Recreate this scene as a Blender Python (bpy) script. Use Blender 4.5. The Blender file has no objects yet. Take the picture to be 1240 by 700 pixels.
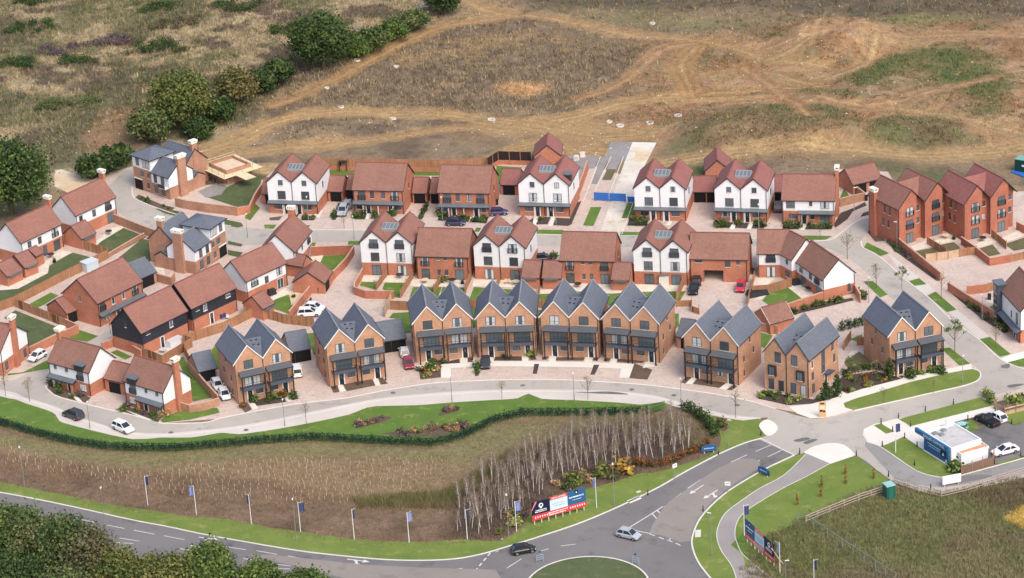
import bpy, math, random
import numpy as np
from mathutils import Vector, Matrix
from mathutils.geometry import tessellate_polygon
RND = random.Random(7)
NR = np.random.default_rng(11)
scene = bpy.context.scene
COL = scene.collection
# ------------------------------------------------------------------ camera (matched to the photograph, then everything is built on the ground it sees)
W0, H0 = 1240, 700
FPX, PITCH, ROLL, HCAM = 3700.0, math.radians(23.5), math.radians(3.5), 229.0
CAM = Vector((0, -HCAM / math.tan(PITCH), HCAM))
Fv = Vector((0, math.cos(PITCH), -math.sin(PITCH)))
R0 = Vector((1, 0, 0)); U0 = Vector((0, math.sin(PITCH), math.cos(PITCH)))
Rv = R0 * math.cos(ROLL) - U0 * math.sin(ROLL)
Uv = R0 * math.sin(ROLL) + U0 * math.cos(ROLL)

def G(px, py, z=0.0):
    """the point at height z that the photograph shows at (px, py)"""
    d = Fv + Rv * ((px - W0 / 2) / FPX) + Uv * ((H0 / 2 - py) / FPX)
    t = (z - CAM.z) / d.z
    return CAM + d * t

def GL(pts, z=0.0):
    return [G(x, y, z) for x, y in pts]

cam = bpy.data.objects.new('camera', bpy.data.cameras.new('camera'))
COL.objects.link(cam)
M = Matrix((Rv, Uv, -Fv)).transposed().to_4x4(); M.translation = CAM
cam.matrix_world = M
cam.data.sensor_width = 36.0
cam.data.lens = FPX / W0 * 36.0
cam.data.clip_start = 1.0; cam.data.clip_end = 12000.0
scene.camera = cam

# ------------------------------------------------------------------ materials
def s2l(c):
    c = c / 255.0
    return c / 12.92 if c <= 0.04045 else ((c + 0.055) / 1.055) ** 2.4
def S(r, g, b, k=1.0):
    c = [s2l(r) * k, s2l(g) * k, s2l(b) * k]; l = .3 * c[0] + .55 * c[1] + .15 * c[2]
    return tuple(l + (v - l) * .84 for v in c) + (1,)

class NT:
    def __init__(s, name):
        s.m = bpy.data.materials.new(name); s.m.use_nodes = True
        s.t = s.m.node_tree; s.t.nodes.clear()
        s.out = s.n('ShaderNodeOutputMaterial'); s.b = s.n('ShaderNodeBsdfPrincipled')
        s.t.links.new(s.b.outputs[0], s.out.inputs[0])
    def n(s, typ, **kw):
        nd = s.t.nodes.new(typ)
        for k, v in kw.items(): setattr(nd, k, v)
        return nd
    def l(s, a, b): s.t.links.new(a, b)
    def mix(s, fac, a, b, mode='MIX'):
        nd = s.n('ShaderNodeMix', data_type='RGBA', blend_type=mode)
        for sock, v in ((nd.inputs[0], fac), (nd.inputs[6], a), (nd.inputs[7], b)):
            if hasattr(v, 'is_output') or isinstance(v, bpy.types.NodeSocket): s.l(v, sock)
            else: sock.default_value = v
        return nd.outputs[2]
    def coord(s, kind='Object'):
        if kind == 'World': return s.n('ShaderNodeNewGeometry').outputs['Position']
        return s.n('ShaderNodeTexCoord').outputs[kind]
    def noise(s, vec, scale, detail=3, rough=.6):
        nd = s.n('ShaderNodeTexNoise'); nd.inputs['Scale'].default_value = scale
        nd.inputs['Detail'].default_value = detail; nd.inputs['Roughness'].default_value = rough
        s.l(vec, nd.inputs['Vector']); return nd.outputs['Fac']
    def ramp(s, fac, lo, hi):
        nd = s.n('ShaderNodeMapRange'); nd.inputs[1].default_value = lo; nd.inputs[2].default_value = hi
        s.l(fac, nd.inputs[0]); return nd.outputs[0]

def simple(name, c, rough=.7, var=.12, scale=.6, kind='Object', metal=0.0, spec=.3):
    n = NT(name)
    v = n.coord(kind)
    f = n.ramp(n.noise(v, scale, 4), .3, .7)
    lo = tuple(x * (1 - var) for x in c[:3]) + (1,); hi = tuple(min(1, x * (1 + var)) for x in c[:3]) + (1,)
    n.l(n.mix(f, lo, hi), n.b.inputs['Base Color'])
    n.b.inputs['Roughness'].default_value = rough; n.b.inputs['Metallic'].default_value = metal
    n.b.inputs['Specular IOR Level'].default_value = spec
    return n.m

def coursed(name, c1, c2, mortar, bw, bh, ms=.012, rough=.85, var=.13, scale=.35, big=(.8, 1.15)):
    """bricks or tiles in courses: rows follow the height, so the same node serves walls and both roof slopes"""
    n = NT(name)
    v = n.coord('Object')
    sep = n.n('ShaderNodeSeparateXYZ'); n.l(v, sep.inputs[0])
    ad = n.n('ShaderNodeMath', operation='ADD'); n.l(sep.outputs[0], ad.inputs[0]); n.l(sep.outputs[1], ad.inputs[1])
    cb = n.n('ShaderNodeCombineXYZ'); n.l(ad.outputs[0], cb.inputs[0]); n.l(sep.outputs[2], cb.inputs[1])
    bt = n.n('ShaderNodeTexBrick'); n.l(cb.outputs[0], bt.inputs['Vector'])
    bt.inputs['Scale'].default_value = 1.0; bt.inputs['Brick Width'].default_value = bw; bt.inputs['Row Height'].default_value = bh
    bt.inputs['Mortar Size'].default_value = ms; bt.inputs['Color1'].default_value = c1; bt.inputs['Color2'].default_value = c2
    bt.inputs['Mortar'].default_value = mortar; bt.inputs['Bias'].default_value = 0.0
    oi = n.n('ShaderNodeObjectInfo')
    va = n.n('ShaderNodeVectorMath', operation='ADD'); n.l(v, va.inputs[0]); 
    cx = n.n('ShaderNodeCombineXYZ'); mu = n.n('ShaderNodeMath', operation='MULTIPLY'); mu.inputs[1].default_value = 60.0
    n.l(oi.outputs['Random'], mu.inputs[0]); n.l(mu.outputs[0], cx.inputs[0]); n.l(cx.outputs[0], va.inputs[1])
    f = n.ramp(n.noise(va.outputs[0], scale, 5), .3, .7)
    f2 = n.ramp(n.noise(va.outputs[0], 2.6, 3), .25, .75)
    tint = n.mix(f, (big[0],) * 3 + (1,), (big[1],) * 3 + (1,))
    tint2 = n.mix(f2, (1 - var,) * 3 + (1,), (1 + var,) * 3 + (1,))
    c = n.mix(1.0, bt.outputs['Color'], tint, 'MULTIPLY')
    c = n.mix(1.0, c, tint2, 'MULTIPLY')
    n.l(c, n.b.inputs['Base Color']); n.b.inputs['Roughness'].default_value = rough
    n.b.inputs['Specular IOR Level'].default_value = .25
    return n.m

def ground_mat(name, c1, c2, scale1, c3=None, scale3=4.0, rough=.9, blocks=None, fine=None):
    n = NT(name); v = n.coord('World')
    f = n.ramp(n.noise(v, scale1, 6, .65), .32, .68)
    c = n.mix(f, c1, c2)
    if c3:
        f3 = n.ramp(n.noise(v, scale3, 4, .7), .55, .72); c = n.mix(f3, c, c3)
    if blocks:
        bt = n.n('ShaderNodeTexBrick'); mp = n.n('ShaderNodeMapping'); mp.inputs['Rotation'].default_value = (0, 0, .6)
        n.l(v, mp.inputs[0]); n.l(mp.outputs[0], bt.inputs['Vector'])
        bt.inputs['Scale'].default_value = 1.0; bt.inputs['Brick Width'].default_value = blocks[0]; bt.inputs['Row Height'].default_value = blocks[1]
        bt.inputs['Mortar Size'].default_value = .012
        bt.inputs['Color1'].default_value = (.9, .88, .87, 1); bt.inputs['Color2'].default_value = (1.08, 1.08, 1.08, 1); bt.inputs['Mortar'].default_value = (.72, .70, .68, 1)
        c = n.mix(1.0, c, bt.outputs['Color'], 'MULTIPLY')
    if fine:
        ff = n.ramp(n.noise(v, fine[0], 3, .7), .25, .75)
        c = n.mix(1.0, c, n.mix(ff, (1 - fine[1],) * 3 + (1,), (1 + fine[1],) * 3 + (1,)), 'MULTIPLY')
    n.l(c, n.b.inputs['Base Color']); n.b.inputs['Roughness'].default_value = rough; n.b.inputs['Specular IOR Level'].default_value = .2
    return n.m

def attr_mat(name, rough=.9, trans=0.0, fine=None, bump=0):
    n = NT(name); a = n.n('ShaderNodeAttribute'); a.attribute_name = 'tint'
    c = a.outputs['Color']
    if fine:
        v = n.coord('World')
        for sc, am in fine:
            ff = n.ramp(n.noise(v, sc, 4, .7), .28, .72)
            c = n.mix(1.0, c, n.mix(ff, (1 - am,) * 3 + (1,), (1 + am,) * 3 + (1,)), 'MULTIPLY')
    n.l(c, n.b.inputs['Base Color']); n.b.inputs['Roughness'].default_value = rough; n.b.inputs['Specular IOR Level'].default_value = .15
    if bump:
        bp = n.n('ShaderNodeBump'); bp.inputs['Strength'].default_value = bump; bp.inputs['Distance'].default_value = .5
        n.l(n.noise(n.coord('World'), 1.4, 6, .7), bp.inputs['Height']); n.l(bp.outputs[0], n.b.inputs['Normal'])
    return n.m

def glass_mat(name, dark, light, share):
    """window panes: mostly dark rooms, some with pale blinds or curtains behind"""
    n = NT(name); oi = n.n('ShaderNodeObjectInfo')
    v = n.coord('Object')
    sep = n.n('ShaderNodeSeparateXYZ'); n.l(v, sep.inputs[0])
    mu = n.n('ShaderNodeMath', operation='MULTIPLY'); mu.inputs[1].default_value = 17.3; n.l(oi.outputs['Random'], mu.inputs[0])
    fr = n.n('ShaderNodeMath', operation='FRACT'); n.l(mu.outputs[0], fr.inputs[0])
    gt = n.n('ShaderNodeMath', operation='LESS_THAN'); n.l(oi.outputs['Random'], gt.inputs[0]); gt.inputs[1].default_value = share
    ab = n.n('ShaderNodeMath', operation='ABSOLUTE'); n.l(sep.outputs[0], ab.inputs[0])
    cu = n.n('ShaderNodeMath', operation='GREATER_THAN'); n.l(ab.outputs[0], cu.inputs[0]); 
    h = n.n('ShaderNodeMath', operation='MULTIPLY'); n.l(fr.outputs[0], h.inputs[0]); h.inputs[1].default_value = .55; n.l(h.outputs[0], cu.inputs[1])
    f = n.n('ShaderNodeMath', operation='MULTIPLY'); n.l(gt.outputs[0], f.inputs[0]); n.l(cu.outputs[0], f.inputs[1])
    dk = n.mix(fr.outputs[0], dark, tuple(min(1, c * 2.3 + .03) for c in dark[:3]) + (1,))
    n.l(n.mix(f.outputs[0], dk, light), n.b.inputs['Base Color'])
    n.b.inputs['Roughness'].default_value = .08; n.b.inputs['Specular IOR Level'].default_value = .7
    return n.m

MT = {}
MT['red'] = coursed('red_brick', S(200, 114, 76), S(182, 98, 62), S(190, 140, 112), .225, .075, .010)
MT['redd'] = coursed('deep_red_brick', S(188, 102, 72), S(168, 86, 60), S(178, 124, 100), .225, .075, .010)
MT['buff'] = coursed('buff_brick', S(206, 150, 110), S(184, 126, 90), S(194, 154, 124), .225, .075, .010)
MT['mixed'] = coursed('multi_brick', S(192, 134, 102), S(164, 110, 82), S(182, 144, 118), .225, .075, .010)
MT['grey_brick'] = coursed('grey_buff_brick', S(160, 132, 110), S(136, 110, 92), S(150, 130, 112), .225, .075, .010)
MT['tile'] = coursed('red_roof_tile', S(160, 110, 95), S(147, 98, 83), S(128, 84, 72), .30, .17, .012, var=.055, big=(.92, 1.07))
MT['tile2'] = coursed('plum_roof_tile', S(164, 104, 96), S(150, 92, 84), S(130, 80, 74), .30, .17, .012, var=.055, big=(.92, 1.07))
MT['tile3'] = coursed('brown_roof_tile', S(158, 113, 96), S(144, 100, 83), S(126, 86, 72), .30, .17, .012, var=.06, big=(.91, 1.07))
MT['slate'] = coursed('grey_slate', S(110, 117, 129), S(100, 107, 119), S(86, 92, 103), .35, .20, .012, rough=.6, var=.04, big=(.95, 1.05))
MT['white'] = coursed('white_weatherboard', S(238, 238, 238), S(232, 233, 234), S(205, 206, 208), 6.0, .16, .008, rough=.6, var=.02, big=(.96, 1.03))
MT['render'] = simple('white_render', S(232, 233, 235), .8, .03, .5)
MT['black'] = coursed('black_weatherboard', S(58, 62, 72), S(50, 54, 64), S(32, 34, 40), 6.0, .16, .012, rough=.6, var=.05)
MT['trim_dark'] = simple('dark_trim', S(52, 52, 58), .5, .1)
MT['trim_white'] = simple('white_trim', S(236, 234, 230), .5, .03)
MT['trim_grey'] = simple('grey_metal_sheet', S(104, 112, 118), .4, .08, spec=.5)
MT['frame'] = simple('window_frame_grey', S(62, 68, 74), .45, .08)
MT['framew'] = simple('window_frame_white', S(225, 225, 222), .45, .04)
MT['glass'] = glass_mat('window_glass', S(58, 66, 74), S(190, 196, 200), .34)
MT['glassd'] = glass_mat('patio_glass', S(66, 78, 84), S(205, 208, 208), .3)
MT['canopy_dark'] = simple('canopy_sheet_dark', S(88, 93, 100), .45, .1)
MT['balc'] = simple('balcony_slate_blue', S(76, 84, 98), .5, .1)
MT['post'] = simple('dark_post', S(46, 40, 40), .5, .12)
MT['door'] = simple('door_navy', S(38, 42, 52), .4, .1)
MT['dark_panel'] = simple('dark_door_bay_shade', S(30, 30, 33), .9, .2)  # near-black of garage doors; also paints the shade of open bays and porches
MT['cap'] = simple('chimney_cap_cream', S(240, 232, 214), .6, .04)
MT['ridge'] = simple('ridge_tile_grey', S(132, 134, 138), .7, .1)
MT['ridger'] = simple('ridge_tile_red', S(150, 88, 74), .8, .1)
MT['rail'] = simple('railing_dark', S(56, 60, 66), .4, .1)
MT['skyl'] = simple('roof_glass_frame', S(150, 156, 158), .35, .05, spec=.5)
MT['skyg'] = simple('roof_glass', S(116, 124, 126), .12, .06, spec=.7)
MT['fence'] = coursed('fence_board', S(186, 134, 92), S(162, 112, 74), S(126, 86, 58), .14, 8.0, .012, var=.14, big=(.8, 1.15))
MT['fencep'] = simple('fence_post', S(170, 122, 84), .8, .14)
MT['pale_fence'] = coursed('pale_fence_board', S(216, 184, 152), S(200, 164, 130), S(168, 130, 100), .14, 8.0, .012, var=.1)
MT['black_fence'] = coursed('black_fence_board', S(62, 46, 48), S(52, 38, 40), S(34, 26, 28), .14, 8.0, .012, var=.1)
MT['brown_screen'] = coursed('brown_screen_board', S(142, 112, 92), S(126, 98, 80), S(96, 74, 60), .14, 8.0, .012, var=.12)
MT['coping'] = simple('wall_coping', S(206, 160, 130), .8, .1)
MT['concrete'] = simple('pale_concrete', S(214, 208, 196), .85, .06)
MT['galv'] = simple('galvanised_steel', S(150, 156, 158), .4, .08, metal=.3)
MT['pole'] = simple('white_pole', S(228, 228, 226), .45, .04)
MT['flag'] = simple('flag_blue', S(70, 76, 124), .8, .12)
MT['flagl'] = simple('flag_pale_blue', S(136, 146, 200), .8, .12)
MT['blackp'] = simple('black_plastic', S(34, 34, 36), .5, .1)
MT['tyre'] = simple('tyre_rubber', S(28, 28, 30), .8, .1)
MT['rim'] = simple('wheel_rim', S(150, 152, 156), .35, .1, metal=.5)
MT['carglass'] = simple('car_glass', S(40, 48, 56), .06, .05, spec=.8)
MT['lampw'] = simple('headlight_lens', S(225, 228, 232), .2, .03, spec=.7)
MT['lampr'] = simple('tail_light_lens', S(170, 24, 24), .25, .05, spec=.6)
MT['timber'] = simple('pale_timber', S(222, 196, 160), .8, .1)
MT['rail_fence'] = simple('weathered_rail', S(186, 164, 148), .8, .1)
MT['greenf'] = simple('green_mesh_wire', S(34, 72, 58), .5, .1)
MT['bark'] = simple('tree_bark', S(104, 88, 70), .9, .25, 2.0)
MT['birch'] = simple('birch_bark', S(236, 231, 220), .8, .15, 3.0)
MT['branch'] = simple('birch_branch', S(186, 170, 158), .9, .15, 3.0)
MT['twig'] = simple('bare_twig', S(150, 124, 102), .9, .2, 3.0)
MT['leaf'] = attr_mat('leaf_green', .75)
MT['dry'] = attr_mat('dry_vegetation', .95)
MT['blue'] = simple('blue_plastic', S(30, 110, 200), .45, .08)
MT['mark'] = simple('road_paint', S(214, 211, 204), .7, .16, 1.5)
MT['yel'] = simple('yellow_board', S(228, 210, 160), .8, .1)

# ------------------------------------------------------------------ object helpers
def link(o, parent=None):
    COL.objects.link(o)
    if parent is not None: o.parent = parent
    return o
def tag(o, label=None, cat=None, group=None, kind=None):
    if label: o['label'] = label
    if cat: o['category'] = cat
    if group: o['group'] = group
    if kind: o['kind'] = kind
    return o
def thing(name, label, cat, loc=(0, 0, 0), rz=0.0, group=None):
    o = bpy.data.objects.new(name, None); o.empty_display_size = .3
    link(o); o.location = loc; o.rotation_euler = (0, 0, rz)
    return tag(o, label, cat, group, 'thing')

class MB:
    def __init__(s): s.v = []; s.f = []; s.m = []
    def poly(s, pts, mi=0):
        b = len(s.v); s.v += [tuple(p) for p in pts]; s.f.append(tuple(range(b, b + len(pts)))); s.m.append(mi)
    def box(s, x0, x1, y0, y1, z0, z1, mi=0):
        b = len(s.v)
        s.v += [(x0, y0, z0), (x1, y0, z0), (x1, y1, z0), (x0, y1, z0), (x0, y0, z1), (x1, y0, z1), (x1, y1, z1), (x0, y1, z1)]
        for q in ((0, 3, 2, 1), (4, 5, 6, 7), (0, 1, 5, 4), (1, 2, 6, 5), (2, 3, 7, 6), (3, 0, 4, 7)):
            s.f.append(tuple(b + i for i in q)); s.m.append(mi)
    def bar(s, a, b, w, mi=0, h=None):
        a = Vector(a); b = Vector(b); h = h or w
        d = (b - a).normalized()
        side = d.cross(Vector((0, 0, 1)))
        if side.length < 1e-3: side = Vector((1, 0, 0))
        side.normalize(); up = side.cross(d)
        k = len(s.v)
        for p in (a, b):
            for sx, sy in ((-1, -1), (1, -1), (1, 1), (-1, 1)):
                s.v.append(tuple(p + side * (sx * w / 2) + up * (sy * h / 2)))
        for q in ((0, 1, 5, 4), (1, 2, 6, 5), (2, 3, 7, 6), (3, 0, 4, 7), (3, 2, 1, 0), (4, 5, 6, 7)):
            s.f.append(tuple(k + i for i in q)); s.m.append(mi)
    def tube(s, pts, rads, n=6, mi=0, cap=True):
        k = len(s.v); m = len(pts)
        for i, p in enumerate(pts):
            p = Vector(p); q = Vector(pts[min(i + 1, m - 1)]); o = Vector(pts[max(i - 1, 0)])
            d = (q - o)
            d = d.normalized() if d.length > 1e-6 else Vector((0, 0, 1))
            a = d.cross(Vector((1, 0, 0)) if abs(d.x) < .8 else Vector((0, 1, 0))).normalized(); b = d.cross(a)
            for j in range(n):
                t = 2 * math.pi * j / n
                s.v.append(tuple(p + (a * math.cos(t) + b * math.sin(t)) * rads[i]))
        for i in range(m - 1):
            for j in range(n):
                s.f.append((k + i * n + j, k + i * n + (j + 1) % n, k + (i + 1) * n + (j + 1) % n, k + (i + 1) * n + j)); s.m.append(mi)
        if cap:
            s.f.append(tuple(k + (m - 1) * n + j for j in range(n))); s.m.append(mi)
            s.f.append(tuple(k + n - 1 - j for j in range(n))); s.m.append(mi)
    def mesh(s, name, mats):
        me = bpy.data.meshes.new(name); me.from_pydata(s.v, [], s.f)
        for m in mats: me.materials.append(m)
        me.polygons.foreach_set('material_index', s.m); me.update()
        return me
    def build(s, name, mats, parent=None):
        if not isinstance(mats, (list, tuple)): mats = [mats]
        return link(bpy.data.objects.new(name, s.mesh(name, mats)), parent)

def inst(name, me, parent=None, loc=(0, 0, 0), rz=0.0):
    o = bpy.data.objects.new(name, me); link(o, parent); o.location = loc; o.rotation_euler = (0, 0, rz); return o

LAYER = [0]
def sheet(name, px, z, mat, kind='structure', label=None, world=None, edge=0.0, emat=None):
    """a flat ground surface from its outline; each sheet gets its own level so that none are coplanar"""
    LAYER[0] += 1
    zz = z + (LAYER[0] % 40) * .0006
    P = world if world else GL(px)
    P = [Vector((p.x, p.y, 0)) for p in P]
    tris = tessellate_polygon([P])
    v = [(p.x, p.y, zz) for p in P]; f = []
    for a, b, c in tris:
        n = (P[b] - P[a]).cross(P[c] - P[a]).z
        f.append((a, b, c) if n > 0 else (a, c, b))
    me = bpy.data.meshes.new(name); me.from_pydata(v, [], f); me.materials.append(mat); me.update()
    o = link(bpy.data.objects.new(name, me))
    tag(o, label, None, None, kind)
    return o

def smooth(px, n=4, closed=False):
    """Catmull-Rom through the points"""
    P = [Vector((a, b)) for a, b in px]; out = []
    m = len(P)
    for i in range(m - (0 if closed else 1)):
        p0 = P[(i - 1) % m] if closed or i > 0 else P[i]; p1 = P[i]; p2 = P[(i + 1) % m]; p3 = P[(i + 2) % m] if closed or i + 2 < m else P[(i + 1) % m]
        for k in range(n):
            t = k / n
            out.append(tuple(.5 * ((2 * p1) + (p2 - p0) * t + (2 * p0 - 5 * p1 + 4 * p2 - p3) * t * t + (3 * p1 - p0 - 3 * p2 + p3) * t ** 3)))
    if not closed: out.append(tuple(P[-1]))
    return out

def strip_pts(P, w):
    """left and right offset of a world polyline"""
    L, R = [], []
    for i, p in enumerate(P):
        d = (P[min(i + 1, len(P) - 1)] - P[max(i - 1, 0)]); d.z = 0; d.normalize()
        n = Vector((-d.y, d.x, 0)); L.append(p + n * w / 2); R.append(p - n * w / 2)
    return L, R
KERBM = simple('kerb_stone', S(222, 216, 204), .85, .06)
def kerb(px, w=.16, h=.10, mat=None, sm=True):
    P = GL(smooth(px) if sm else px); L, R = strip_pts(P, w); mb = MB()
    for i in range(len(P) - 1):
        a, b, c, d = L[i], L[i + 1], R[i + 1], R[i]
        up = lambda p: (p.x, p.y, h); dn = lambda p: (p.x, p.y, 0)
        mb.poly([up(d), up(c), up(b), up(a)]); mb.poly([dn(a), dn(b), up(b), up(a)]); mb.poly([dn(d), up(d), up(c), dn(c)])
    o = mb.build('kerb', mat or KERBM); tag(o, None, None, None, 'structure'); return o
# ------------------------------------------------------------------ building kit
WCACHE = {}
def win_mesh(w, h, style):
    key = (round(w, 2), round(h, 2), style)
    if key in WCACHE: return WCACHE[key]
    f = MB(); p = MB(); r = None
    fm = MT['framew'] if style.endswith('W') else MT['frame']
    st = style.rstrip('W')
    b = .07
    f.box(-w / 2, w / 2, -.05, .03, h - b, h); f.box(-w / 2, w / 2, -.05, .03, 0, b)
    f.box(-w / 2, -w / 2 + b, -.05, .03, b, h - b); f.box(w / 2 - b, w / 2, -.05, .03, b, h - b)
    nm = {'w1': 0, 'w2': 1, 'w3': 2, 'w4': 3, 'fr': 1, 'fr4': 3, 'ju': 1, 'tall': 1}.get(st, 1)
    for i in range(nm):
        x = -w / 2 + w * (i + 1) / (nm + 1); f.box(x - .035, x + .035, -.045, .03, b, h - b)
    if st in ('w2', 'w3', 'ju') and h > 1.2: f.box(-w / 2 + b, w / 2 - b, -.042, .03, h * .34 - .025, h * .34 + .025)
    if st == 'tall':
        for k in (1, 2, 3): f.box(-w / 2 + b, w / 2 - b, -.042, .03, h * k / 4 - .03, h * k / 4 + .03)
    if st in ('w1', 'w2', 'w3', 'tall'): f.box(-w / 2 - .08, w / 2 + .08, -.12, .03, -.08, 0, 1)
    p.box(-w / 2 + b * .5, w / 2 - b * .5, -.025, -.005, b * .5, h - b * .5)
    if st == 'ju':
        r = MB(); ww = w + .16
        for z in (.05, 1.0): r.box(-ww / 2, ww / 2, -.24, -.19, z, z + .05)
        n = max(5, int(ww / .14))
        for i in range(n + 1):
            x = -ww / 2 + ww * i / n; r.box(x - .012, x + .012, -.225, -.2, .1, 1.0)
        for s in (-1, 1): r.box(s * ww / 2 - .025, s * ww / 2 + .025, -.24, 0, .05, 1.05)
    pm = MT['glassd'] if st.startswith('fr') else MT['glass']
    WCACHE[key] = (f.mesh('window_frame', [fm, MT['concrete']]), p.mesh('window_pane', [pm]), r.mesh('railing', [MT['rail']]) if r else None)
    return WCACHE[key]
DCACHE = {}
def door_mesh(w, h, kind):
    key = (w, h, kind)
    if key in DCACHE: return DCACHE[key]
    m = MB()
    if kind == 'front':
        m.box(-w / 2, w / 2, -.05, .03, 0, h, 0)
        for s in (-1, 1): m.box(s * w / 2 - .09 + (0 if s < 0 else .0), s * w / 2 + .09, -.07, .02, 0, h + .09, 1)
        m.box(-w / 2 - .09, w / 2 + .09, -.07, .02, h, h + .09, 1)
        m.box(-.12, .12, -.06, -.04, h * .55, h * .85, 2); m.box(w / 2 - .22, w / 2 - .16, -.1, -.04, h * .45, h * .52, 3)
        me = m.mesh('front_door', [MT['door'], MT['trim_white'], MT['glass'], MT['galv']])
    else:   # up and over garage door; on open bays its near-black paints the shade inside
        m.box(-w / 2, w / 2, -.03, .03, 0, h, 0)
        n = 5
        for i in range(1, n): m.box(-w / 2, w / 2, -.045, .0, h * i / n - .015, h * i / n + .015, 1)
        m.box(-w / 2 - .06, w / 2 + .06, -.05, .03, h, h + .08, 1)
        me = m.mesh('garage_door', [MT['dark_panel'], MT['blackp']])
    DCACHE[key] = me
    return me

class Building:
    def __init__(s, name, label, cat, L, R, ze, group=None, depth=9.0, base='red', clad='white', z1=0.0, roof='tile', W=None, trim='trim_dark'):
        P = G(L[0], L[1], ze); Q = G(R[0], R[1], ze)
        s.W = (Q - P).length if W is None else W
        if W is not None:                                    # fixed width about the middle
            mid = (P + Q) / 2; d = (Q - P).normalized(); P = mid - d * W / 2
        s.D = depth; s.ze = ze; s.z1 = z1
        s.root = thing(name, label, cat, (P.x, P.y, 0), math.atan2(Q.y - P.y, Q.x - P.x), group)
        s.b = MB(); s.c = MB(); s.mb, s.mc, s.mr, s.mt = base, clad, roof, trim
        s.trim = MB(); s.pipe = MB()
    def wallq(s, a, b, za, zb):
        """a vertical wall from a to b split at the cladding height"""
        z1 = s.z1
        if za < z1: s.b.poly([(a[0], a[1], za), (b[0], b[1], za), (b[0], b[1], min(zb, z1)), (a[0], a[1], min(zb, z1))])
        if zb > z1: 
            lo = max(za, z1)
            s.c.poly([(a[0], a[1], lo), (b[0], b[1], lo), (b[0], b[1], zb), (a[0], a[1], zb)])
    def gable(s, a, b, z, rise):
        m = ((a[0] + b[0]) / 2, (a[1] + b[1]) / 2, z + rise)
        (s.c if z >= s.z1 - .01 and s.z1 < 90 else s.b).poly([(a[0], a[1], z), (b[0], b[1], z), m])
    def vol(s, x0, x1, y0, y1, ze, rise, axis, front=True, zb=0.0):
        if front: s.wallq((x0, y0), (x1, y0), zb, ze)
        s.wallq((x1, y0), (x1, y1), zb, ze); s.wallq((x1, y1), (x0, y1), zb, ze); s.wallq((x0, y1), (x0, y0), zb, ze)
        if axis == 'y': s.gable((x0, y0), (x1, y0), ze, rise); s.gable((x1, y1), (x0, y1), ze, rise)
        elif axis == 'x': s.gable((x1, y0), (x1, y1), ze, rise); s.gable((x0, y1), (x0, y0), ze, rise)
    def roof(s, x0, x1, y0, y1, ze, rise, axis, oh=.22, ov=.18, t=.16, lo=True, ro=True, ridge=None, gut=True, name='roof', verge=None):
        """two tiled slopes with ridge along the axis; verge boards and gutters are parts of the roof"""
        m = MB()
        if axis == 'y': a0, a1, l0, l1 = x0, x1, y0, y1
        else: a0, a1, l0, l1 = y0, y1, x0, x1
        mid = (a0 + a1) / 2; sl = rise / (mid - a0)
        A0 = a0 - (oh if lo else 0); A1 = a1 + (oh if ro else 0)
        za0 = ze - (a0 - A0) * sl * -1 * -1 if False else ze - (oh * sl if lo else 0); za1 = ze - (oh * sl if ro else 0)
        zr = ze + rise; L0 = l0 - ov; L1 = l1 + ov
        def pt(a, l, z): return (a, l, z) if axis == 'y' else (l, a, z)
        u = .05
        for (a, z) in ((A0, za0), (A1, za1)):
            T = [pt(a, L0, z + u), pt(mid, L0, zr + u), pt(mid, L1, zr + u), pt(a, L1, z + u)]
            B = [pt(a, L0, z + u - t), pt(mid, L0, zr + u - t), pt(mid, L1, zr + u - t), pt(a, L1, z + u - t)]
            m.poly(T, 0); m.poly(B[::-1], 1)
            for i in range(4):
                if i == 1 or i == 2 and False: pass
                m.poly([T[i], T[(i + 1) % 4], B[(i + 1) % 4], B[i]], 1)
        ro_ = m.build(name, [MT[s.mr], MT[s.mt if verge is None else verge]], s.root)
        vm = MT[s.mt if verge is None else verge]
        for l, sg in ((L0, -1), (L1, 1)):
            tr = MB()
            prof = [(A0, za0 + u + .03), (mid, zr + u + .03), (A1, za1 + u + .03), (A1, za1 + u - .21), (mid, zr + u - .21), (A0, za0 + u - .21)]
            k = len(tr.v)
            tr.v += [pt(a, l + sg * .045, z) for a, z in prof] + [pt(a, l + sg * .004, z) for a, z in prof]
            for i in range(6): tr.f.append((i, (i + 1) % 6, 6 + (i + 1) % 6, 6 + i)); tr.m.append(0)
            for q in ((0, 1, 4, 5), (1, 2, 3, 4), (6, 11, 10, 7), (7, 10, 9, 8)): tr.f.append(q); tr.m.append(0)
            tr.build('verge_board', [vm], ro_)
        rg = MB(); rg.bar(pt(mid, L0 + .02, zr + u + .01), pt(mid, L1 - .02, zr + u + .01), .26, 0, .10)
        rg.build('ridge_tiles', [MT[ridge or ('ridge' if s.mr == 'slate' else 'ridger')]], ro_)
        if gut:
            for ok, a, z in ((lo, A0 - .05, za0), (ro, A1 + .05, za1)):
                if ok: g = MB(); g.bar(pt(a, L0 + .05, z - .02), pt(a, L1 - .05, z - .02), .11); g.build('gutter', [MT['trim_dark']], ro_)
        return ro_
    def pos(s, face, x, z, off=0.0):
        if face == 'F': return (x, 0 - off, z), 0.0
        if face == 'R': return (s.W + off, x, z), math.pi / 2
        if face == 'L': return (0 - off, s.D - x, z), -math.pi / 2
        return (s.W - x, s.D + off, z), math.pi
    def win(s, face, x, z, w, h, style='w2', off=.02):
        loc, rz = s.pos(face, x, z, off)
        f, p, r = win_mesh(w, h, style)
        o = inst('window', f, s.root, loc, rz)
        inst('pane', p, o)
        if r: inst('railing', r, o)
        return o
    def door(s, face, x, w=.95, h=2.1, kind='front', z=0.02, off=.02, name='door'):
        loc, rz = s.pos(face, x, z, off)
        return inst(name, door_mesh(w, h, kind), s.root, loc, rz)
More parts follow.
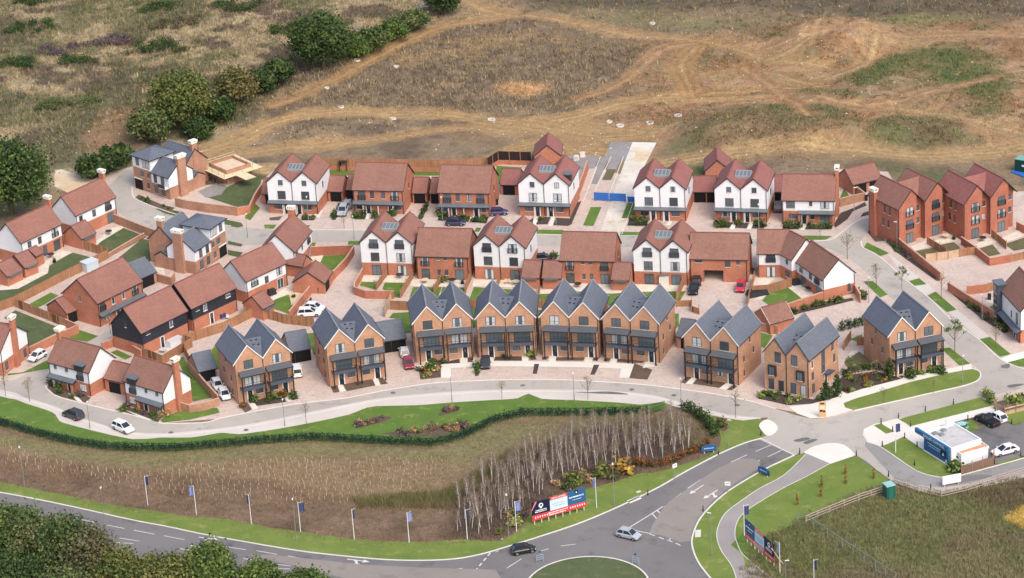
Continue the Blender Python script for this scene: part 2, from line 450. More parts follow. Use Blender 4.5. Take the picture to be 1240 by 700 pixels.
    def downpipe(s, x, y, z):
        m = MB(); m.box(x - .05, x + .05, y - .12, y - .02, .1, z); m.build('downpipe', [MT['trim_dark']], s.root)
    def canopy(s, x0, x1, z, proj, h=.5, mat='trim_grey', y=0.0, name='canopy'):
        m = MB()
        m.poly([(x0, y - proj, z), (x1, y - proj, z), (x1, y, z + h), (x0, y, z + h)]); m.poly([(x0, y, z - .02), (x1, y, z - .02), (x1, y - proj, z - .22), (x0, y - proj, z - .22)], 1)
        m.poly([(x0, y - proj, z - .22), (x1, y - proj, z - .22), (x1, y - proj, z), (x0, y - proj, z)], 1)
        m.poly([(x0, y, z - .02), (x0, y - proj, z - .22), (x0, y - proj, z), (x0, y, z + h)], 1); m.poly([(x1, y - proj, z - .22), (x1, y, z - .02), (x1, y, z + h), (x1, y - proj, z)], 1)
        return m.build(name, [MT[mat], MT['trim_dark']], s.root)
    def chimney(s, x, y, z0, z1, w=.95, d=.7, mat=None, shaft_to=None):
        m = MB(); m.box(x - w / 2, x + w / 2, y - d / 2, y + d / 2, z0, z1); o = m.build('chimney', [MT[mat or s.mb]], s.root)
        c = MB(); c.box(x - w / 2 - .12, x + w / 2 + .12, y - d / 2 - .12, y + d / 2 + .12, z1, z1 + .28)
        c.box(x - w / 2 - .2, x + w / 2 + .2, y - d / 2 - .2, y + d / 2 + .2, z1 + .28, z1 + .72)
        for i in range(3): c.box(x - w / 2 + .05 + i * w * .33, x - w / 2 + .25 + i * w * .33, y - d / 2 - .215, y - d / 2 - .19, z1 + .42, z1 + .6, 1)
        for s_ in (-1, 1): c.box(x + s_ * (w / 2 + .2) - .01, x + s_ * (w / 2 + .2) + .01, y - .1, y + .1, z1 + .42, z1 + .6, 1)
        c.build('chimney_cap', [MT['cap'], MT['trim_dark']], o)
        return o
    def done(s):
        if s.b.f: s.b.build('brick_wall', [MT[s.mb]], s.root)
        if s.c.f: s.c.build('upper_wall', [MT[s.mc]], s.root)
        return s.root

def m_roof(B, ze, rise, h, W, D, vent=None, lights=None):
    """double gable: two ridges running back, joined across the valley by a low saddle"""
    r1 = B.roof(0, W / 2, 0, D, ze, rise, 'y', ro=False, gut=True)
    r2 = B.roof(W / 2, W, 0, D, ze, rise, 'y', lo=False, gut=True)
    m = MB(); hw = h / rise * W / 4
    u = .07
    c = W / 2
    m.poly([(c, .25, ze + u), (c + hw, D / 2, ze + h + u), (c - hw, D / 2, ze + h + u)]); m.poly([(c, D - .25, ze + u), (c - hw, D / 2, ze + h + u), (c + hw, D / 2, ze + h + u)])
    sd = m.build('valley_roof', [MT[B.mr]], B.root)
    if vent:
        for dx, t in ((-.5, .9), (.45, .88), (-.42, .68), (.42, .64)):
            y = D / 2 * t; z = ze + h * t + u
            v = MB(); v.box(c + dx - .16, c + dx + .16, y - .12, y + .12, z - .02, z + .12); v.build('roof_vent', [MT['trim_dark']], sd)
    if lights:
        y0, y1, x = D / 2 - 2.0, D / 2 + .1, 1.55
        za, zb = ze + 1.5, ze + 2.0
        k = MB()
        T = [(c - x, y0, za), (c + x, y0, za), (c + x, y1, zb), (c - x, y1, zb)]
        k.poly(T); 
        for i in range(4):
            a, b = T[i], T[(i + 1) % 4]; k.poly([(a[0], a[1], a[2] - 1.2), (b[0], b[1], b[2] - 1.2), b, a])
        sk = k.build('roof_light', [MT['skyl']], B.root)
        for i in range(4):
            xa = c - x + .12 + i * (2 * x - .12) / 4; xb = xa + (2 * x - .12) / 4 - .16
            g = MB(); f = lambda xx, t: (xx, y0 + (y1 - y0) * t, za + (zb - za) * t + .02)
            g.poly([f(xa, .12), f(xb, .12), f(xb, .9), f(xa, .9)]); g.build('pane', [MT['skyg']], sk)

def white_pair(label, L, R, rear=False, doors=(.36, .62), group='white double-gabled house pairs', roof='tile', dormer=False):
    B = Building('semi_detached_house', label, 'house', L, R, 6.9, group, 9.9, 'red', 'white', 2.6, roof)
    W, D, ze, rise = B.W, B.D, 6.9, 2.25
    B.vol(0, W / 2, 0, D, ze, rise, 'y'); B.vol(W / 2, W, 0, D, ze, rise, 'y')
    m_roof(B, ze, rise, 1.75, W, D, lights=True)
    B.downpipe(W / 2, 0, ze - .1); B.downpipe(W - .12, 0, ze - .3)
    for i in (0, 1):
        c = W / 4 + i * W / 2
        if not rear:
            B.win('F', c + (.25 if i == 0 else .1), 6.15, .95, 1.1, 'w1'); B.win('F', c + (.3 if i == 0 else .15), 3.15, 1.65, 1.75, 'w2')
        else:
            B.win('F', c + .1, 5.6, 1.65, 1.85, 'ju'); B.win('F', c + .2, 2.95, 1.65, 1.75, 'w2'); B.win('F', c + .3, .05, 1.75, 2.1, 'fr')
    if not rear:
        B.canopy(-.15, W + .15, 2.45, .8, .42)
        for i, t in enumerate(doors):
            x = W * t; B.door('F', x)
            wx = x - 1.75 if i == 0 else x + 1.75
            B.win('F', wx, 1.0, 1.5, 1.15, 'w2')
            p = MB(); p.box(x - .62, x - .5, -.75, -.63, 0, 2.4); p.build('canopy_post', [MT['trim_white']], B.root)
    B.win('R', 4.6, 4.1, .55, 1.3, 'w1'); B.win('L', 4.6, 4.1, .55, 1.3, 'w1')
    if dormer:
        m = MB(); m.box(W - 1.3, W + .1, 1.6, 3.2, 6.6, 8.3); m.box(W - 1.4, W + .22, 1.5, 3.3, 8.3, 8.45, 1); d = m.build('dormer', [MT['trim_dark'], MT['trim_grey']], B.root)
    B.done(); return B

def brick_wide(label, L, R, rear=False, group='wide brick houses with a long ridge', ze=5.2, depth=9.6, rise=3.9, base='red', roof='tile3', doors=(.29, .73)):
    B = Building('semi_detached_house', label, 'house', L, R, ze, group, depth, base, base, 99, roof)
    W, D = B.W, B.D
    B.vol(0, W, 0, D, ze, rise, 'x'); B.roof(0, W, 0, D, ze, rise, 'x')
    B.downpipe(.15, 0, ze - .2); B.downpipe(W - .15, 0, ze - .2)
    if not rear:
        for t, st, w, z, h in ((.17, 'ju', 1.4, 2.95, 1.9), (.38, 'w1', .75, 3.3, 1.45), (.60, 'w1', .75, 3.3, 1.45), (.83, 'ju', 1.4, 2.95, 1.9)):
            B.win('F', W * t, z, w, h, st)
        B.canopy(-.1, W + .1, 2.3, .9, .45)
        for t in doors: B.door('F', W * t)
        B.win('F', W * .12, .95, 1.3, 1.2, 'w2'); B.win('F', W * .88, .95, 1.3, 1.2, 'w2')
        for t in (.2, .5, .8): 
            p = MB(); p.box(W * t - .06, W * t + .06, -.85, -.73, 0, 2.25); p.build('canopy_post', [MT['trim_white']], B.root)
    else:
        for t, st, w, z, h in ((.17, 'ju', 1.4, 2.75, 1.85), (.42, 'w1', .55, 4.0, .7), (.56, 'w1', .55, 4.0, .7), (.82, 'ju', 1.4, 2.75, 1.85), (.17, 'fr', 1.6, .05, 2.1), (.43, 'w1', .6, .95, 1.1), (.57, 'w1', .6, .95, 1.1), (.82, 'fr', 1.6, .05, 2.1)):
            B.win('F', W * t, z, w, h, st)
    B.win('R', 5.0, 3.6, .4, 1.2, 'w1'); B.win('L', 5.0, 3.6, .4, 1.2, 'w1')
    B.done(); return B

def slate_pair(label, L, R, group='slate-roofed balcony house pairs', mirror=False, base='buff', W=None, bed=None):
    ze, rise, D = 7.8, 3.0, 9.8
    B = Building('semi_detached_house', label, 'house', L, R, ze, group, D, base, base, 99, 'slate', W=W, trim='trim_white')
    W = B.W
    B.vol(0, W / 2, 0, D, ze, rise, 'y'); B.vol(W / 2, W, 0, D, ze, rise, 'y')
    m_roof(B, ze, rise, 1.7, W, D, vent=True)
    B.downpipe(W / 2, 0, ze); B.downpipe(.12, 0, ze - .3); B.downpipe(W - .12, 0, ze - .3)
    u = W / 2
    for i in (0, 1):
        o = i * u
        B.win('F', o + u * (.5 if i == 0 else .5), 6.25, 1.7, 1.7, 'w2')
        x0, x1 = (o + .14 * u, o + .97 * u) if i == 0 else (o + .08 * u, o + .93 * u)
        pj = 1.35
        B.canopy(x0 - .12, x1 + .12, 5.55, pj + .15, .5, mat='canopy_dark')
        # balcony: floor, upstand, rail and posts
        b = MB(); b.box(x0, x1, -pj, -.03, 2.75, 2.95); b.box(x0, x1, -pj - .04, -pj, 2.7, 3.3, 0)
        for xx in (x0, x1 - .04): b.box(xx, xx + .04, -pj, -.03, 2.95, 3.3)
        bal = b.build('balcony', [MT['balc']], B.root)
        r = MB(); r.box(x0, x1, -pj - .03, -pj + .03, 3.98, 4.03)
        for xx in (x0, x1): r.bar((xx, -pj, 4.0), (xx, -.05, 4.0), .05)
        n = 9
        for k in range(n + 1):
            xx = x0 + (x1 - x0) * k / n; r.box(xx - .015, xx + .015, -pj - .015, -pj + .015, 3.3, 4.0)
        r.build('railing', [MT['rail']], bal)
        for xx in (x0 + .09, x1 - .09):
            p = MB(); p.box(xx - .1, xx + .1, -pj - .06, -pj + .14, 0, 5.55); p.build('balcony_post', [MT['post']], B.root)
        B.win('F', (x0 + x1) / 2 + .15, 3.0, 2.9, 2.1, 'fr4')
        dx = o + u * (.46 if i == 0 else .70); wx = o + u * (.80 if i == 0 else .32)
        B.door('F', dx, 1.0, 2.15); B.win('F', wx, 1.2, 1.3, .9, 'w2')
    for y, z in ((2.2, .9), (2.2, 3.6), (4.9, 6.2), (6.4, 3.6)): B.win('R', y, z, .42, 1.1, 'w1')
    for y, z in ((7.6, .9), (7.6, 3.6), (4.9, 6.2), (3.4, 3.6)): B.win('L', y, z, .42, 1.1, 'w1')
    B.done(); return B

def garage(label, L, R, ze=2.35, depth=6.0, rise=2.2, axis='x', base='red', roof='tile', doors=((.5, 2.3),), face='F', group=None, gutter_box=False, trim='trim_dark', W=None, name='garage', openg=False):
    B = Building(name, label, 'garage', L, R, ze, group, depth, base, base, 99, roof, trim=trim, W=W)
    W, D = B.W, B.D
    B.vol(0, W, 0, D, ze, rise, axis); B.roof(0, W, 0, D, ze, rise, axis, oh=.18, ov=.1)
    for t, w in doors:
        L_ = W if face in 'FB' else D
        B.door(face, L_ * t, w, 2.0, 'garage', name='garage_door')
    if gutter_box:
        m = MB(); m.box(.35, W - .35, -.5, -.03, 1.95, 2.25); m.build('flat_roof_box', [MT['trim_grey']], B.root)
    B.done(); return B

def villa(label, L, R, ze=4.9, depth=6.8, rise=3.2, base='red', clad='white', z1=2.5, roof='tile', chim=None, style=0, group=None, name='detached_house', axis='x', W=None):
    B = Building(name, label, 'house', L, R, ze, group, depth, base, clad, z1, roof, W=W)
    W, D = B.W, B.D
    B.vol(0, W, 0, D, ze, rise, axis); B.roof(0, W, 0, D, ze, rise, axis)
    B.downpipe(.12, 0, ze - .2); B.downpipe(W - .12, 0, ze - .2)
    if chim:
        for side in chim:
            if axis == 'x':
                x = W + .33 if side == 'R' else -.33
                B.chimney(x, D / 2, 0, ze + rise + 1.1, .6, 1.25)
            else: B.chimney(W / 2, D - .5 if side == 'B' else -.3, 0 if side == 'F' else ze, ze + rise + 1.1, 1.25, .6)
    return B
# ------------------------------------------------------------------ the houses
# back row, fronts towards us
white_pair('white double-gabled pair at the end of the back row, next to the lawn and scaffolding', (323.2, 219.6), (382.3, 221.2))
brick_wide('wide brick pair in the back row with two silver cars parked beside its door', (427.1, 229), (487.7, 230.3))
brick_wide('wide brick pair in the back row, between single garages and the dark boarded fence', (530.6, 232.3), (591.9, 233.3))
white_pair('white double-gabled pair with a small grey dormer, beside the blue barriers and unfinished drive', (627.5, 221.9), (688.8, 223.5), dormer=True, roof='tile2')
white_pair('white double-gabled pair just past the blue barriers, roofed car port adjoining it', (767.8, 227.1), (829.7, 228.3), roof='tile2')
white_pair('white double-gabled pair between the roofed car port and the chimneyed white house', (865.2, 228), (928.4, 229.9), roof='tile2')
# second row, backs towards us
white_pair('white double-gabled pair seen from behind, walled end gardens facing the parking court', (436.1, 292.6), (498.4, 294.2), rear=True, doors=())
brick_wide('wide brick pair seen from behind, between two white double-gabled pairs', (503.5, 309), (566.8, 310.7), rear=True, ze=4.9, depth=8.6, rise=3.9)
white_pair('white double-gabled pair seen from behind, beside two small tiled garages', (573.2, 297), (635.5, 299.4), rear=True)
brick_wide('wide brick pair seen from behind, between small tiled garages on either side', (678.7, 314.2), (743.2, 315.5), rear=True, ze=4.9, depth=8.6, rise=3.9)
white_pair('white double-gabled pair seen from behind, joined to the brick coach house with an archway', (766.8, 302.8), (832, 304.7), rear=True)

B = Building('coach_house', 'brick coach house over a drive-through opening, black and red cars in front', 'house', (835, 312.3), (904.8, 313.5), 4.8, None, 7.6, 'red', 'red', 99, 'tile3')
W, D = B.W, B.D
xa, xb = W * .235, W * .58
B.vol(0, W, 0, D, 4.8, 3.6, 'x', front=False)
for a, b, za, zb in ((0, xa, 0, 2.35), (xb, W, 0, 2.35), (0, W, 2.35, 4.8)): B.b.poly([(a, 0, za), (b, 0, za), (b, 0, zb), (a, 0, zb)])
t = MB()
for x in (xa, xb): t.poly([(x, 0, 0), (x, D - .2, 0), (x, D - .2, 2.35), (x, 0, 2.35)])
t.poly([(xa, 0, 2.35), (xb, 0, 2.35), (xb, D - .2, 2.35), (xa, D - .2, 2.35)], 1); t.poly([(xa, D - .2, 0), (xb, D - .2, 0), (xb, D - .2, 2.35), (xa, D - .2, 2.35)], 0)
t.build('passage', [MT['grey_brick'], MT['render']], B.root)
B.roof(0, W, 0, D, 4.8, 3.6, 'x'); B.win('F', W * .15, 3.9, 1.4, .7, 'w2'); B.win('F', W * .66, 3.1, 1.0, 1.5, 'w2'); B.win('F', W * .84, 3.6, .6, .8, 'w1')
B.downpipe(.15, 0, 4.6); B.downpipe(W - .15, 0, 4.6); B.done()

# white over brick house with chimney at the right end of the back row
B = villa('white over brick house with a tall end chimney, by the dark planting bed', (947.1, 241.5), (1010, 242.2), 5.0, 8.2, 3.7, z1=2.65, chim='R')
W = B.W
for t, st, w, z, h in ((.16, 'w2', 1.7, 3.2, 1.6), (.55, 'w1', .6, 3.7, .9), (.82, 'w2', 1.7, 3.2, 1.6), (.2, 'w2', 1.5, 1.0, 1.0), (.82, 'fr', 1.7, .05, 2.1), (.58, 'w1', .7, .9, 1.1)): B.win('F', W * t, z, w, h, st)
B.door('F', W * .42); B.canopy(W * .31, W + .05, 2.35, 1.0, .4)
for x in (W * .33, W * .5, W - .1): p = MB(); p.box(x - .15, x + .15, -.95, -.7, 0, 2.15); p.build('brick_pier', [MT['red']], B.root)
B.done()

# cranked white and brick house seen from behind
B = Building('detached_house', 'white over brick house with a bent roof, seen from behind the boarded garden fence', 'house', (917.4, 306.5), (946, 306.5), 4.9, None, 7.0, 'red', 'white', 2.5, 'tile3')
W, D = B.W, B.D
B.vol(0, W + 1.2, 0, D, 4.9, 3.3, 'x'); B.roof(0, W + 1.2, 0, D, 4.9, 3.3, 'x', oh=.18)
B.win('F', W * .55, 3.0, 1.7, 1.7, 'ju'); B.win('F', W * .55, .05, 1.7, 2.1, 'fr'); B.downpipe(.15, 0, 4.7)
root = B.root
a = math.radians(-28)
X = Building('wing_part', 'x', 'house', (944.5, 306.5), (958.5, 314.0), 4.9, None, 6.6, 'red', 'white', 2.5, 'tile3')
X.vol(-1.0, X.W, 0, X.D, 4.9, 3.3, 'x'); X.roof(-1.0, X.W, 0, X.D, 4.9, 3.3, 'x', oh=.18)
X.win('F', X.W * .6, 3.4, .6, .9, 'w1'); X.win('F', X.W * .6, .9, 1.0, 1.1, 'w2')
X.b.build('wing_brick_wall', [MT['red']], X.root); X.c.build('wing_upper_wall', [MT['white']], X.root)
rel = Matrix.LocRotScale(root.location, root.rotation_euler, None).inverted() @ Matrix.LocRotScale(X.root.location, X.root.rotation_euler, None)
for ch in [o for o in COL.objects if o.parent == X.root]:
    m = rel @ Matrix.LocRotScale(ch.location, ch.rotation_euler, None)
    ch.parent = root; ch.location = m.to_translation(); ch.rotation_euler = m.to_euler()
bpy.data.objects.remove(X.root); B.done()

B = villa('white gabled house end-on to us with patio doors beside a square green lawn', (996.1, 338.1), (1034.8, 329), 4.3, 10.2, 3.3, z1=2.1, roof='tile3', axis='y')
for x, z, w, h, st in ((2.0, 2.5, 1.4, 1.7, 'ju'), (4.6, 2.6, .9, 1.4, 'w1'), (8.2, 2.6, 1.3, 1.5, 'w2'), (1.6, .05, 1.6, 2.1, 'fr'), (7.4, .05, 1.7, 2.1, 'fr')): B.win('L', B.D - (B.D - x) if False else B.D - x, z, w, h, st)
B.win('F', B.W * .82, .6, .6, 1.6, 'w1'); B.done()

# right: two terraces of brick gables
def brick_gables(label, L, R, roof='tile', chim=False):
    ze, rise, D = 7.7, 3.2, 9.4
    B = Building('terraced_house', label, 'house', L, R, ze, 'brick terraces with paired gables', D, 'redd', 'redd', 99, roof)
    W = B.W; u = W / 2
    for i in (0, 1):
        o = i * u; k = o + u * .70; y = 1.0
        zk = ze + rise * (1 - abs(.70 - .5) * 2)
        B.vol(o, o + u, y, D, ze, rise, 'y')
        B.b.poly([(o, 0, 0), (k, 0, 0), (k, 0, zk), (o + u / 2, 0, ze + rise), (o, 0, ze)])
        B.b.poly([(k, 0, 0), (k, y, 0), (k, y, zk), (k, 0, zk)]); B.b.poly([(o, y, 0), (o, 0, 0), (o, 0, ze), (o, y, ze)])
        B.roof(o, o + u, 0, D, ze, rise, 'y', lo=(i == 0), ro=(i == 1), oh=.15)
        c = o + u * .44
        for z, h, st in ((5.55, 1.8, 'ju'), (2.95, 1.8, 'ju'), (.05, 2.1, 'fr')): B.win('F', c, z, 1.6, h, st)
        for z in (5.75, 3.2): B.win('F', o + u * .86, z, .75, 1.1, 'w1', off=-y + .02)
    m = MB(); c = u; hw = .92 * u / 2; h = 2.9
    m.poly([(c, 2.0, ze + .3), (c + hw, D * .55, ze + h), (c - hw, D * .55, ze + h)]); m.poly([(c - hw, D * .55, ze + h), (c + hw, D * .55, ze + h), (c, D - .3, ze + .3)])
    m.build('valley_roof', [MT[roof]], B.root)
    for y in (2.6, 4.2): B.win('L', B.D - y, 5.6, .5, 1.5, 'w1'); B.win('L', B.D - y - .4, 2.9, .5, 1.5, 'w1')
    if chim: B.chimney(-.33, D * .78, 0, ze + 1.4, .7, 1.4)
    B.downpipe(u, 0, ze); B.downpipe(.1, 0, ze - .3); B.done(); return B
brick_gables('three-storey brick terrace with two gables and a squat cream-capped chimney', (1087.5, 253.1), (1150.4, 234.8), chim=True)
brick_gables('three-storey brick terrace with two gables, furthest along beside the rough grass', (1166.9, 247.2), (1230.5, 231), roof='tile2')

# front row of slate-roofed balcony pairs
slate_pair('slate-roofed balcony pair with two white cars on the drive by its dark slate garage', (282.9, 440.6), (352.3, 425.2))
slate_pair('slate-roofed balcony pair between the white people carrier and the red car', (393.9, 420), (464.3, 408))
slate_pair('slate-roofed balcony pair with a flowering bed before it and the red car alongside', (499.7, 391), (571.3, 384.3))
slate_pair('slate-roofed balcony pair with a dark grey car parked in front', (575.8, 385.0), (647.7, 382.8))
slate_pair('slate-roofed balcony pair in the middle of the straight run, between dark soil strips', (653.5, 382.6), (724.5, 384.9))
slate_pair('slate-roofed balcony pair ending the straight run, bare brown bed at its corner', (728.8, 384.8), (797.7, 391))
slate_pair('slate-roofed balcony pair set askew with wide block drives on both sides', (827.2, 406.9), (893.9, 417.4))
slate_pair('slate-roofed balcony pair at the street corner with clipped hedges and a tree-lined verge', (1075.5, 406.4), (1140.7, 393))

# corner house without balconies
B = Building('corner_house', 'slate-roofed corner house with boxed oriel windows and shrubs round its foot', 'house', (925.2, 424.4), (979.1, 435.2), 7.4, None, 11.2, 'buff', 'buff', 99, 'slate', trim='trim_dark')
W, D = B.W, B.D; rise = 2.8
B.vol(0, W / 2, 0, D, 7.4, rise, 'y'); B.vol(W / 2, W, 0, D, 7.4, rise, 'y'); m_roof(B, 7.4, rise, 1.6, W, D, vent=True)
u = W / 2
for i in (0, 1):
    o = i * u
    B.win('F', o + u * (.62 if i == 0 else .36), 5.6, 1.15, 2.0, 'w2')
    x = o + u * (.38 if i == 0 else .64)
    m = MB(); m.box(x - .75, x + .75, -.42, -.02, 3.0, 5.0); ov = m.build('oriel_box', [MT['trim_dark']], B.root)
    f, p, r = win_mesh(1.0, 1.6, 'w2'); w = inst('window', f, ov, (x, -.44, 3.2)); inst('pane', p, w)
    for t in (.3, .75): B.win('F', o + u * t, .3, 1.0, 2.0, 'w1')
B.win('R', 1.2, 5.2, .7, 1.5, 'w1W'); B.win('R', 5.4, 2.6, 1.2, 4.6, 'tall'); B.win('R', 9.0, 5.3, .7, 1.5, 'w1'); B.win('R', 9.6, 2.9, .7, 1.5, 'w1'); B.win('R', 1.4, 2.9, .7, 1.5, 'w1'); B.win('R', 1.6, .4, .8, 1.7, 'w1')
B.door('R', 6.3); m = MB(); m.box(W + .03, W + 1.3, 5.3, 7.3, 2.35, 2.55); m.build('porch_roof', [MT['balc']], B.root)
B.downpipe(u, 0, 7.4); B.downpipe(W - .12, 0, 7.2); B.done()

# left cluster
def side_windows(B, spec):
    for f, x, z, w, h, st in spec: B.win(f, x, z, w, h, st)
B = villa('white over brick chimney house at the far edge beneath the big dark tree', (26.5, 292.6), (72.3, 271), 5.1, 6.8, 3.3, z1=2.5, chim='R', W=11.2)
side_windows(B, [('F', B.W * .2, 3.2, .9, 1.3, 'w1'), ('F', B.W * .45, 3.0, .9, 1.4, 'w1'), ('F', B.W * .82, 2.9, 1.5, 1.9, 'ju'), ('F', B.W * .84, .05, 1.7, 2.1, 'fr'), ('F', B.W * .55, .05, 1.0, 2.1, 'fr')]); B.done()
B = villa('white over brick chimney house on the corner where the top street turns', (92.9, 259.4), (137.4, 238.7), 5.1, 6.8, 3.3, z1=2.5, chim='R', W=11.2)
side_windows(B, [('F', B.W * .12, 3.2, .9, 1.2, 'w1'), ('F', B.W * .45, 3.0, .9, 1.4, 'w1'), ('F', B.W * .8, 2.9, 1.5, 1.9, 'ju'), ('F', B.W * .84, .05, 1.7, 2.1, 'fr')]); B.done()
B = villa('red brick house with a grey canopy along its front and a small brick garage alongside', (120.6, 365.2), (168.6, 341.4), 5.0, 9.2, 3.8, base='red', clad='red', z1=99, W=11.8)
W = B.W
side_windows(B, [('F', W * .1, 2.95, 1.3, 1.8, 'ju'), ('F', W * .34, 3.2, .75, 1.4, 'w1W'), ('F', W * .57, 3.2, .75, 1.4, 'w1W'), ('F', W * .83, 2.95, 1.3, 1.8, 'ju'), ('F', W * .18, .9, 1.3, 1.2, 'w2'), ('F', W * .88, .9, 1.3, 1.2, 'w2'), ('L', 4.6, 4.2, .5, 1.1, 'w1')])
B.door('F', W * .42); B.door('F', W * .62); B.canopy(-.1, W + .1, 2.3, .95, .42); B.done()
def black_house(label, L, R, extra):
    B = villa(label, L, R, 4.9, 7.8, 3.9, base='red', clad='black', z1=2.35, roof='tile', W=None, name='detached_house', group='black weatherboarded houses')
    side_windows(B, extra(B)); B.door('F', B.W * .42, .9, 2.1, 'front'); B.done()
black_house('black weatherboarded house over brick, pale patio with a covered table at its foot', (170.6, 402.6), (226.1, 375.5), lambda B: [('F', B.W * .14, 3.9, .9, .6, 'w1'), ('F', B.W * .64, 3.1, .8, 1.5, 'w1W'), ('L', 3.9, 5.0, .4, .9, 'w1')])
black_house('black weatherboarded house over brick, blue garden chairs on its patio', (231.3, 372.9), (284.8, 347.7), lambda B: [('F', B.W * .30, 3.1, .9, 1.5, 'w2W'), ('F', B.W * .82, 3.6, 1.1, .7, 'w2W'), ('F', B.W * .13, 3.8, .8, .6, 'w1')])
B = villa('white over brick house with garden patio beside a curved lawn and log-stepped bed', (300.3, 338.5), (343.2, 318.7), 4.8, 7.0, 3.2, z1=2.4, W=10.6)
side_windows(B, [('F', B.W * .2, 2.9, 1.5, 1.7, 'ju'), ('F', B.W * .5, 2.4, .9, 1.4, 'w1'), ('F', B.W * .82, 2.9, 1.4, 1.6, 'w2'), ('F', B.W * .82, .05, 1.6, 2.1, 'frW')]); B.done()
B = villa('white gabled house with a cream-capped chimney at its far end, by the walled corner lawn', (314, 302.6), (356.8, 304.5), 4.9, 10.6, 3.3, z1=2.3, axis='y', W=7.0)
side_windows(B, [('R', 1.4, 3.0, .7, 1.4, 'w1'), ('R', 4.6, 3.3, .6, 1.0, 'w1'), ('R', 8.6, 2.9, 1.3, 1.8, 'ju'), ('R', 8.8, .05, 1.5, 2.1, 'fr')])
B.chimney(B.W / 2, B.D - .4, 4.9, 9.3, 1.25, .7); B.done()
def bay_house(label, L, R, chim, mirror=False):
    B = villa(label, L, R, 4.9, 6.9, 3.4, z1=2.45, chim=chim, group='white over brick houses by the lower street', roof='tile3')
    W = B.W; mx = (lambda t: W * (1 - t)) if mirror else (lambda t: W * t)
    x = mx(.78)
    m = MB(); m.box(x - .95, x + .95, -.35, 1.2, 4.55, 5.75); m.box(x - 1.1, x + 1.1, -.5, 1.9, 5.75, 5.92, 1); d = m.build('dormer', [MT['trim_dark'], MT['trim_grey']], B.root)
    B.win('F', x, 2.7, 1.4, 2.0, 'ju', off=.06)
    for t in (.16, .44): B.win('F', mx(t), 3.7, .6, .95, 'w1')
    xa, xb = sorted((mx(.0), mx(.66))); B.canopy(xa - .1, xb, 2.2, 1.0, .4)
    B.win('F', mx(.14), .1, 1.7, 2.0, 'fr4W'); B.door('F', mx(.48)); B.win('F', mx(.82), .9, 1.3, 1.0, 'w2W')
    p = MB(); q = mx(.6); p.box(q - .17, q + .17, -.95, -.6, 0, 2.1); p.build('brick_pier', [MT['red']], B.root)
    B.done(); return B
bay_house('white over brick dormer house on the corner above the parked dark car', (58.6, 437.1), (107.1, 450.2), None)
bay_house('white over brick dormer house with a full-height end chimney beside the walled lawn', (150, 460), (197.1, 474.3), 'R', mirror=True)
# chimney of the corner dormer house stands on its far end
o = [o for o in COL.objects if o.get('label', '').startswith('white over brick dormer house on the corner')][0]
m = MB(); m.box(-.2, .55, 2.9, 4.1, 4.9, 9.5); c = m.build('chimney', [MT['red']], o)
m = MB(); m.box(-.4, .75, 2.7, 4.3, 9.5, 9.8); m.box(-.48, .83, 2.62, 4.38, 9.8, 10.15); m.build('chimney_cap', [MT['cap']], c)
B = villa('white over brick house partly out of frame, broad brick chimney up its gable end', (1.3, 424.5), (31, 402.6), 4.9, 9.5, 3.4, z1=2.6, axis='y', chim='F', W=9.0)
B.win('F', 1.5, .6, .8, 1.6, 'w1'); B.win('F', B.W - 1.4, .4, .8, 1.7, 'w1'); B.done()

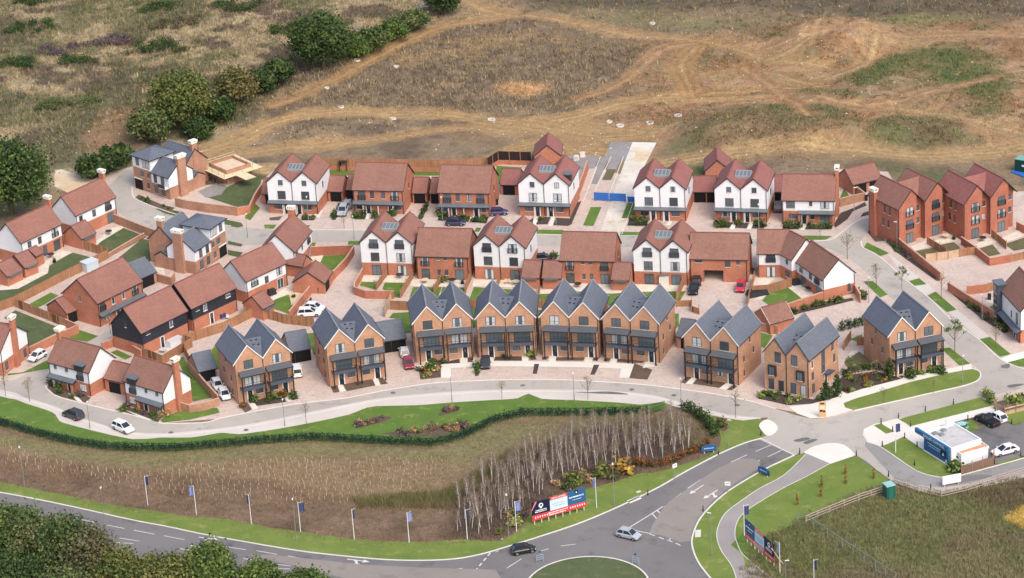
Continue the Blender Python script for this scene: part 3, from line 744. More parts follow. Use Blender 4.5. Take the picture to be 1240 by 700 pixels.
# tower houses
def tower_house(label, L, R, mirror):
    """front wall from the tower corner along the street; local x runs L to R"""
    B = Building('tower_house', label, 'house', L, R, 7.4, 'slate-roofed tower houses', 6.2, 'mixed', 'render', 5.0, 'slate', W=None)
    tw = B.W; sg = -1 if mirror else 1
    X = (lambda x: x) if not mirror else (lambda x: tw - x)
    def sx(a, b): return (min(X(a), X(b)), max(X(a), X(b)))
    # tower: brick to 5 m, glazed white storey, shallow hipped roof
    B.z1 = 5.0
    x0, x1 = sx(0, tw)
    for a, b in (((x0, 0), (x1, 0)), ((x1, 0), (x1, 6.2)), ((x1, 6.2), (x0, 6.2)), ((x0, 6.2), (x0, 0))): B.wallq(a, b, 0, 7.4)
    m = MB(); e = .45; A = [(x0 - e, -e, 7.4), (x1 + e, -e, 7.4), (x1 + e, 6.2 + e, 7.4), (x0 - e, 6.2 + e, 7.4)]; top = ((x0 + x1) / 2, 3.1, 8.75)
    for i in range(4): m.poly([A[i], A[(i + 1) % 4], top])
    m.poly(A[::-1], 1)
    for i in range(4):
        a, b = A[i], A[(i + 1) % 4]; m.bar((a[0], a[1], 7.36), (b[0], b[1], 7.36), .14, 1)
    m.build('tower_roof', [MT['slate'], MT['trim_dark']], B.root)
    # wing along the front, lower eaves; gable faces the far end with the chimney stack on it
    B.z1 = 2.6; w0, w1 = sx(tw, tw + 5.6)
    B.vol(w0, w1, 0.0 + .02, 6.4, 4.9, 2.5, 'x'); B.roof(w0, w1, 0, 6.4, 4.9, 2.5, 'x', oh=.2, ov=.1, name='wing_roof')
    # rear block
    B.z1 = 99; r0, r1 = sx(1.0, tw + 3.4)
    B.vol(r0, r1, 6.2, 12.2, 5.0, 2.9, 'x'); B.roof(r0, r1, 6.2, 12.2, 5.0, 2.9, 'x', name='rear_roof')
    B.z1 = 99; l0, l1 = sx(tw + 3.4, tw + 5.4)
    B.vol(l0, l1, 6.4, 9.6, 2.6, 1.0, 'x'); B.roof(l0, l1, 6.4, 9.6, 2.6, 1.0, 'x', oh=.15, ov=.05, name='lean_to_roof')
    B.chimney(X(tw + 5.85), 3.4, 0, 8.3, .8, 2.0); B.chimney(X(tw + 3.1), 9.2, 4.0, 9.0, .8, 1.3)
    # windows
    cx = X(tw * .5)
    B.win('F', X(tw * .28), 5.4, 1.0, 1.6, 'w1'); B.win('F', X(tw * .75), 5.3, 2.2, 1.8, 'fr4'); B.win('F', cx, 3.2, 1.1, 1.2, 'w2'); B.win('F', X(tw * .85), 3.2, .7, 1.1, 'w1'); B.win('F', X(tw * .8), .9, .8, 1.2, 'w1')
    p = MB(); a, b = sx(.2, 2.6); p.box(a, b, -.05, .1, .03, 2.3, 0); p.box(a - .1, b + .1, -.1, .12, 2.3, 2.55, 1); p.build('porch_shade_panel', [MT['dark_panel'], MT['cap']], B.root)  # near-black panel on the wall paints the porch's shade; cream lintel above
    for i in range(2): B.win('F', X(tw + 1.3 + 2.3 * i), 2.8, 1.0, 1.7, 'w2'); B.win('F', X(tw + 1.3 + 2.3 * i), .4, 1.0, 1.7, 'w2')
    # glazed balcony on the tower end wall
    face = 'R' if mirror else 'L'
    if mirror:
        for y in (1.3, 3.0, 4.7): B.win('R', y, 5.2, 1.4, 2.0, 'fr')
        B.win('R', 3, 3.0, 1.2, 1.2, 'w2')
    else:
        for y in (1.3, 3.0, 4.7): B.win('L', B.D - y, 5.2, 1.4, 2.0, 'fr')
        B.win('L', 3, 3.0, 1.2, 1.2, 'w2')
    r = MB(); xx = X(-.05); r.box(xx - .04, xx + .04, .3, 5.9, 5.0, 5.12); r.box(xx - .03, xx + .03, .3, 5.9, 6.0, 6.06)
    for k in range(12): r.box(xx - .015, xx + .015, .4 + k * .48, .44 + k * .48, 5.1, 6.0)
    r.build('railing', [MT['rail']], B.root)
    b = MB(); a, c = sx(tw + 3.3, tw + 5.5); b.box(a, c, -1.1, -.02, 2.45, 2.62); b.box(a, c, -1.14, -1.08, 2.62, 3.4, 1); bb = b.build('balcony', [MT['render'], MT['rail']], B.root) if not mirror else None
    st = MB(); a, c = sx(0, tw); st.box(a - .03, c + .03, -.06, -.02, 4.92, 5.08); st.build('string_course', [MT['cap']], B.root)
    B.b.build('brick_wall', [MT['mixed']], B.root); B.c.build('upper_wall', [MT['render']], B.root)
    return B
# first one: front faces lower left; second mirrored
tower_house('slate-roofed tower house next to the scaffolded half-built walls', (159.5, 187), (181, 194.2), False)
tower_house('slate-roofed tower house inside the bend, facing the street junction with two chimneys', (253.2, 276.8), (271.2, 265), True)

# garages
Gg = 'small garages with tiled roofs'
garage('single brick garage between the white pair and the two silver cars', (396.8, 231), (414.2, 231.4), doors=((.55, 2.3),), group=Gg)
garage('narrow brick garage tucked against the wide brick pair, behind the silver cars', (419.4, 229), (434, 229.4), doors=((.3, 1.6),), group=Gg)
garage('single garage left of the clipped hedge strip between the two wide brick pairs', (499.3, 233.2), (516.2, 233.4), doors=((.5, 2.3),), group=Gg)
garage('single garage right of the clipped hedge strip between the two wide brick pairs', (520.7, 233.5), (536, 233.8), doors=((.4, 1.8),), group=Gg)
garage('single garage beside the dark boarded fence, its drive holding a purple car', (606.2, 223), (627.7, 223.4), doors=((.45, 2.4),), group=Gg, roof='tile2')
garage('single garage tucked behind the orange garden wall of the scaffolding plot', (316.8, 234.2), (331, 234.4), doors=((.55, 1.3),), group=Gg)
garage('open tiled car port with two bays joining two white pairs', (839.6, 231.6), (866, 231.8), 2.4, 5.6, doors=((.3, 2.3), (.8, 1.6)), name='car_port', roof='tile2')
garage('tiled link garage with a silver car on its drive, against the chimneyed white house', (936.8, 231.6), (950, 231.8), 2.5, 6.6, doors=((.45, 1.5),), group=Gg, roof='tile2')
garage('double brick garage with two dark openings at the end of the top lane', (1032.9, 223.2), (1067.6, 215.3), 2.35, 6.2, doors=((.27, 2.5), (.75, 2.3)), group=Gg)
garage('tall brick outbuilding with a plum-tiled gable behind the dormered white pair', (647, 188.6), (678.7, 187.6), 3.0, 7.0, 2.3, 'y', roof='tile2', doors=())
garage('brick outbuilding with a plum-tiled gable behind the open car port', (853.9, 206.6), (884, 205.6), 2.8, 7.0, 2.2, 'y', roof='tile2', doors=())
garage('small tiled garage seen from behind, next to the white pair and a parked black car', (631.6, 335.2), (652.3, 336), doors=(), gutter_box=True, group=Gg, roof='tile3')
garage('small tiled garage seen from behind, against the wide brick pair with open patio doors', (656.8, 336.1), (679.2, 336.4), doors=(), gutter_box=True, group=Gg, roof='tile3')
garage('small tiled garage seen from behind, with pink garden toys at its wall', (740.5, 338), (761.6, 338.7), doors=(), gutter_box=True, group=Gg, roof='tile3')
garage('brick garage with a gable facing the walled court, beside two white cars', (354.8, 341.2), (392.3, 342.6), 2.3, 5.6, 2.1, 'y', doors=((.35, 2.4),), face='R', group=Gg)
garage('tiled lean-to extension with a black barbecue beside it on the patio', (318, 373.5), (331.6, 366.5), 2.5, 5.0, 1.9, 'x', doors=(), gutter_box=True, name='garden_extension')
garage('tiled extension reaching from the chimneyed gabled house towards the corner lawn', (366, 322), (377, 314.5), 2.6, 4.0, 1.6, 'y', doors=(), name='garden_extension')
garage('tiled garden extension with flat grey edge, nearest the left chimney house back door', (29.7, 323.9), (45.2, 317.4), 2.3, 5.4, 1.9, 'x', doors=(), gutter_box=True, name='garden_extension')
garage('tiled garden extension cut by the edge, left of its twin on the long patio', (8.5, 334.4), (26.5, 325.8), 2.3, 5.4, 1.9, 'x', doors=(), gutter_box=True, name='garden_extension')
garage('tiled porch roof between the extension and patio doors of the edge chimney house', (43.5, 310.2), (52.5, 305.4), 2.4, 3.4, 1.1, 'x', doors=(), name='garden_extension')
garage('tiled brick garden extension behind the street-corner chimney house', (98.7, 289), (115.4, 281.2), 2.4, 5.2, 2.1, 'x', doors=(), gutter_box=True, name='garden_extension')
garage('brick garage with dark opening beside the red brick house with the canopy', (80.6, 379.4), (95.5, 373.5), 2.3, 6.2, 2.0, 'x', doors=((.5, 2.3),), group=Gg)
garage('tiled link garage with a dark door between the two dormer houses', (126.5, 457.5), (152, 463.5), 2.6, 5.6, 2.2, 'x', doors=((.45, 2.5),), group=Gg, roof='tile3')
garage('slate-roofed garage with a black opening at the head of the drive with two white cars', (240.3, 449.7), (262, 444.8), 2.3, 6.0, 2.2, 'x', base='mixed', roof='slate', doors=((.5, 2.8),), trim='trim_dark', group='slate-roofed garages')
garage('slate-roofed garage behind the white people carrier', (351, 425.6), (375.5, 421.3), 2.45, 6.2, 2.4, 'x', base='mixed', roof='slate', doors=((.62, 2.9), (.1, .9)), group='slate-roofed garages')
garage('slate-roofed double garage behind the white and red cars', (461, 413.4), (491.4, 408.8), 2.45, 6.4, 2.4, 'x', base='mixed', roof='slate', doors=((.25, 1.5), (.7, 2.6)), group='slate-roofed garages')
garage('slate-roofed garage half hidden beside the askew balcony pair', (819.7, 406.5), (836, 408.4), 2.4, 5.6, 2.2, 'x', base='mixed', roof='slate', doors=((.6, 1.6),), group='slate-roofed garages')
garage('red-tiled garage behind the askew balcony pair, pale verge along its gable', (912, 378), (932.5, 391.5), 2.3, 5.0, 2.0, 'y', base='red', roof='tile3', doors=(), trim='trim_white', group=Gg)
garage('slate-roofed garage set back beside the red brick canopied house', (168.6, 337.1), (188.8, 328.6), 2.4, 6.0, 2.2, 'x', base='mixed', roof='slate', doors=((.5, 2.9),), group='slate-roofed garages')

# house at the right-hand edge with a boxed bay
B = villa('white over brick house cut by the frame, with a tall dark boxed bay', (1211.7, 349), (1236.2, 376.0), 6.4, 7.0, 3.6, z1=2.6, roof='tile3')
m = MB(); m.box(-1.3, .9, -.9, .6, .02, 7.4); m.box(-1.5, 1.1, -1.1, .8, 7.4, 7.6, 1); bay = m.build('boxed_bay', [MT['balc'], MT['trim_grey']], B.root)
for z in (1.0, 3.4, 5.6):
    f, p, r = win_mesh(1.3, 1.5, 'w2'); w = inst('window', f, bay, (-.2, -.92, z)); inst('pane', p, w)
B.win('F', B.W * .55, 3.2, .35, 1.2, 'w1'); B.win('F', B.W * .82, 2.9, .9, 2.2, 'w1'); B.canopy(1.2, B.W + .5, 2.3, 1.1, .4, mat='slate'); B.door('F', B.W * .72); B.done()
# ------------------------------------------------------------------ terrain
LAT = NR.random((256, 256))
def vnoise(x, y, sc, seed=0):
    x = x / sc + seed * 17.31; y = y / sc + seed * 9.77
    xi = np.floor(x).astype(int); yi = np.floor(y).astype(int); fx = x - xi; fy = y - yi
    fx = fx * fx * (3 - 2 * fx); fy = fy * fy * (3 - 2 * fy)
    g = lambda a, b: LAT[a % 256, b % 256]
    return (g(xi, yi) * (1 - fx) + g(xi + 1, yi) * fx) * (1 - fy) + (g(xi, yi + 1) * (1 - fx) + g(xi + 1, yi + 1) * fx) * fy
def fbm(x, y, sc, seed=0, o=4):
    t = 0; a = .5; n = 0
    for i in range(o): t = t + a * vnoise(x, y, sc / 2 ** i, seed + i * 3); n += a; a *= .55
    return t / n
def segdist(X, Y, P, closed=False):
    d = np.full(X.shape, 1e9)
    m = len(P)
    for i in range(m if closed else m - 1):
        ax, ay = P[i]; bx, by = P[(i + 1) % m]; dx, dy = bx - ax, by - ay; L = dx * dx + dy * dy + 1e-9
        t = np.clip(((X - ax) * dx + (Y - ay) * dy) / L, 0, 1)
        d = np.minimum(d, np.hypot(X - ax - t * dx, Y - ay - t * dy))
    return d
def inside(X, Y, P):
    c = np.zeros(X.shape, bool); m = len(P)
    for i in range(m):
        ax, ay = P[i]; bx, by = P[(i + 1) % m]
        if ay == by: continue
        k = ((ay > Y) != (by > Y)) & (X < (bx - ax) * (Y - ay) / (by - ay) + ax); c ^= k
    return c
def W2(px): return [(p.x, p.y) for p in GL(px)]
def sdf(X, Y, px):
    P = W2(px); d = segdist(X, Y, P, True); return np.where(inside(X, Y, P), -d, d)
def sst(v, lo, hi):
    t = np.clip((v - lo) / (hi - lo), 0, 1); return t * t * (3 - 2 * t)

DEV = [(-60, 400), (-60, 300), (0, 262), (60, 215), (128, 196), (165, 172), (245, 172), (318, 188), (330, 205), (400, 184), (590, 174), (640, 160), (690, 160), (720, 168), (790, 172), (800, 205), (1000, 208), (1015, 190), (1085, 190), (1150, 205), (1240, 205), (1320, 200), (1320, 900), (-60, 900)]
xs = np.concatenate([[-6000, -2000, -700, -350], np.arange(-172, 172.1, .48), [350, 700, 2000, 6000]])
ys = np.concatenate([[-4000, -1200, -500, -250], np.arange(-142, 262.1, .55), [290, 330, 400, 520, 700, 1000, 2000, 4000, 9000]])
TX, TY = np.meshgrid(xs, ys)
dev = sdf(TX, TY, DEV)
fld = sst(dev, 2, 14)
TZ = fld * (1.7 * (fbm(TX, TY, 45, 1, 3) - .45) + .9 * (fbm(TX, TY, 7, 5, 3) - .45) + .35 * (fbm(TX, TY, 2.6, 8, 2) - .5))
def mound(px, py, r, h, ry=None, p=2):
    global TZ
    c = G(px, py); q = np.hypot((TX - c.x) / r, (TY - c.y) / (ry or r))
    TZ = TZ + 1.5 * h * np.exp(-q ** p) * np.minimum(1, fld * 2) * (.75 + .5 * fbm(TX, TY, 4, 9, 3))
for a in ((1010, 50, 13, 2.6, 12, 4), (995, 168, 7, 1.6, 5), (935, 160, 9, 2.0, 6), (885, 160, 10, 1.6, 7), (1080, 170, 15, 1.8, 8), (1000, 130, 12, 1.3, 7), (1160, 130, 22, 1.4, 14), (150, 150, 14, 1.6, 8), (390, 165, 6, 1.2, 4), (1060, 110, 10, 1.0, 8), (560, 170, 8, .9, 4)): mound(*a)
def polyw(px): return segdist(TX, TY, W2(px))
C = np.zeros(TX.shape + (3,))
def lay(mask, rgb, k=.85):
    global C
    c = np.array([s2l(v) * k for v in rgb]); l = c @ np.array([.3, .55, .15]); c = l + (c - l) * .86; m = np.clip(mask, 0, 1)[..., None]; C = C * (1 - m) + c * m
n1 = fbm(TX, TY, 30, 20); n2 = fbm(TX, TY, 9, 30); n3 = fbm(TX, TY, 3, 40, 3); n4 = fbm(TX, TY, 16, 50)
lay(np.ones(TX.shape), (150, 128, 98))
lay(sst(n2, .42, .62) * .9, (122, 104, 84)); lay(sst(n4, .52, .66) * .7, (176, 148, 108)); lay(sst(n3, .55, .75) * .5, (104, 92, 74))
# left: long grass, bramble and dock, tan with green and purple-brown patches
LEFT = [(-80, 330), (-80, -120), (560, -120), (545, 15), (440, 70), (330, 130), (250, 190), (180, 215), (60, 230)]
lf = sst(-sdf(TX, TY, LEFT), -3, 6)
lay(lf * .9, (166, 148, 112)); lay(lf * sst(n3, .5, .66) * .6, (194, 174, 132)); lay(lf * sst(n2, .47, .55) * .9, (104, 88, 78)); lay(lf * sst(fbm(TX, TY, 13, 60), .52, .58) * .7, (98, 104, 66)); lay(lf * sst(fbm(TX, TY, 6, 64), .57, .64) * .6, (84, 94, 58))
lay(lf * sst(-sdf(TX, TY, [(50, 125), (160, 110), (185, 160), (150, 195), (70, 200)]), -6, 4) * .8, (108, 106, 76))
lay(sst(-sdf(TX, TY, [(95, 175), (130, 150), (165, 140), (185, 165), (150, 195), (110, 200)]), -2, 3) * (.4 + .6 * n3), (160, 122, 88))
# bare worked soil on the right
RIGHT = [(700, 60), (850, 40), (930, 25), (1060, 20), (1330, 25), (1330, 205), (1020, 190), (790, 195), (640, 175), (560, 165), (690, 140), (760, 110), (790, 70)]
rt = sst(-sdf(TX, TY, RIGHT), -6, 10)
lay(rt * .88, (182, 142, 96)); lay(rt * sst(n2, .46, .6) * .7, (150, 118, 86)); lay(rt * sst(fbm(TX, TY, 20, 70), .5, .6) * .6, (130, 118, 84)); lay(rt * sst(n3, .52, .7) * .45, (190, 162, 126)); lay(rt * sst(fbm(TX, TY, 5, 77), .57, .66) * .5, (112, 112, 72)); lay(rt * sst(fbm(TX, TY, 8, 83), .54, .62) * .6, (158, 112, 74))
for poly, rgb, s in (([(1060, 80), (1100, 55), (1160, 55), (1210, 80), (1230, 130), (1200, 145), (1150, 120), (1110, 90), (1060, 110)], (98, 112, 62), 4), ([(1030, 95), (1075, 70), (1080, 100), (1040, 115)], (92, 110, 60), 3),
    ([(1040, 165), (1090, 145), (1160, 165), (1190, 175), (1130, 185), (1060, 185)], (108, 110, 68), 4), ([(905, 110), (960, 105), (1040, 130), (1040, 165), (960, 170), (930, 165), (900, 140)], (112, 114, 72), 5),
    ([(820, 180), (850, 150), (880, 150), (870, 175), (840, 185)], (104, 116, 66), 3), ([(780, 205), (850, 200), (860, 215), (790, 222)], (98, 116, 60), 2), ([(1060, 200), (1130, 205), (1180, 225), (1090, 225)], (110, 112, 72), 3),
    ([(600, -10), (900, -10), (1240, -20), (1240, 15), (1080, 20), (900, 12), (640, 10)], (104, 94, 74), 5), ([(650, 12), (880, 18), (950, 20), (850, 36), (720, 28)], (136, 128, 86), 5), ([(1040, 25), (1120, 18), (1180, 20), (1100, 30)], (136, 132, 82), 3)):
    lay(sst(-sdf(TX, TY, poly) + 8 * (n2 - .5), -s, s) * (.35 + .9 * n3), rgb)
# brown rough grass in the central island of the site
CENT = [(300, 125), (470, 50), (560, 22), (650, 35), (790, 55), (800, 75), (700, 130), (560, 140), (430, 135)]
lay(fld * sst(-sdf(TX, TY, [(290, 185), (600, 150), (1000, 135), (1320, 175), (1320, 195), (640, 190), (330, 205)]), -3, 6) * sst(fbm(TX, TY, 6, 33), .45, .6) * .7, (128, 104, 78))
ct = sst(-sdf(TX, TY, CENT), -2, 6)
lay(ct * .85, (138, 120, 96)); lay(ct * sst(n3, .46, .62) * .6, (112, 98, 84)); lay(ct * sst(n2, .55, .68) * .7, (170, 142, 102))
lay(sst(-sdf(TX, TY, [(595, 105), (620, 97), (680, 102), (650, 115), (605, 115)]), -1, 3), (206, 160, 106))
# tracks of bare clay
TRK = np.zeros(TX.shape)
def track(px, w, rgb=(204, 164, 118), soft=2.2, ruts=True):
    global TZ, TRK
    d0 = polyw(smooth(px, 4)); d = d0 + (n3 - .5) * 2.4 + (n2 - .5) * 1.6
    m = 1 - sst(d, w / 2, w / 2 + soft); lay(m * (.5 + .75 * n3), rgb)
    if ruts:
        for o in (.95, w * .5 + .5):
            q = (1 - sst(np.abs(d0 - o - (n4 - .5)), .12, .55)) * (.3 + .7 * n2); lay(q * .55, (150, 108, 68)); TZ = TZ - .10 * q * fld
        lay((1 - sst(np.abs(d0 - .1), .1, .6)) * .3 * m, (206, 174, 122))
    TZ = TZ - .18 * m * fld; TRK = np.maximum(TRK, m)
track([(240, 185), (300, 165), (345, 145), (420, 135), (520, 137), (590, 145), (640, 150), (700, 140), (760, 122), (830, 115), (900, 118), (1000, 130)], 4.4, (190, 154, 98))
track([(330, 130), (400, 100), (470, 62), (530, 35), (590, 24), (620, 18)], 2.8, (182, 144, 90))
track([(555, -2), (600, 15), (680, 24), (760, 40), (830, 45), (880, 55), (930, 70), (1000, 80)], 3.0, (182, 146, 94))
track([(842, 56), (825, 75), (830, 92), (838, 110)], 4.5, (178, 138, 84))
track([(640, 150), (690, 160), (730, 165), (780, 160), (700, 150)], 6, (186, 150, 96))
track([(270, 190), (340, 180), (400, 176), (480, 165), (560, 155), (620, 160)], 3.4, (188, 152, 98))
track([(780, 200), (850, 192), (930, 182), (1020, 182), (1120, 190), (1200, 185), (1300, 175)], 4, (184, 154, 102))
track([(930, 70), (980, 60), (1000, 30), (1040, 22), (1060, 45), (1050, 75), (1000, 95)], 1.6, (176, 146, 98))
track([(1000, 130), (1080, 138), (1150, 150), (1240, 165), (1320, 170)], 2.4, (180, 152, 104))
track([(860, 90), (920, 85), (960, 95), (1010, 110)], 2.4, (174, 142, 92)); track([(850, 110), (930, 108), (1000, 105)], 2, (174, 138, 88))
track([(590, 205), (640, 178), (720, 185), (770, 190)], 6, (184, 148, 94))
track([(700, 120), (760, 95), (800, 60), (840, 50)], 2, (176, 136, 92)); track([(880, 125), (960, 120), (1040, 135), (1120, 125), (1200, 100)], 2.4, (180, 142, 98)); track([(930, 60), (1000, 55), (1080, 45), (1180, 40), (1300, 45)], 2.6, (184, 146, 102)); track([(900, 80), (940, 110), (980, 150)], 2.2, (172, 130, 86))
track([(240, 200), (300, 205), (330, 205)], 5, (210, 176, 118))
lay(sst(-sdf(TX, TY, [(65, 205), (90, 210), (118, 222), (95, 235), (66, 228)]), -1, 2), (214, 190, 152))
# the strip between the estate and the main road
FRONT = [(-80, 505), (0, 515), (97, 541), (161, 548), (273, 543), (380, 535), (451, 539), (530, 541), (600, 513), (720, 505), (856, 501), (868, 515), (866, 534), (845, 550), (800, 566), (750, 580), (690, 592), (648, 612), (628, 642), (560, 655), (473, 657), (380, 647), (276, 630), (129, 611), (-80, 570)]
fr = sst(-sdf(TX, TY, FRONT), -3, 1)
lay(fr, (134, 110, 86)); lay(fr * sst(n2, .45, .65) * .7, (112, 92, 74)); lay(fr * sst(n3, .48, .68) * .7, (148, 122, 98)); lay(sst(-sdf(TX, TY, [(-80, 545), (60, 556), (200, 572), (330, 582), (440, 606), (540, 596), (600, 560), (540, 548), (450, 552), (330, 552), (161, 562), (0, 530), (-80, 520)]), -2, 4) * .8 * (.6 + .8 * n3), (172, 148, 114))
lay(sst(-sdf(TX, TY, [(-80, 512), (97, 544), (161, 552), (273, 547), (380, 538), (451, 543), (530, 545), (600, 517), (690, 508), (640, 540), (600, 565), (540, 598), (440, 605), (330, 580), (200, 572), (60, 552), (-80, 530)]), -2, 2) * .75, (152, 130, 98))
lay(sst(-sdf(TX, TY, [(-80, 508), (97, 543), (161, 550), (380, 536), (451, 541), (530, 543), (600, 515), (760, 506), (720, 520), (620, 540), (560, 562), (450, 552), (330, 553), (161, 566), (60, 552), (-80, 522)]), -2, 2) * .7, (138, 138, 86))
lay(sst(-sdf(TX, TY, [(430, 606), (540, 596), (585, 570), (620, 548), (650, 545), (620, 575), (590, 600), (540, 612), (440, 614)]), -1, 2) * .8, (112, 118, 66))
GROVE = [(545, 650), (555, 605), (600, 572), (640, 545), (700, 522), (760, 508), (830, 505), (850, 520), (845, 545), (800, 562), (760, 572), (700, 585), (680, 600), (640, 620), (610, 655)]
lay(sst(-sdf(TX, TY, GROVE), -1, 1.5) * .92, (104, 86, 82)); lay(sst(-sdf(TX, TY, [(700, 505), (850, 500), (862, 520), (840, 545), (800, 520), (720, 516)]), -1, 2) * .6, (130, 124, 84))
# rough field lower right
RF = [(965, 633), (1030, 602), (1083, 586), (1140, 598), (1180, 590), (1320, 560), (1320, 760), (930, 760), (905, 690), (920, 655)]
rf = sst(-sdf(TX, TY, RF), -1.5, 1)
lay(rf, (138, 128, 92)); lay(rf * sst(n2, .46, .6) * .6, (120, 106, 84)); lay(rf * sst(fbm(TX, TY, 22, 80), .48, .58) * .8, (116, 126, 70)); lay(rf * sst(n3, .5, .7) * .4, (152, 140, 102))
lay(sst(-sdf(TX, TY, [(1155, 598), (1320, 560), (1320, 600), (1215, 620)]), -2, 3) * .8, (112, 90, 74))
lay(sst(-sdf(TX, TY, [(1215, 626), (1240, 612), (1320, 600), (1320, 660), (1240, 640)]), -.6, .6), (214, 178, 74))
lay(sst(-sdf(TX, TY, [(990, 720), (900, 650), (975, 635), (1010, 690)]), -3, 4) * .6, (108, 118, 62))
ny, nx = TX.shape
def hz(x, y):
    i = int(np.clip(np.searchsorted(ys, y), 1, ny - 1)); j = int(np.clip(np.searchsorted(xs, x), 1, nx - 1))
    fx = (x - xs[j - 1]) / (xs[j] - xs[j - 1]); fy = (y - ys[i - 1]) / (ys[i] - ys[i - 1])
    return float((TZ[i - 1, j - 1] * (1 - fx) + TZ[i - 1, j] * fx) * (1 - fy) + (TZ[i, j - 1] * (1 - fx) + TZ[i, j] * fx) * fy)
def gidx(x, y):
    return np.clip(np.searchsorted(ys, y), 0, ny - 1), np.clip(np.searchsorted(xs, x), 0, nx - 1)
def np_mesh(name, co, faces, mat, tint=None, smooth_=False):
    me = bpy.data.meshes.new(name)
    n = len(co); me.vertices.add(n); me.vertices.foreach_set('co', np.ascontiguousarray(co, np.float32).ravel())
    k = faces.shape[1]; m = len(faces)
    me.loops.add(m * k); me.loops.foreach_set('vertex_index', np.ascontiguousarray(faces, np.int32).ravel())
    me.polygons.add(m); me.polygons.foreach_set('loop_start', np.arange(0, m * k, k, dtype=np.int32))
    if tint is not None:
        a = me.attributes.new('tint', 'FLOAT_COLOR', 'POINT'); t = np.ones((n, 4), np.float32); t[:, :3] = tint; a.data.foreach_set('color', t.ravel())
    me.materials.append(mat); me.update(calc_edges=True); me.validate()
    if smooth_: me.polygons.foreach_set('use_smooth', np.ones(m, bool))
    return me
ii = np.arange(ny * nx).reshape(ny, nx)
fc = np.stack([ii[:-1, :-1], ii[:-1, 1:], ii[1:, 1:], ii[1:, :-1]], -1).reshape(-1, 4)
co = np.stack([TX, TY, TZ], -1).reshape(-1, 3)
gm = attr_mat('rough_ground', .95, fine=((.9, .26), (2.6, .30), (.25, .12)), bump=.5)
tag(link(bpy.data.objects.new('ground', np_mesh('ground', co, fc, gm, C.reshape(-1, 3), True))), None, None, None, 'structure')

# ------------------------------------------------------------------ hard surfaces and lawns
PAVE = ground_mat('block_paving', S(216, 196, 181), S(200, 178, 163), .12, S(186, 166, 152), .45, blocks=(.4, .2), fine=(1.2, .07))
ROADC = ground_mat('pale_road', S(188, 179, 166), S(174, 165, 153), .07, S(156, 148, 138), .3, fine=(3.0, .05))
ROADD = ground_mat('asphalt', S(130, 126, 124), S(116, 113, 112), .05, S(96, 93, 93), .16, fine=(3.0, .06))
ROADM = ground_mat('grey_tarmac', S(156, 151, 147), S(142, 138, 134), .07, S(124, 120, 117), .3, fine=(3.0, .05))
ROADB = ground_mat('buff_surfacing', S(152, 142, 133), S(143, 133, 125), .08, S(133, 123, 116), .3, fine=(3.0, .05))
PATH = ground_mat('footway', S(214, 204, 192), S(204, 192, 180), .1, fine=(2.0, .05))
CYCLE = ground_mat('cycle_path', S(164, 156, 150), S(152, 145, 140), .1, fine=(2.5, .05))
SLAB = ground_mat('patio_slab', S(230, 220, 200), S(218, 206, 186), .3, blocks=(.6, .6), fine=(1.5, .04))
CONC = ground_mat('pale_concrete_ground', S(232, 226, 212), S(222, 214, 200), .15, fine=(1.5, .04))
LAWN = ground_mat('lawn_grass', S(102, 132, 38), S(82, 114, 32), .18, S(138, 144, 64), .45, fine=(5.0, .16))
LAWNB = ground_mat('verge_grass', S(122, 140, 48), S(100, 124, 38), .14, S(150, 148, 76), .45, fine=(5.0, .14))
LAWNR = ground_mat('rough_lawn', S(94, 106, 64), S(80, 94, 52), .25, S(122, 116, 80), .6, fine=(4.0, .18))
LAWNX = ground_mat('new_turf', S(112, 106, 70), S(98, 92, 60), .3, S(120, 112, 78), .8, fine=(4.0, .15))
SOIL = ground_mat('planting_soil', S(112, 92, 76), S(96, 78, 64), .4, S(126, 106, 86), 1.0, fine=(4.0, .2))
SOILD = ground_mat('dark_mulch', S(88, 76, 70), S(76, 64, 60), .4, fine=(4.0, .2))
GRAVEL = ground_mat('grey_hardcore', S(158, 152, 148), S(140, 135, 132), .2, fine=(2.0, .12))
SAND = ground_mat('sandy_hardcore', S(214, 178, 128), S(222, 206, 176), .2, S(200, 160, 110), .5, fine=(2.0, .1))
sh = sheet
# base of block paving under the whole estate
sh('paving', [(-60, 470), (-60, 300), (60, 255), (118, 214), (165, 200), (240, 225), (318, 218), (332, 206), (400, 206), (530, 206), (600, 198), (690, 195), (716, 200), (760, 214), (835, 216), (1000, 222), (1016, 205), (1075, 208), (1090, 232), (1240, 232), (1320, 225), (1320, 480), (1240, 480), (1190, 500), (1000, 506), (935, 494), (866, 478), (760, 464), (610, 460), (515, 465), (416, 483), (266, 507), (192, 513), (160, 503), (100, 489), (54, 466), (0, 462)], .012, PAVE)
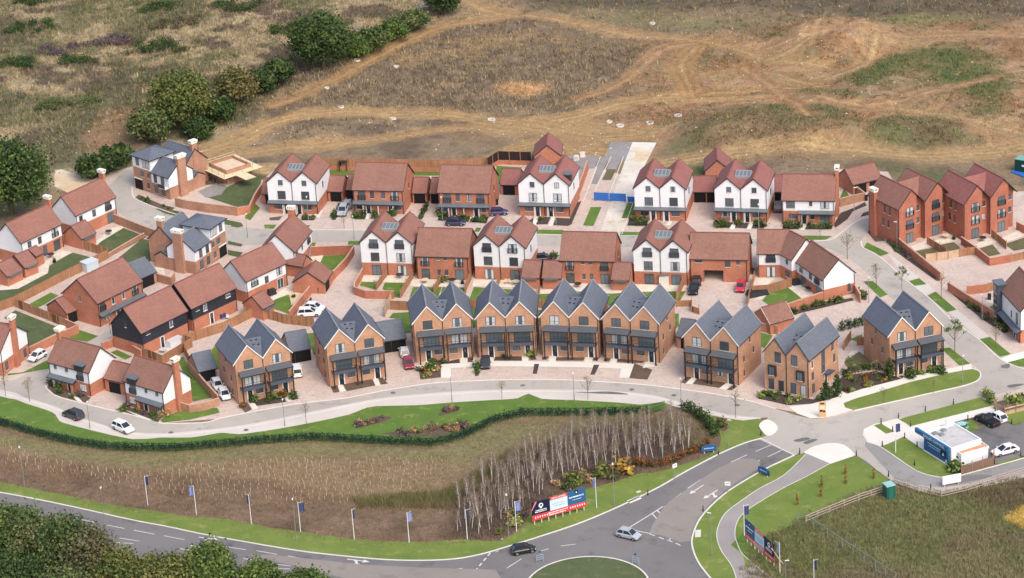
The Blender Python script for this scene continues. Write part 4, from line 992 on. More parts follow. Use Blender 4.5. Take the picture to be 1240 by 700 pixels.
# carriageways
sh('street', smooth([(-60, 470), (0, 462), (17, 460), (43, 447), (54, 436), (54, 466), (67, 479), (100, 488.4), (129, 495.5), (160, 502.8), (192, 512), (213, 512.8), (249, 511.6), (267, 506.6), (311, 497.7), (362, 489), (416, 482.6), (460, 474), (514.5, 465.2), (545, 462.6), (610, 460), (680, 460), (720, 462), (760, 464.3), (802, 468.4), (866, 477.4), (910, 486.2), (939, 495), (955, 502), (925, 506), (900, 507)], 2) + smooth([(881, 504), (840, 494), (800, 482.5), (760, 477), (700, 474), (600, 474), (548, 476.5), (490, 481), (450, 486), (380, 500), (337, 509), (300, 516), (259, 521.5), (213, 526), (180, 527), (150, 523), (110, 512), (80, 500), (57, 491), (32, 484), (0, 475), (-60, 490)], 2), .024, ROADC)
sh('footway', smooth([(-60, 485), (0, 472), (32, 482), (57, 489), (80, 498), (110, 510), (150, 521), (180, 525), (213, 524), (259, 519.5), (300, 514), (337, 507), (380, 498), (450, 484), (490, 479), (548, 474.5), (600, 472), (700, 472), (760, 475), (800, 480.5), (840, 492), (881, 502), (921, 506)], 2) + smooth([(921.6, 507), (900.6, 509.5), (881, 507), (849, 500.6), (809, 490), (801.6, 487), (775.8, 490.2), (750, 487.8), (690, 484.5), (656, 483.2), (640, 477), (627, 482.5), (600, 484.5), (548, 487.5), (504, 491), (456, 492), (438.5, 496), (422, 502.4), (380, 511.5), (337, 519.5), (307, 524), (289, 526), (270, 524.3), (259, 525.6), (231, 530), (195, 530), (160, 532), (110, 521), (82, 513.6), (72, 510), (67, 502), (57, 497), (32, 489), (0, 481), (-60, 495)], 2), .036, PATH)
kerb([(0, 475.5), (32, 484.5), (57, 491.5), (80, 500.5), (110, 512.5), (150, 523.5), (180, 527.5), (213, 526.5), (259, 522), (300, 516.5), (337, 509.5), (380, 500.5), (450, 486.5), (490, 481.5), (548, 477), (600, 474.5), (700, 474.5), (760, 477.5), (800, 483), (840, 494.5), (881, 504.5), (921, 507)], .2, .05)
kerb([(54, 466), (67, 479), (100, 488.4), (129, 495.5), (160, 502.8), (192, 512), (213, 512.8), (249, 511.6), (267, 506.6), (311, 497.7), (362, 489), (416, 482.6), (460, 474), (514.5, 465.2), (545, 462.6), (610, 460), (680, 460), (720, 462), (760, 464.3), (802, 468.4), (866, 477.4), (910, 486.2), (939, 495)], .3, .05)
sh('street', [(17, 461), (43, 448), (62, 424), (95, 412), (120, 406), (141, 397), (147, 410), (128, 424), (80, 437), (56, 462), (40, 470)], .026, ROADC)
sh('street', smooth([(120, 232), (135, 222), (150, 208), (160, 206), (166, 212), (159, 228), (163, 240), (190, 252), (235, 266), (280, 274), (320, 277.5), (375, 278.5), (450, 279), (560, 281), (680, 284.5), (770, 285.5), (850, 287), (920, 289), (965, 292), (1003, 291), (1018, 282.5), (1030, 273), (1042, 266), (1060, 262), (1066, 272), (1050, 282), (1043, 292), (1045, 300), (1065, 311), (1096, 338.5), (1124, 360), (1151, 386), (1185, 411), (1212, 435.5), (1240, 447), (1330, 440)], 2) + [(1330, 470), (1240, 470), (1205, 478), (1170, 489), (1130, 499), (1088, 509), (1052, 522), (1047, 540), (1083, 580)] + smooth([(1100, 585), (1130, 590), (1160, 588), (1240, 570), (1330, 545), (1330, 558), (1240, 579), (1180, 592), (1140, 598), (1112, 594), (1083, 584), (1060, 568), (1037, 551.5), (1000, 560), (968, 550), (940, 530), (928, 510), (939, 496), (960, 502), (985, 507), (1010, 505), (1040, 498), (1090, 486), (1140, 474), (1166, 469), (1184, 461), (1188, 452), (1180, 443), (1160, 428), (1128, 400), (1074, 357), (1060, 342), (1040, 322), (1015, 306), (985, 299), (900, 298), (780, 299), (680, 298.5), (450, 294), (375, 293), (320, 295.5), (260, 297), (194, 284), (150, 262), (138, 250), (127, 240)], 2), .028, ROADC)
kerb([(320, 277.5), (375, 278.5), (450, 279), (560, 281), (680, 284.5), (770, 285.5), (850, 287), (920, 289), (965, 292), (1003, 291), (1018, 282.5), (1030, 273), (1042, 266), (1060, 262)], .2, .07)
kerb([(1043, 292), (1045, 300), (1065, 311), (1096, 338.5), (1124, 360), (1151, 386), (1185, 411), (1212, 435.5), (1240, 447)], .24, .08)
sh('street', smooth([(1047, 526), (1052, 535.5), (1067, 543), (1101, 566), (1114, 573.2), (1136, 578.6), (1156, 578.2), (1200, 567), (1240, 556), (1330, 530)], 2) + [(1330, 552), (1240, 577), (1180, 591), (1140, 598), (1112, 593), (1083, 583.5), (1060, 567.5), (1036, 551)], .0268, ROADM)
sh('street', [(919, 532), (930, 520), (960, 530), (975, 546), (962, 552), (936, 540)], .0262, ROADC)
kerb([(160, 228), (163, 240), (190, 252), (235, 266), (280, 274)], .24, .08)
sh('paving', [(1018, 282.5), (1030, 273), (1042, 266), (1060, 262), (1075, 252), (1070, 232), (1045, 236), (1048, 245), (1030, 258), (1010, 275)], .034, PAVE)
sh('parking_apron', [(66, 207), (74, 205), (128, 224), (118, 236), (96, 240), (66, 226)], .034, SAND)
sh('street', [(700, 285), (753, 285), (760, 262), (768, 243), (781, 200), (795, 173), (764, 172), (755, 200), (742, 237), (726, 285)], .03, ground_mat('site_concrete', S(228, 220, 204), S(206, 194, 174), .16, S(196, 168, 128), .32, fine=(1.5, .08)))
sh('hardcore', [(740, 172), (766, 172), (757, 195), (730, 195)], .034, GRAVEL)
for q in ([(728, 190), (738, 190), (723, 223), (716, 223)], [(740, 190), (754, 190), (746, 205), (735, 205)]): sh('parking_bay', q, .034, GRAVEL)
sh('tarmac', [(688, 188), (726, 189), (720, 204), (690, 206)], .033, GRAVEL)
sh('unfinished_drive', [(735, 206), (746, 206), (740, 218), (729, 218)], .034, LAWNX)
sh('sandy_patch', [(767, 180), (788, 184), (784, 193), (774, 197), (765, 195), (770, 187)], .036, SAND)
for a, b in (((727, 190), (706, 245)), ((740, 190), (720, 232)), ((755, 190), (737, 237)), ((768, 242), (753, 284))): kerb([a, b], .14, .08, sm=False)
# main road, roundabout and the approach road
MAINU = [(-80, 584), (0, 596.5), (50, 606), (100, 616.5), (160, 630), (200, 637.5), (250, 648), (300, 657), (360, 667), (420, 674), (480, 678.6), (540, 678), (580, 672), (620, 660.5), (660, 648), (700, 634.5), (740, 618), (770, 604), (800, 589), (830, 571.5), (870, 550.5), (900, 537.5), (922, 531)]
APPL = [(962, 551.5), (930, 566.5), (900, 583.5), (880, 596.5), (862, 612), (848, 628), (840, 645), (838, 660), (845, 680), (860, 700), (890, 735)]
sh('main_road', smooth(MAINU, 2) + smooth(APPL, 2) + [(900, 830), (380, 830), (340, 745), (250, 716), (200, 700), (150, 684), (100, 670), (50, 656), (0, 645), (-80, 630)], .02, ROADD)
kerb(MAINU, .26, .1); kerb(APPL, .26, .1)
sh('buff_lane', smooth([(895, 556), (915, 556), (920, 566), (898, 580), (880, 593), (862, 608), (848, 624), (839, 640), (836, 655)], 2) + smooth([(824, 657), (800, 648), (787, 645), (795, 628), (806, 612), (822, 600), (850, 580), (872, 566)], 2), .026, ROADB)
sh('buff_lane', [(440, 684), (520, 688), (600, 690), (610, 705), (520, 720), (440, 706), (300, 672), (330, 672)], .026, ROADB)
c0 = G(711, 711); RI = 9.4
isl = [Vector((c0.x + RI * math.cos(t), c0.y + RI * math.sin(t), 0)) for t in np.linspace(0, 2 * math.pi, 49)[:-1]]
sh('roundabout_island', None, .05, LAWNR, world=isl)
mb = MB()
for i in range(48):
    a, b = isl[i], isl[(i + 1) % 48]; o = lambda p, r: (c0.x + (p.x - c0.x) * r, c0.y + (p.y - c0.y) * r)
    A, B_, C_, D_ = o(a, 1), o(b, 1), o(b, 1.03), o(a, 1.03)
    mb.poly([(*A, .12), (*B_, .12), (*C_, .12), (*D_, .12)][::-1]); mb.poly([(*D_, 0), (*C_, 0), (*C_, .12), (*D_, .12)])
tag(mb.build('kerb', KERBM), None, None, None, 'structure')
PATHL = [(978, 548), (950, 575), (920, 591.5), (900, 605), (878, 622), (869, 640), (868.5, 653), (874, 668), (884, 682), (890, 695), (896, 720)]
PATHR = [(1006, 561), (975, 578), (949, 591), (920, 608), (900, 622), (892, 634), (890, 648), (893, 659), (899, 671), (914, 684), (934, 700), (960, 722)]
sh('cycle_path', smooth(PATHL, 2) + smooth(PATHR, 2)[::-1], .03, CYCLE)
kerb(PATHL, .12, .06); kerb(PATHR, .12, .06)
# verges and lawns
sh('verge', smooth([(-80, 470), (0, 480), (32, 489), (57, 497), (67, 502), (72, 510), (82, 513.6), (110, 521), (160, 532), (195, 530), (231, 530), (259, 525.6), (270, 524.3), (289, 526), (307, 524), (337, 519.5), (380, 511.5), (422, 502.4), (438.5, 496), (456, 492), (504, 491), (548, 487.5), (600, 484.5), (627, 482.5), (640, 477), (656, 483.2), (690, 484.5), (750, 487.8), (775.8, 490.2), (801.6, 487), (809, 490)], 2) + [(807, 496), (785, 503), (720, 505), (633, 506), (600, 513), (560, 533), (540, 538), (522, 541), (451, 539), (380, 535), (320, 538), (273, 543), (213, 548), (161, 548), (129, 546), (97, 541.5), (64, 535), (32, 526), (0, 516), (-80, 500)], .03, LAWN)
sh('verge', [(830, 492), (849, 500.6), (881, 507), (900.6, 509.5), (919, 507), (926, 512), (918, 520), (928, 528)] + smooth([(922, 530), (900, 537), (870, 550), (830, 571), (800, 588), (770, 603.5), (740, 617.5), (700, 634), (660, 647.5), (620, 660), (580, 671.5), (540, 677.3), (480, 678), (420, 673.4), (360, 666.4), (300, 656.3), (250, 647.3), (200, 636.8), (160, 629.3), (100, 616), (50, 605.3), (0, 596), (-80, 583.4)], 2) + smooth([(-80, 570), (0, 584), (32, 590.6), (80, 600), (129, 610), (200, 621), (228, 626), (277, 629), (325, 638.8), (380, 646), (429, 653.3), (473, 655.7), (521, 656.5), (560, 653), (600, 656), (632, 640), (645, 615), (665, 602), (690, 594), (745, 584), (765, 575), (800, 571), (835, 560), (866, 548), (873, 530), (862, 510)], 2), .032, LAWNB)
sh('verge', smooth([(972, 549), (930, 567), (900, 584), (880, 597), (862.6, 612.5), (848.6, 628.5), (840.7, 645), (838.7, 660), (846, 680), (861, 700), (890, 733)], 2) + smooth(PATHL, 2)[::-1] , .034, LAWNB)
sh('lawn', smooth(PATHR[:9], 2) + [(905, 690), (915, 655), (940, 645), (966, 633), (1030, 602), (1083, 586), (1037, 552.5)], .032, LAWNB)
sh('verge', smooth([(885, 660), (895, 668), (915, 684), (936, 700), (960, 722)], 2) + [(975, 722), (945, 690), (918, 652), (900, 645)], .033, LAWN)
sh('concrete_apron', smooth([(973, 548), (985, 541), (1003, 537), (1022, 539), (1037, 551.5)], 3) + [(1006, 562)], .042, CONC)
sh('concrete_apron', smooth([(919, 516), (927, 508.5), (936, 511), (942, 518), (938, 525), (929, 528)], 3, True), .042, CONC)
sh('concrete_apron', [(955, 493), (965, 501), (981, 506.6), (997, 506.6), (1012, 503.5), (1034, 497), (1021.4, 488.6), (1103, 462.5), (1177, 446), (1184, 442), (1188, 447), (1180, 450)][:8] + [(1177, 447), (1176, 441), (1100, 457), (1045, 471), (1005, 484), (980, 490)], .044, CONC)
sh('verge', smooth([(1021.4, 488.6), (1060, 476), (1103, 463), (1150, 452), (1177, 447.5), (1186, 451), (1184, 460), (1166, 467), (1130, 475), (1091, 484), (1060, 491), (1034, 497)], 2, True), .05, LAWNB)
kerb([(1034, 497.6), (1060, 491.6), (1091, 484.6), (1130, 475.6), (1166, 467.6), (1184.6, 460.4), (1186.8, 451), (1177, 446.6)], .22, .1)
sh('concrete_apron', [(1046, 520), (1058, 514), (1087, 507), (1205, 489), (1214, 497), (1153, 512), (1140, 520), (1120, 535), (1119, 546), (1095, 529), (1068, 541), (1050, 536), (1045, 527)], .036, CONC)
sh('lawn', [(1088, 508), (1187, 481.5), (1204, 491), (1103, 516.5)], .05, LAWNB)
sh('lawn', [(1058, 515.5), (1067, 513.3), (1083, 523), (1073, 525.6)], .05, LAWNB)
sh('lawn', smooth([(1067, 541), (1096, 530), (1119, 545.5), (1148, 563), (1163, 573), (1156, 576.8), (1136, 577.2), (1114, 572), (1090, 557)], 1, True), .05, LAWNB)
kerb([(1047, 527), (1052, 535), (1067, 542), (1090, 557.6), (1101, 565), (1114, 572.4), (1136, 577.8), (1156, 577.4), (1200, 566), (1240, 555)], .2, .1)
sh('car_park', [(1153, 545), (1177, 526), (1170, 524), (1190, 515), (1188, 512), (1209, 502), (1217, 510), (1228, 516), (1240, 512), (1330, 490), (1330, 530), (1240, 552), (1200, 564), (1175, 566)], .03, ROADD)
sh('lawn', [(1209, 501), (1240, 496), (1330, 475), (1330, 488), (1240, 511), (1228, 515), (1217, 509.5)], .05, LAWNB)
sh('lawn', [(1153, 513.4), (1176, 509), (1188, 519), (1170, 525)], .05, LAWN)
sh('lawn', [(1206, 561), (1235, 553), (1238, 555), (1208, 563)], .05, LAWNB)
for q in ([(1050, 294), (1077, 307), (1066, 310.5), (1046, 300)], [(1101, 340.5), (1113, 337), (1122, 344.5), (1107.5, 346.4)], [(1123, 358.4), (1133, 353.4), (1158, 375), (1146.7, 378.2)], [(1186.5, 411), (1198.7, 408.3), (1224, 429), (1211, 432.4)], [(1045.5, 341), (1057, 340.5), (1075, 356.8), (1066, 360.4)], [(1140, 422.5), (1150, 421), (1175, 440.6), (1162, 443)], [(1220.5, 439), (1240, 432), (1330, 410), (1330, 430), (1240, 444.5), (1228, 443.5)],
    [(966, 285.4), (1008, 286), (1000, 290.5), (975, 291)], [(320, 272.3), (335, 272.3), (331, 278), (320.6, 278)], [(368, 273), (376, 273), (373, 276), (366, 276)], [(373, 294), (383, 294), (381, 298.4), (373, 298.4)], [(422, 292), (436, 292), (436, 297), (421, 297)], [(647.7, 278.2), (682, 278.8), (682, 284.4), (647, 284)], [(715.5, 251), (728.4, 251), (718.7, 273.8), (706, 273.3)],
    [(752, 280.8), (775, 281.4), (772.6, 286), (750, 285.6)], [(759.7, 246), (770, 246), (769, 264.5), (752.6, 264.5)], [(577, 276), (583, 276), (580, 281), (574, 281)]): sh('lawn', q, .05, LAWN)
for q in ([(1075, 307), (1094, 335), (1101, 340), (1107, 347), (1122, 358), (1133, 353), (1123, 344), (1090, 318), (1077, 307)], [(1148, 378), (1160, 376), (1199, 408), (1186, 411)]): sh('footway', q, .032, PATH)
sh('footway', [(1211, 435), (1226, 429), (1240, 426), (1330, 405), (1330, 418), (1240, 434), (1219, 439.5)], .046, CONC)
# gardens
RG = [[(250.6, 239), (285, 222), (317, 211.6), (315, 232), (303, 250), (287, 251)], [(0, 350), (20.6, 350), (58, 331), (57, 324), (70, 316), (88, 306), (116, 313.5), (107, 318.7), (14, 363), (-40, 385), (-40, 365)],
      [(112, 297), (148.6, 276), (178, 287), (131, 312)], [(144, 312), (172, 289.5), (194, 294), (190, 312), (168, 325)], [(5, 385), (18.6, 376), (77, 399), (33, 421), (28, 400)]]
for q in RG: sh('lawn', q, .04, LAWNR)
for q in ([(33, 370), (61.4, 354.5), (71, 358), (54, 369), (43, 374)], [(83, 410), (97, 400), (119, 407.3), (105.7, 414.3)], [(134, 427), (142, 424), (160, 432), (152, 436)], [(28, 451), (56, 437), (75, 441), (64, 446), (10, 455), (8, 453)], [(214.5, 435), (222, 432), (230, 449), (256, 482), (234, 486.5), (227, 477), (225, 458)],
          [(194, 508.6), (214, 498.6), (263, 494), (266.5, 500), (228.6, 508.6), (197, 512)], [(256, 424), (263.5, 415.5), (269, 452), (262, 446)], [(331.6, 364), (349, 356), (355, 370), (351, 380.6), (331, 374)], [(387.7, 317.6), (391.6, 310), (424, 308.6), (419, 320), (402, 327.5)], [(435.5, 346), (438, 341.3), (458.7, 342), (454, 350.5)], [(463, 350), (466, 342.6), (491, 343), (484, 361), (477, 360)],
          [(471, 385), (476, 379.4), (500, 378), (500, 403), (491, 404), (487, 387)], [(500, 348), (535, 348), (528, 368), (494, 367)], [(536, 348), (566, 349), (561, 368), (530, 368)], [(574, 348), (606, 350), (600, 368), (566, 368)], [(608, 350), (640, 352), (633, 370), (602, 369)], [(645, 354), (676, 354), (672, 368), (640, 370)], [(682, 352), (712, 353), (708, 370), (676, 370)], [(714, 354), (764, 356), (756, 371), (712, 370)],
          [(768, 354), (800, 353), (795, 368), (762, 368)], [(802, 353), (830, 353), (822, 367), (798, 368)], [(806, 380), (822, 380), (822, 395), (812, 405), (806, 400)], [(923, 364.5), (932, 353), (953, 347.7), (971.6, 362.6), (968, 365.5), (937.4, 373.8)], [(920, 420), (921, 403), (936, 406.5), (926, 422)], [(1029, 411), (1044, 405), (1045, 416)], [(355, 378), (355, 395), (382, 402), (382, 380)][:0] or [(371, 404), (384, 403), (385, 430), (380, 430)],
          [(396, 206), (430, 206), (428, 213), (397, 212)], [(500, 207), (534, 208), (532, 213), (500, 213)], [(601, 201), (632, 203), (626, 212), (606, 224), (602, 222)], [(304, 249), (309, 247), (315, 252), (303, 267), (296, 264)], [(1017, 240), (1022, 229), (1029, 238), (1018, 242)], [(1191, 376), (1205, 368), (1211, 380), (1203, 384)], [(576, 381), (652, 384), (650, 396), (578, 398)][:0] or [(571, 372), (578, 372), (577, 396), (572, 398)], [(647, 374), (656, 376), (654, 394), (649, 398)]): sh('lawn', q, .042, LAWN)
for q in ([(1022, 438.7), (1040.6, 426), (1060, 441), (1060, 444.5), (1029, 450)], [(1108, 304.5), (1131, 300), (1147, 308.7), (1120, 314)], [(1137, 297), (1155, 293.5), (1168, 304), (1148, 308.6)], [(1186, 301), (1202, 296.5), (1212, 308), (1196, 311)], [(1216, 296), (1240, 288), (1250, 300), (1228, 304)]): sh('lawn', q, .042, LAWNX)
# patios
for q in ([(112, 296), (136, 276), (147, 274), (150, 276), (122, 293), (110, 305)], [(0, 348), (5, 342), (30, 338), (44, 326), (72, 303), (88, 306), (60, 320), (58, 331), (22, 350), (0, 352)], [(187, 430), (229, 406), (239, 410), (197, 431)], [(245, 402), (280, 384), (288, 387), (254, 403)], [(326, 362), (343, 350), (356, 342), (358, 354), (330, 364)], [(331, 376), (351, 382), (350, 388), (332, 385)], [(376, 312), (392, 309), (388, 318), (380, 318)],
          [(440, 334), (500, 333), (499, 343), (438, 341.5)], [(497, 339), (566, 338), (566, 348), (497, 347)], [(573, 339), (640, 340), (640, 349), (572, 347)], [(630, 352), (684, 350), (682, 355), (628, 358)], [(684, 343), (745, 344), (764, 354), (740, 356), (682, 352)], [(768, 345), (832, 345), (830, 353), (766, 354)], [(911, 352), (914, 337), (939, 337), (928, 347)], [(953, 347.5), (970, 344), (990, 359), (973, 363)], [(912, 364), (930, 352), (932, 355), (922, 363)], [(1103, 299), (1120, 292), (1131, 299), (1108, 304)], [(1132, 292), (1150, 284), (1162, 290), (1137, 297)], [(1180, 297), (1198, 287.5), (1210, 293), (1186, 300)], [(1212, 289), (1233, 279), (1242, 285), (1216, 294)],
          [(222, 468), (236, 473), (229, 478)], [(190, 308), (197, 308), (200, 335), (188, 328)], [(1196, 359), (1210, 363), (1209, 370), (1194, 366)], [(1022, 438), (1031, 425), (1041, 424)]): sh('patio', q, .046, SLAB)
# front paths, shared pale walks and planting beds
sh('footway', smooth([(500, 443), (545, 439.5), (600, 437.5), (660, 438), (720, 439), (768, 441), (767, 447), (720, 445.5), (660, 444.3), (600, 444), (545, 446), (505, 449)], 1, True), .046, CONC)
for q in ([(514, 436), (521, 436), (522, 449), (514, 450)], [(557, 432), (565, 432), (567, 440), (558, 440)], [(590, 432), (597, 431), (598, 440), (592, 440)], [(632, 430), (639, 430), (640, 440), (632, 440)], [(666, 430), (673, 430), (673, 440), (664, 441)], [(710, 430), (718, 430), (717, 440), (707, 441)], [(741, 433), (748, 433), (746, 441), (738, 441)], [(783, 437), (790, 437), (795, 444), (778, 446)], [(840, 455), (845, 456), (838, 466), (830, 465)], [(881, 463), (887, 464), (879, 473), (870, 471)], [(408, 464), (413, 463), (419, 474), (412, 475)], [(450, 456), (456, 455), (461, 467), (455, 468)], [(341, 476), (347, 475), (355, 486), (349, 487)], [(300, 486), (306, 485), (313, 495), (306, 497)], [(752, 447), (768, 441), (762, 458), (750, 458)], [(534, 445), (546, 446), (546, 458), (534, 458)],
          [(384, 255), (391, 254), (387, 264), (378, 264)], [(358, 252), (364, 252), (360, 262), (352, 262)], [(444, 256), (449, 256), (446, 266), (440, 266)], [(550, 259), (555, 259), (550, 268), (544, 268)], [(570, 261), (575, 261), (572, 269), (566, 269)], [(648, 263), (653, 263), (649, 273), (643, 273)], [(668, 263), (672, 263), (669, 274), (664, 274)], [(810, 268), (814, 268), (812, 273), (806, 273)], [(888, 268), (893, 268), (889, 278), (883, 278)], [(909, 269), (913, 269), (909, 278), (904, 278)], [(971, 272), (976, 272), (974, 279), (969, 279)], [(760, 470), (766, 470), (766, 471)][:0] or [(82, 476), (95, 482), (101, 488), (94, 486)], [(150, 496), (172, 504), (190, 511), (170, 506)], [(1093, 455), (1099, 454), (1101, 460), (1094, 461)], [(1128, 448), (1134, 447), (1138, 453), (1132, 454)], [(1004, 473), (1012, 470), (1030, 480), (1020, 482)]): sh('garden_path', q, .05, CONC)
BEDS = [([(507, 447), (522, 446), (534, 442), (535, 457), (509, 460)], SOIL), ([(575, 442), (580, 442), (580, 455), (575, 456)], SOIL), ([(647, 441), (653, 441), (650, 453), (645, 453)], SOILD), ([(719, 442), (726, 442), (720, 454), (715, 454)], SOILD), ([(768, 440), (778, 444), (790, 448), (784, 460), (760, 458)], SOIL), ([(792, 441), (796, 441), (795, 444), (791, 443)], SOIL),
        ([(824, 463), (833, 456), (839, 457), (830, 465)], SOIL), ([(839, 465), (846, 457), (880, 464), (871, 470)], SOIL), ([(880, 472), (889, 466), (893, 468), (886, 473)], SOIL), ([(400, 468), (408, 464), (411, 475), (404, 476)], SOIL), ([(414, 463), (450, 457), (455, 467), (420, 474)], SOIL), ([(457, 456), (461, 455), (470, 465), (461, 466)], SOIL), ([(306, 486), (341, 477), (347, 487), (310, 492)], SOILD), ([(349, 476), (356, 475), (362, 483), (354, 485)], SOILD), ([(290, 492), (299, 487), (305, 496), (297, 500)], SOIL),
        ([(537, 439), (556, 435), (557, 440), (540, 441)], SOILD), ([(522, 437), (537, 436), (539, 441), (522, 444)], SOILD), ([(567, 433), (572, 433), (572, 439), (566, 439)], SOIL), ([(600, 432), (632, 432), (632, 437), (598, 437)], SOILD), ([(641, 432), (648, 431), (650, 436), (641, 436)], SOIL), ([(657, 432), (665, 432), (662, 436), (656, 436)], SOIL), ([(674, 433), (708, 433), (707, 437), (673, 437)], SOIL), ([(719, 433), (726, 432), (724, 437), (718, 437)], SOIL), ([(732, 434), (740, 434), (737, 438), (731, 438)], SOIL), ([(748, 435), (782, 436), (778, 440), (747, 439)], SOIL),
        ([(326, 264), (342, 262), (338, 267), (327, 267)], SOIL), ([(350, 262), (377, 263), (376, 267), (356, 264)][:0] or [(357, 258), (363, 258), (359, 265), (354, 264)], SOILD), ([(366, 261), (383, 262), (380, 267), (365, 267)], SOILD), ([(401, 266), (413, 245), (417, 247), (406, 267)], SOILD), ([(425, 264), (431, 257), (445, 257), (442, 266)], SOILD), ([(448, 265), (453, 257), (461, 257), (455, 265)], SOILD), ([(507, 265), (516, 247), (519, 249), (511, 266)], SOILD), ([(530, 267), (533, 257), (549, 258), (545, 268)], SOILD), ([(551, 268), (557, 259), (571, 260), (567, 269)], SOILD), ([(573, 269), (577, 262), (592, 263), (589, 271)], SOILD),
        ([(640, 268), (646, 264), (645, 272), (641, 272)], SOILD), ([(649, 272), (653, 263), (667, 263), (663, 272)], SOILD), ([(670, 273), (673, 264), (690, 265), (697, 246), (704, 244), (692, 272), (688, 274)], SOILD), ([(760, 273), (762, 264), (785, 265), (784, 274)], SOILD), ([(867, 276), (868, 268), (888, 270), (883, 276)], SOILD), ([(889, 276), (892, 269), (907, 270), (904, 277)], SOILD), ([(910, 277), (913, 270), (928, 271), (925, 277)], SOILD), ([(947, 278), (949, 271), (970, 271), (967, 278)], SOILD), ([(975, 278), (978, 271), (1009, 272), (1007, 278)], SOILD),
        ([(1009, 273), (1018, 258), (1034, 252), (1047, 245), (1050, 249), (1033, 256), (1026, 266), (1012, 276)], SOILD), ([(1042, 263), (1045, 258), (1057, 254.5), (1058.5, 259)], SOILD), ([(1050, 281), (1064, 275), (1072, 292), (1060, 293)], SOIL),
        ([(1072, 290), (1087, 299), (1138, 340), (1134, 340.5), (1082, 303)], SOILD), ([(1147, 351), (1152, 352), (1205, 388), (1222, 402), (1216, 404), (1188, 386)], SOILD), ([(918, 483), (925, 474), (985, 484), (1004, 474), (1018, 480), (984, 489), (955, 491)], SOILD), ([(1005, 471), (1021, 455), (1060, 450), (1085, 456), (1095, 460), (1062, 469), (1028, 477)], SOILD), ([(1088, 456), (1128, 447), (1133, 454), (1100, 462)], SOILD), ([(1134, 450), (1145, 447), (1149, 452), (1138, 455)], SOILD),
        ([(936, 386), (997, 366), (1032, 361), (1034, 364), (967, 380), (940, 387)], SOILD), ([(1035, 345), (1050, 360), (1049, 364), (1038, 362)], SOILD), ([(57, 470), (62, 462), (94, 474), (110, 482), (104, 488), (66, 478)], SOIL), ([(140, 496), (152, 492), (196, 506), (191, 512), (160, 502)], SOIL),
        ([(362, 386), (376, 360), (378, 362), (366, 388)], SOILD), ([(349, 352), (361, 353), (363, 357), (358, 366), (353, 370)], SAND), ([(1138, 516), (1152, 513), (1158, 519), (1150, 521)], SOIL),
        ([(428, 515), (445, 508), (468, 504), (476, 506), (462, 512), (432, 519)], SOIL), ([(530, 502), (540, 496), (550, 493), (556, 497), (545, 501), (533, 504)], SOIL), ([(460, 525), (500, 521), (545, 515), (570, 513), (560, 521), (530, 529), (480, 528)], SOIL), ([(868, 505), (880, 510), (884, 518), (876, 523), (866, 515)], SOIL), ([(655, 593), (672, 583), (710, 573), (750, 565), (768, 568), (762, 578), (720, 590), (690, 596), (660, 600)], SOIL), ([(600, 648), (612, 630), (630, 616), (640, 622), (628, 640), (605, 654)], SOIL), ([(163, 240), (168, 236), (196, 248), (212, 252), (205, 257), (190, 252)], SOIL)]
for q, m in BEDS: sh('planting_bed', q, .052, m)
for q in ([(188, 253), (202, 253), (224, 258), (218, 263), (200, 259)], [(272, 266), (292, 270), (295, 274), (288, 276), (272, 273)], [(276, 292), (294, 296), (292, 299), (276, 296)], [(276, 303), (294, 306), (290, 312), (276, 309)]): sh('verge', q, .05, LAWNR)
sh('hardcore', [(240, 232), (262, 222), (275, 226), (268, 236), (250, 240)], .046, GRAVEL)
sh('roof_yard', [(150, 216), (163, 207), (160, 226), (152, 222)][:0] or [(210, 180), (232, 178), (246, 190), (240, 198), (225, 196)], .03, GRAVEL)
# road markings
mk = MB(); ML = [0]
def dash(a, b, w=.16, z=.034):
    A, B_ = G(*a), G(*b); d = (B_ - A); d.z = 0; d.normalize(); n = Vector((-d.y, d.x, 0)) * w / 2
    z += (len(mk.f) % 7) * .0004
    mk.poly([(*(A - n).xy, z), (*(B_ - n).xy, z), (*(B_ + n).xy, z), (*(A + n).xy, z)])
def arrow(a, b, turn=0):
    A, B_ = G(*a), G(*b); d = (B_ - A); d.z = 0; L = d.length; d.normalize(); n = Vector((-d.y, d.x, 0)); z = .037
    P = lambda t, s: (*(A + d * t + n * s).xy, z)
    mk.poly([P(0, -.12), P(L * .7, -.12), P(L * .7, .12), P(0, .12)]); mk.poly([P(L * .7, -.5), P(L, 0), P(L * .7, .5)])
    if turn: mk.poly([P(L * .45, turn * .12), P(L * .60, turn * 1.0), P(L * .50, turn * 1.0), P(L * .3, turn * .12)][::turn]); mk.poly([P(L * .40, turn * 1.0), P(L * .70, turn * 1.0), P(L * .56, turn * 1.5)][::turn])
k = lambda x0, y0, f, *q: [((x0 + a / f, y0 + b / f), (x0 + c / f, y0 + d / f)) for a, b, c, d in q]
for a, b in k(820, 480, 6.2, (590, 415, 705, 365), (680, 455, 785, 405), (405, 495, 525, 440), (500, 540, 620, 480), (235, 595, 345, 530), (330, 635, 440, 570), (80, 690, 180, 625)) + k(740, 560, 6.89, (640, 220, 755, 145), (745, 268, 855, 195), (485, 335, 590, 258), (600, 385, 697, 303), (525, 520, 562, 430), (490, 650, 507, 565)): dash(a, b)
for a, b in k(820, 480, 6.2, (635, 320, 875, 440)): dash(a, b, .2)
for a, b in k(740, 560, 6.89, (135, 555, 330, 435), (330, 435, 430, 370), (440, 368, 455, 378), (325, 595, 455, 378), (385, 400, 415, 432), (345, 430, 385, 475), (135, 555, 325, 595), (325, 600, 365, 612), (398, 625, 440, 640), (470, 648, 512, 665), (540, 675, 580, 695)): dash(a, b, .2)
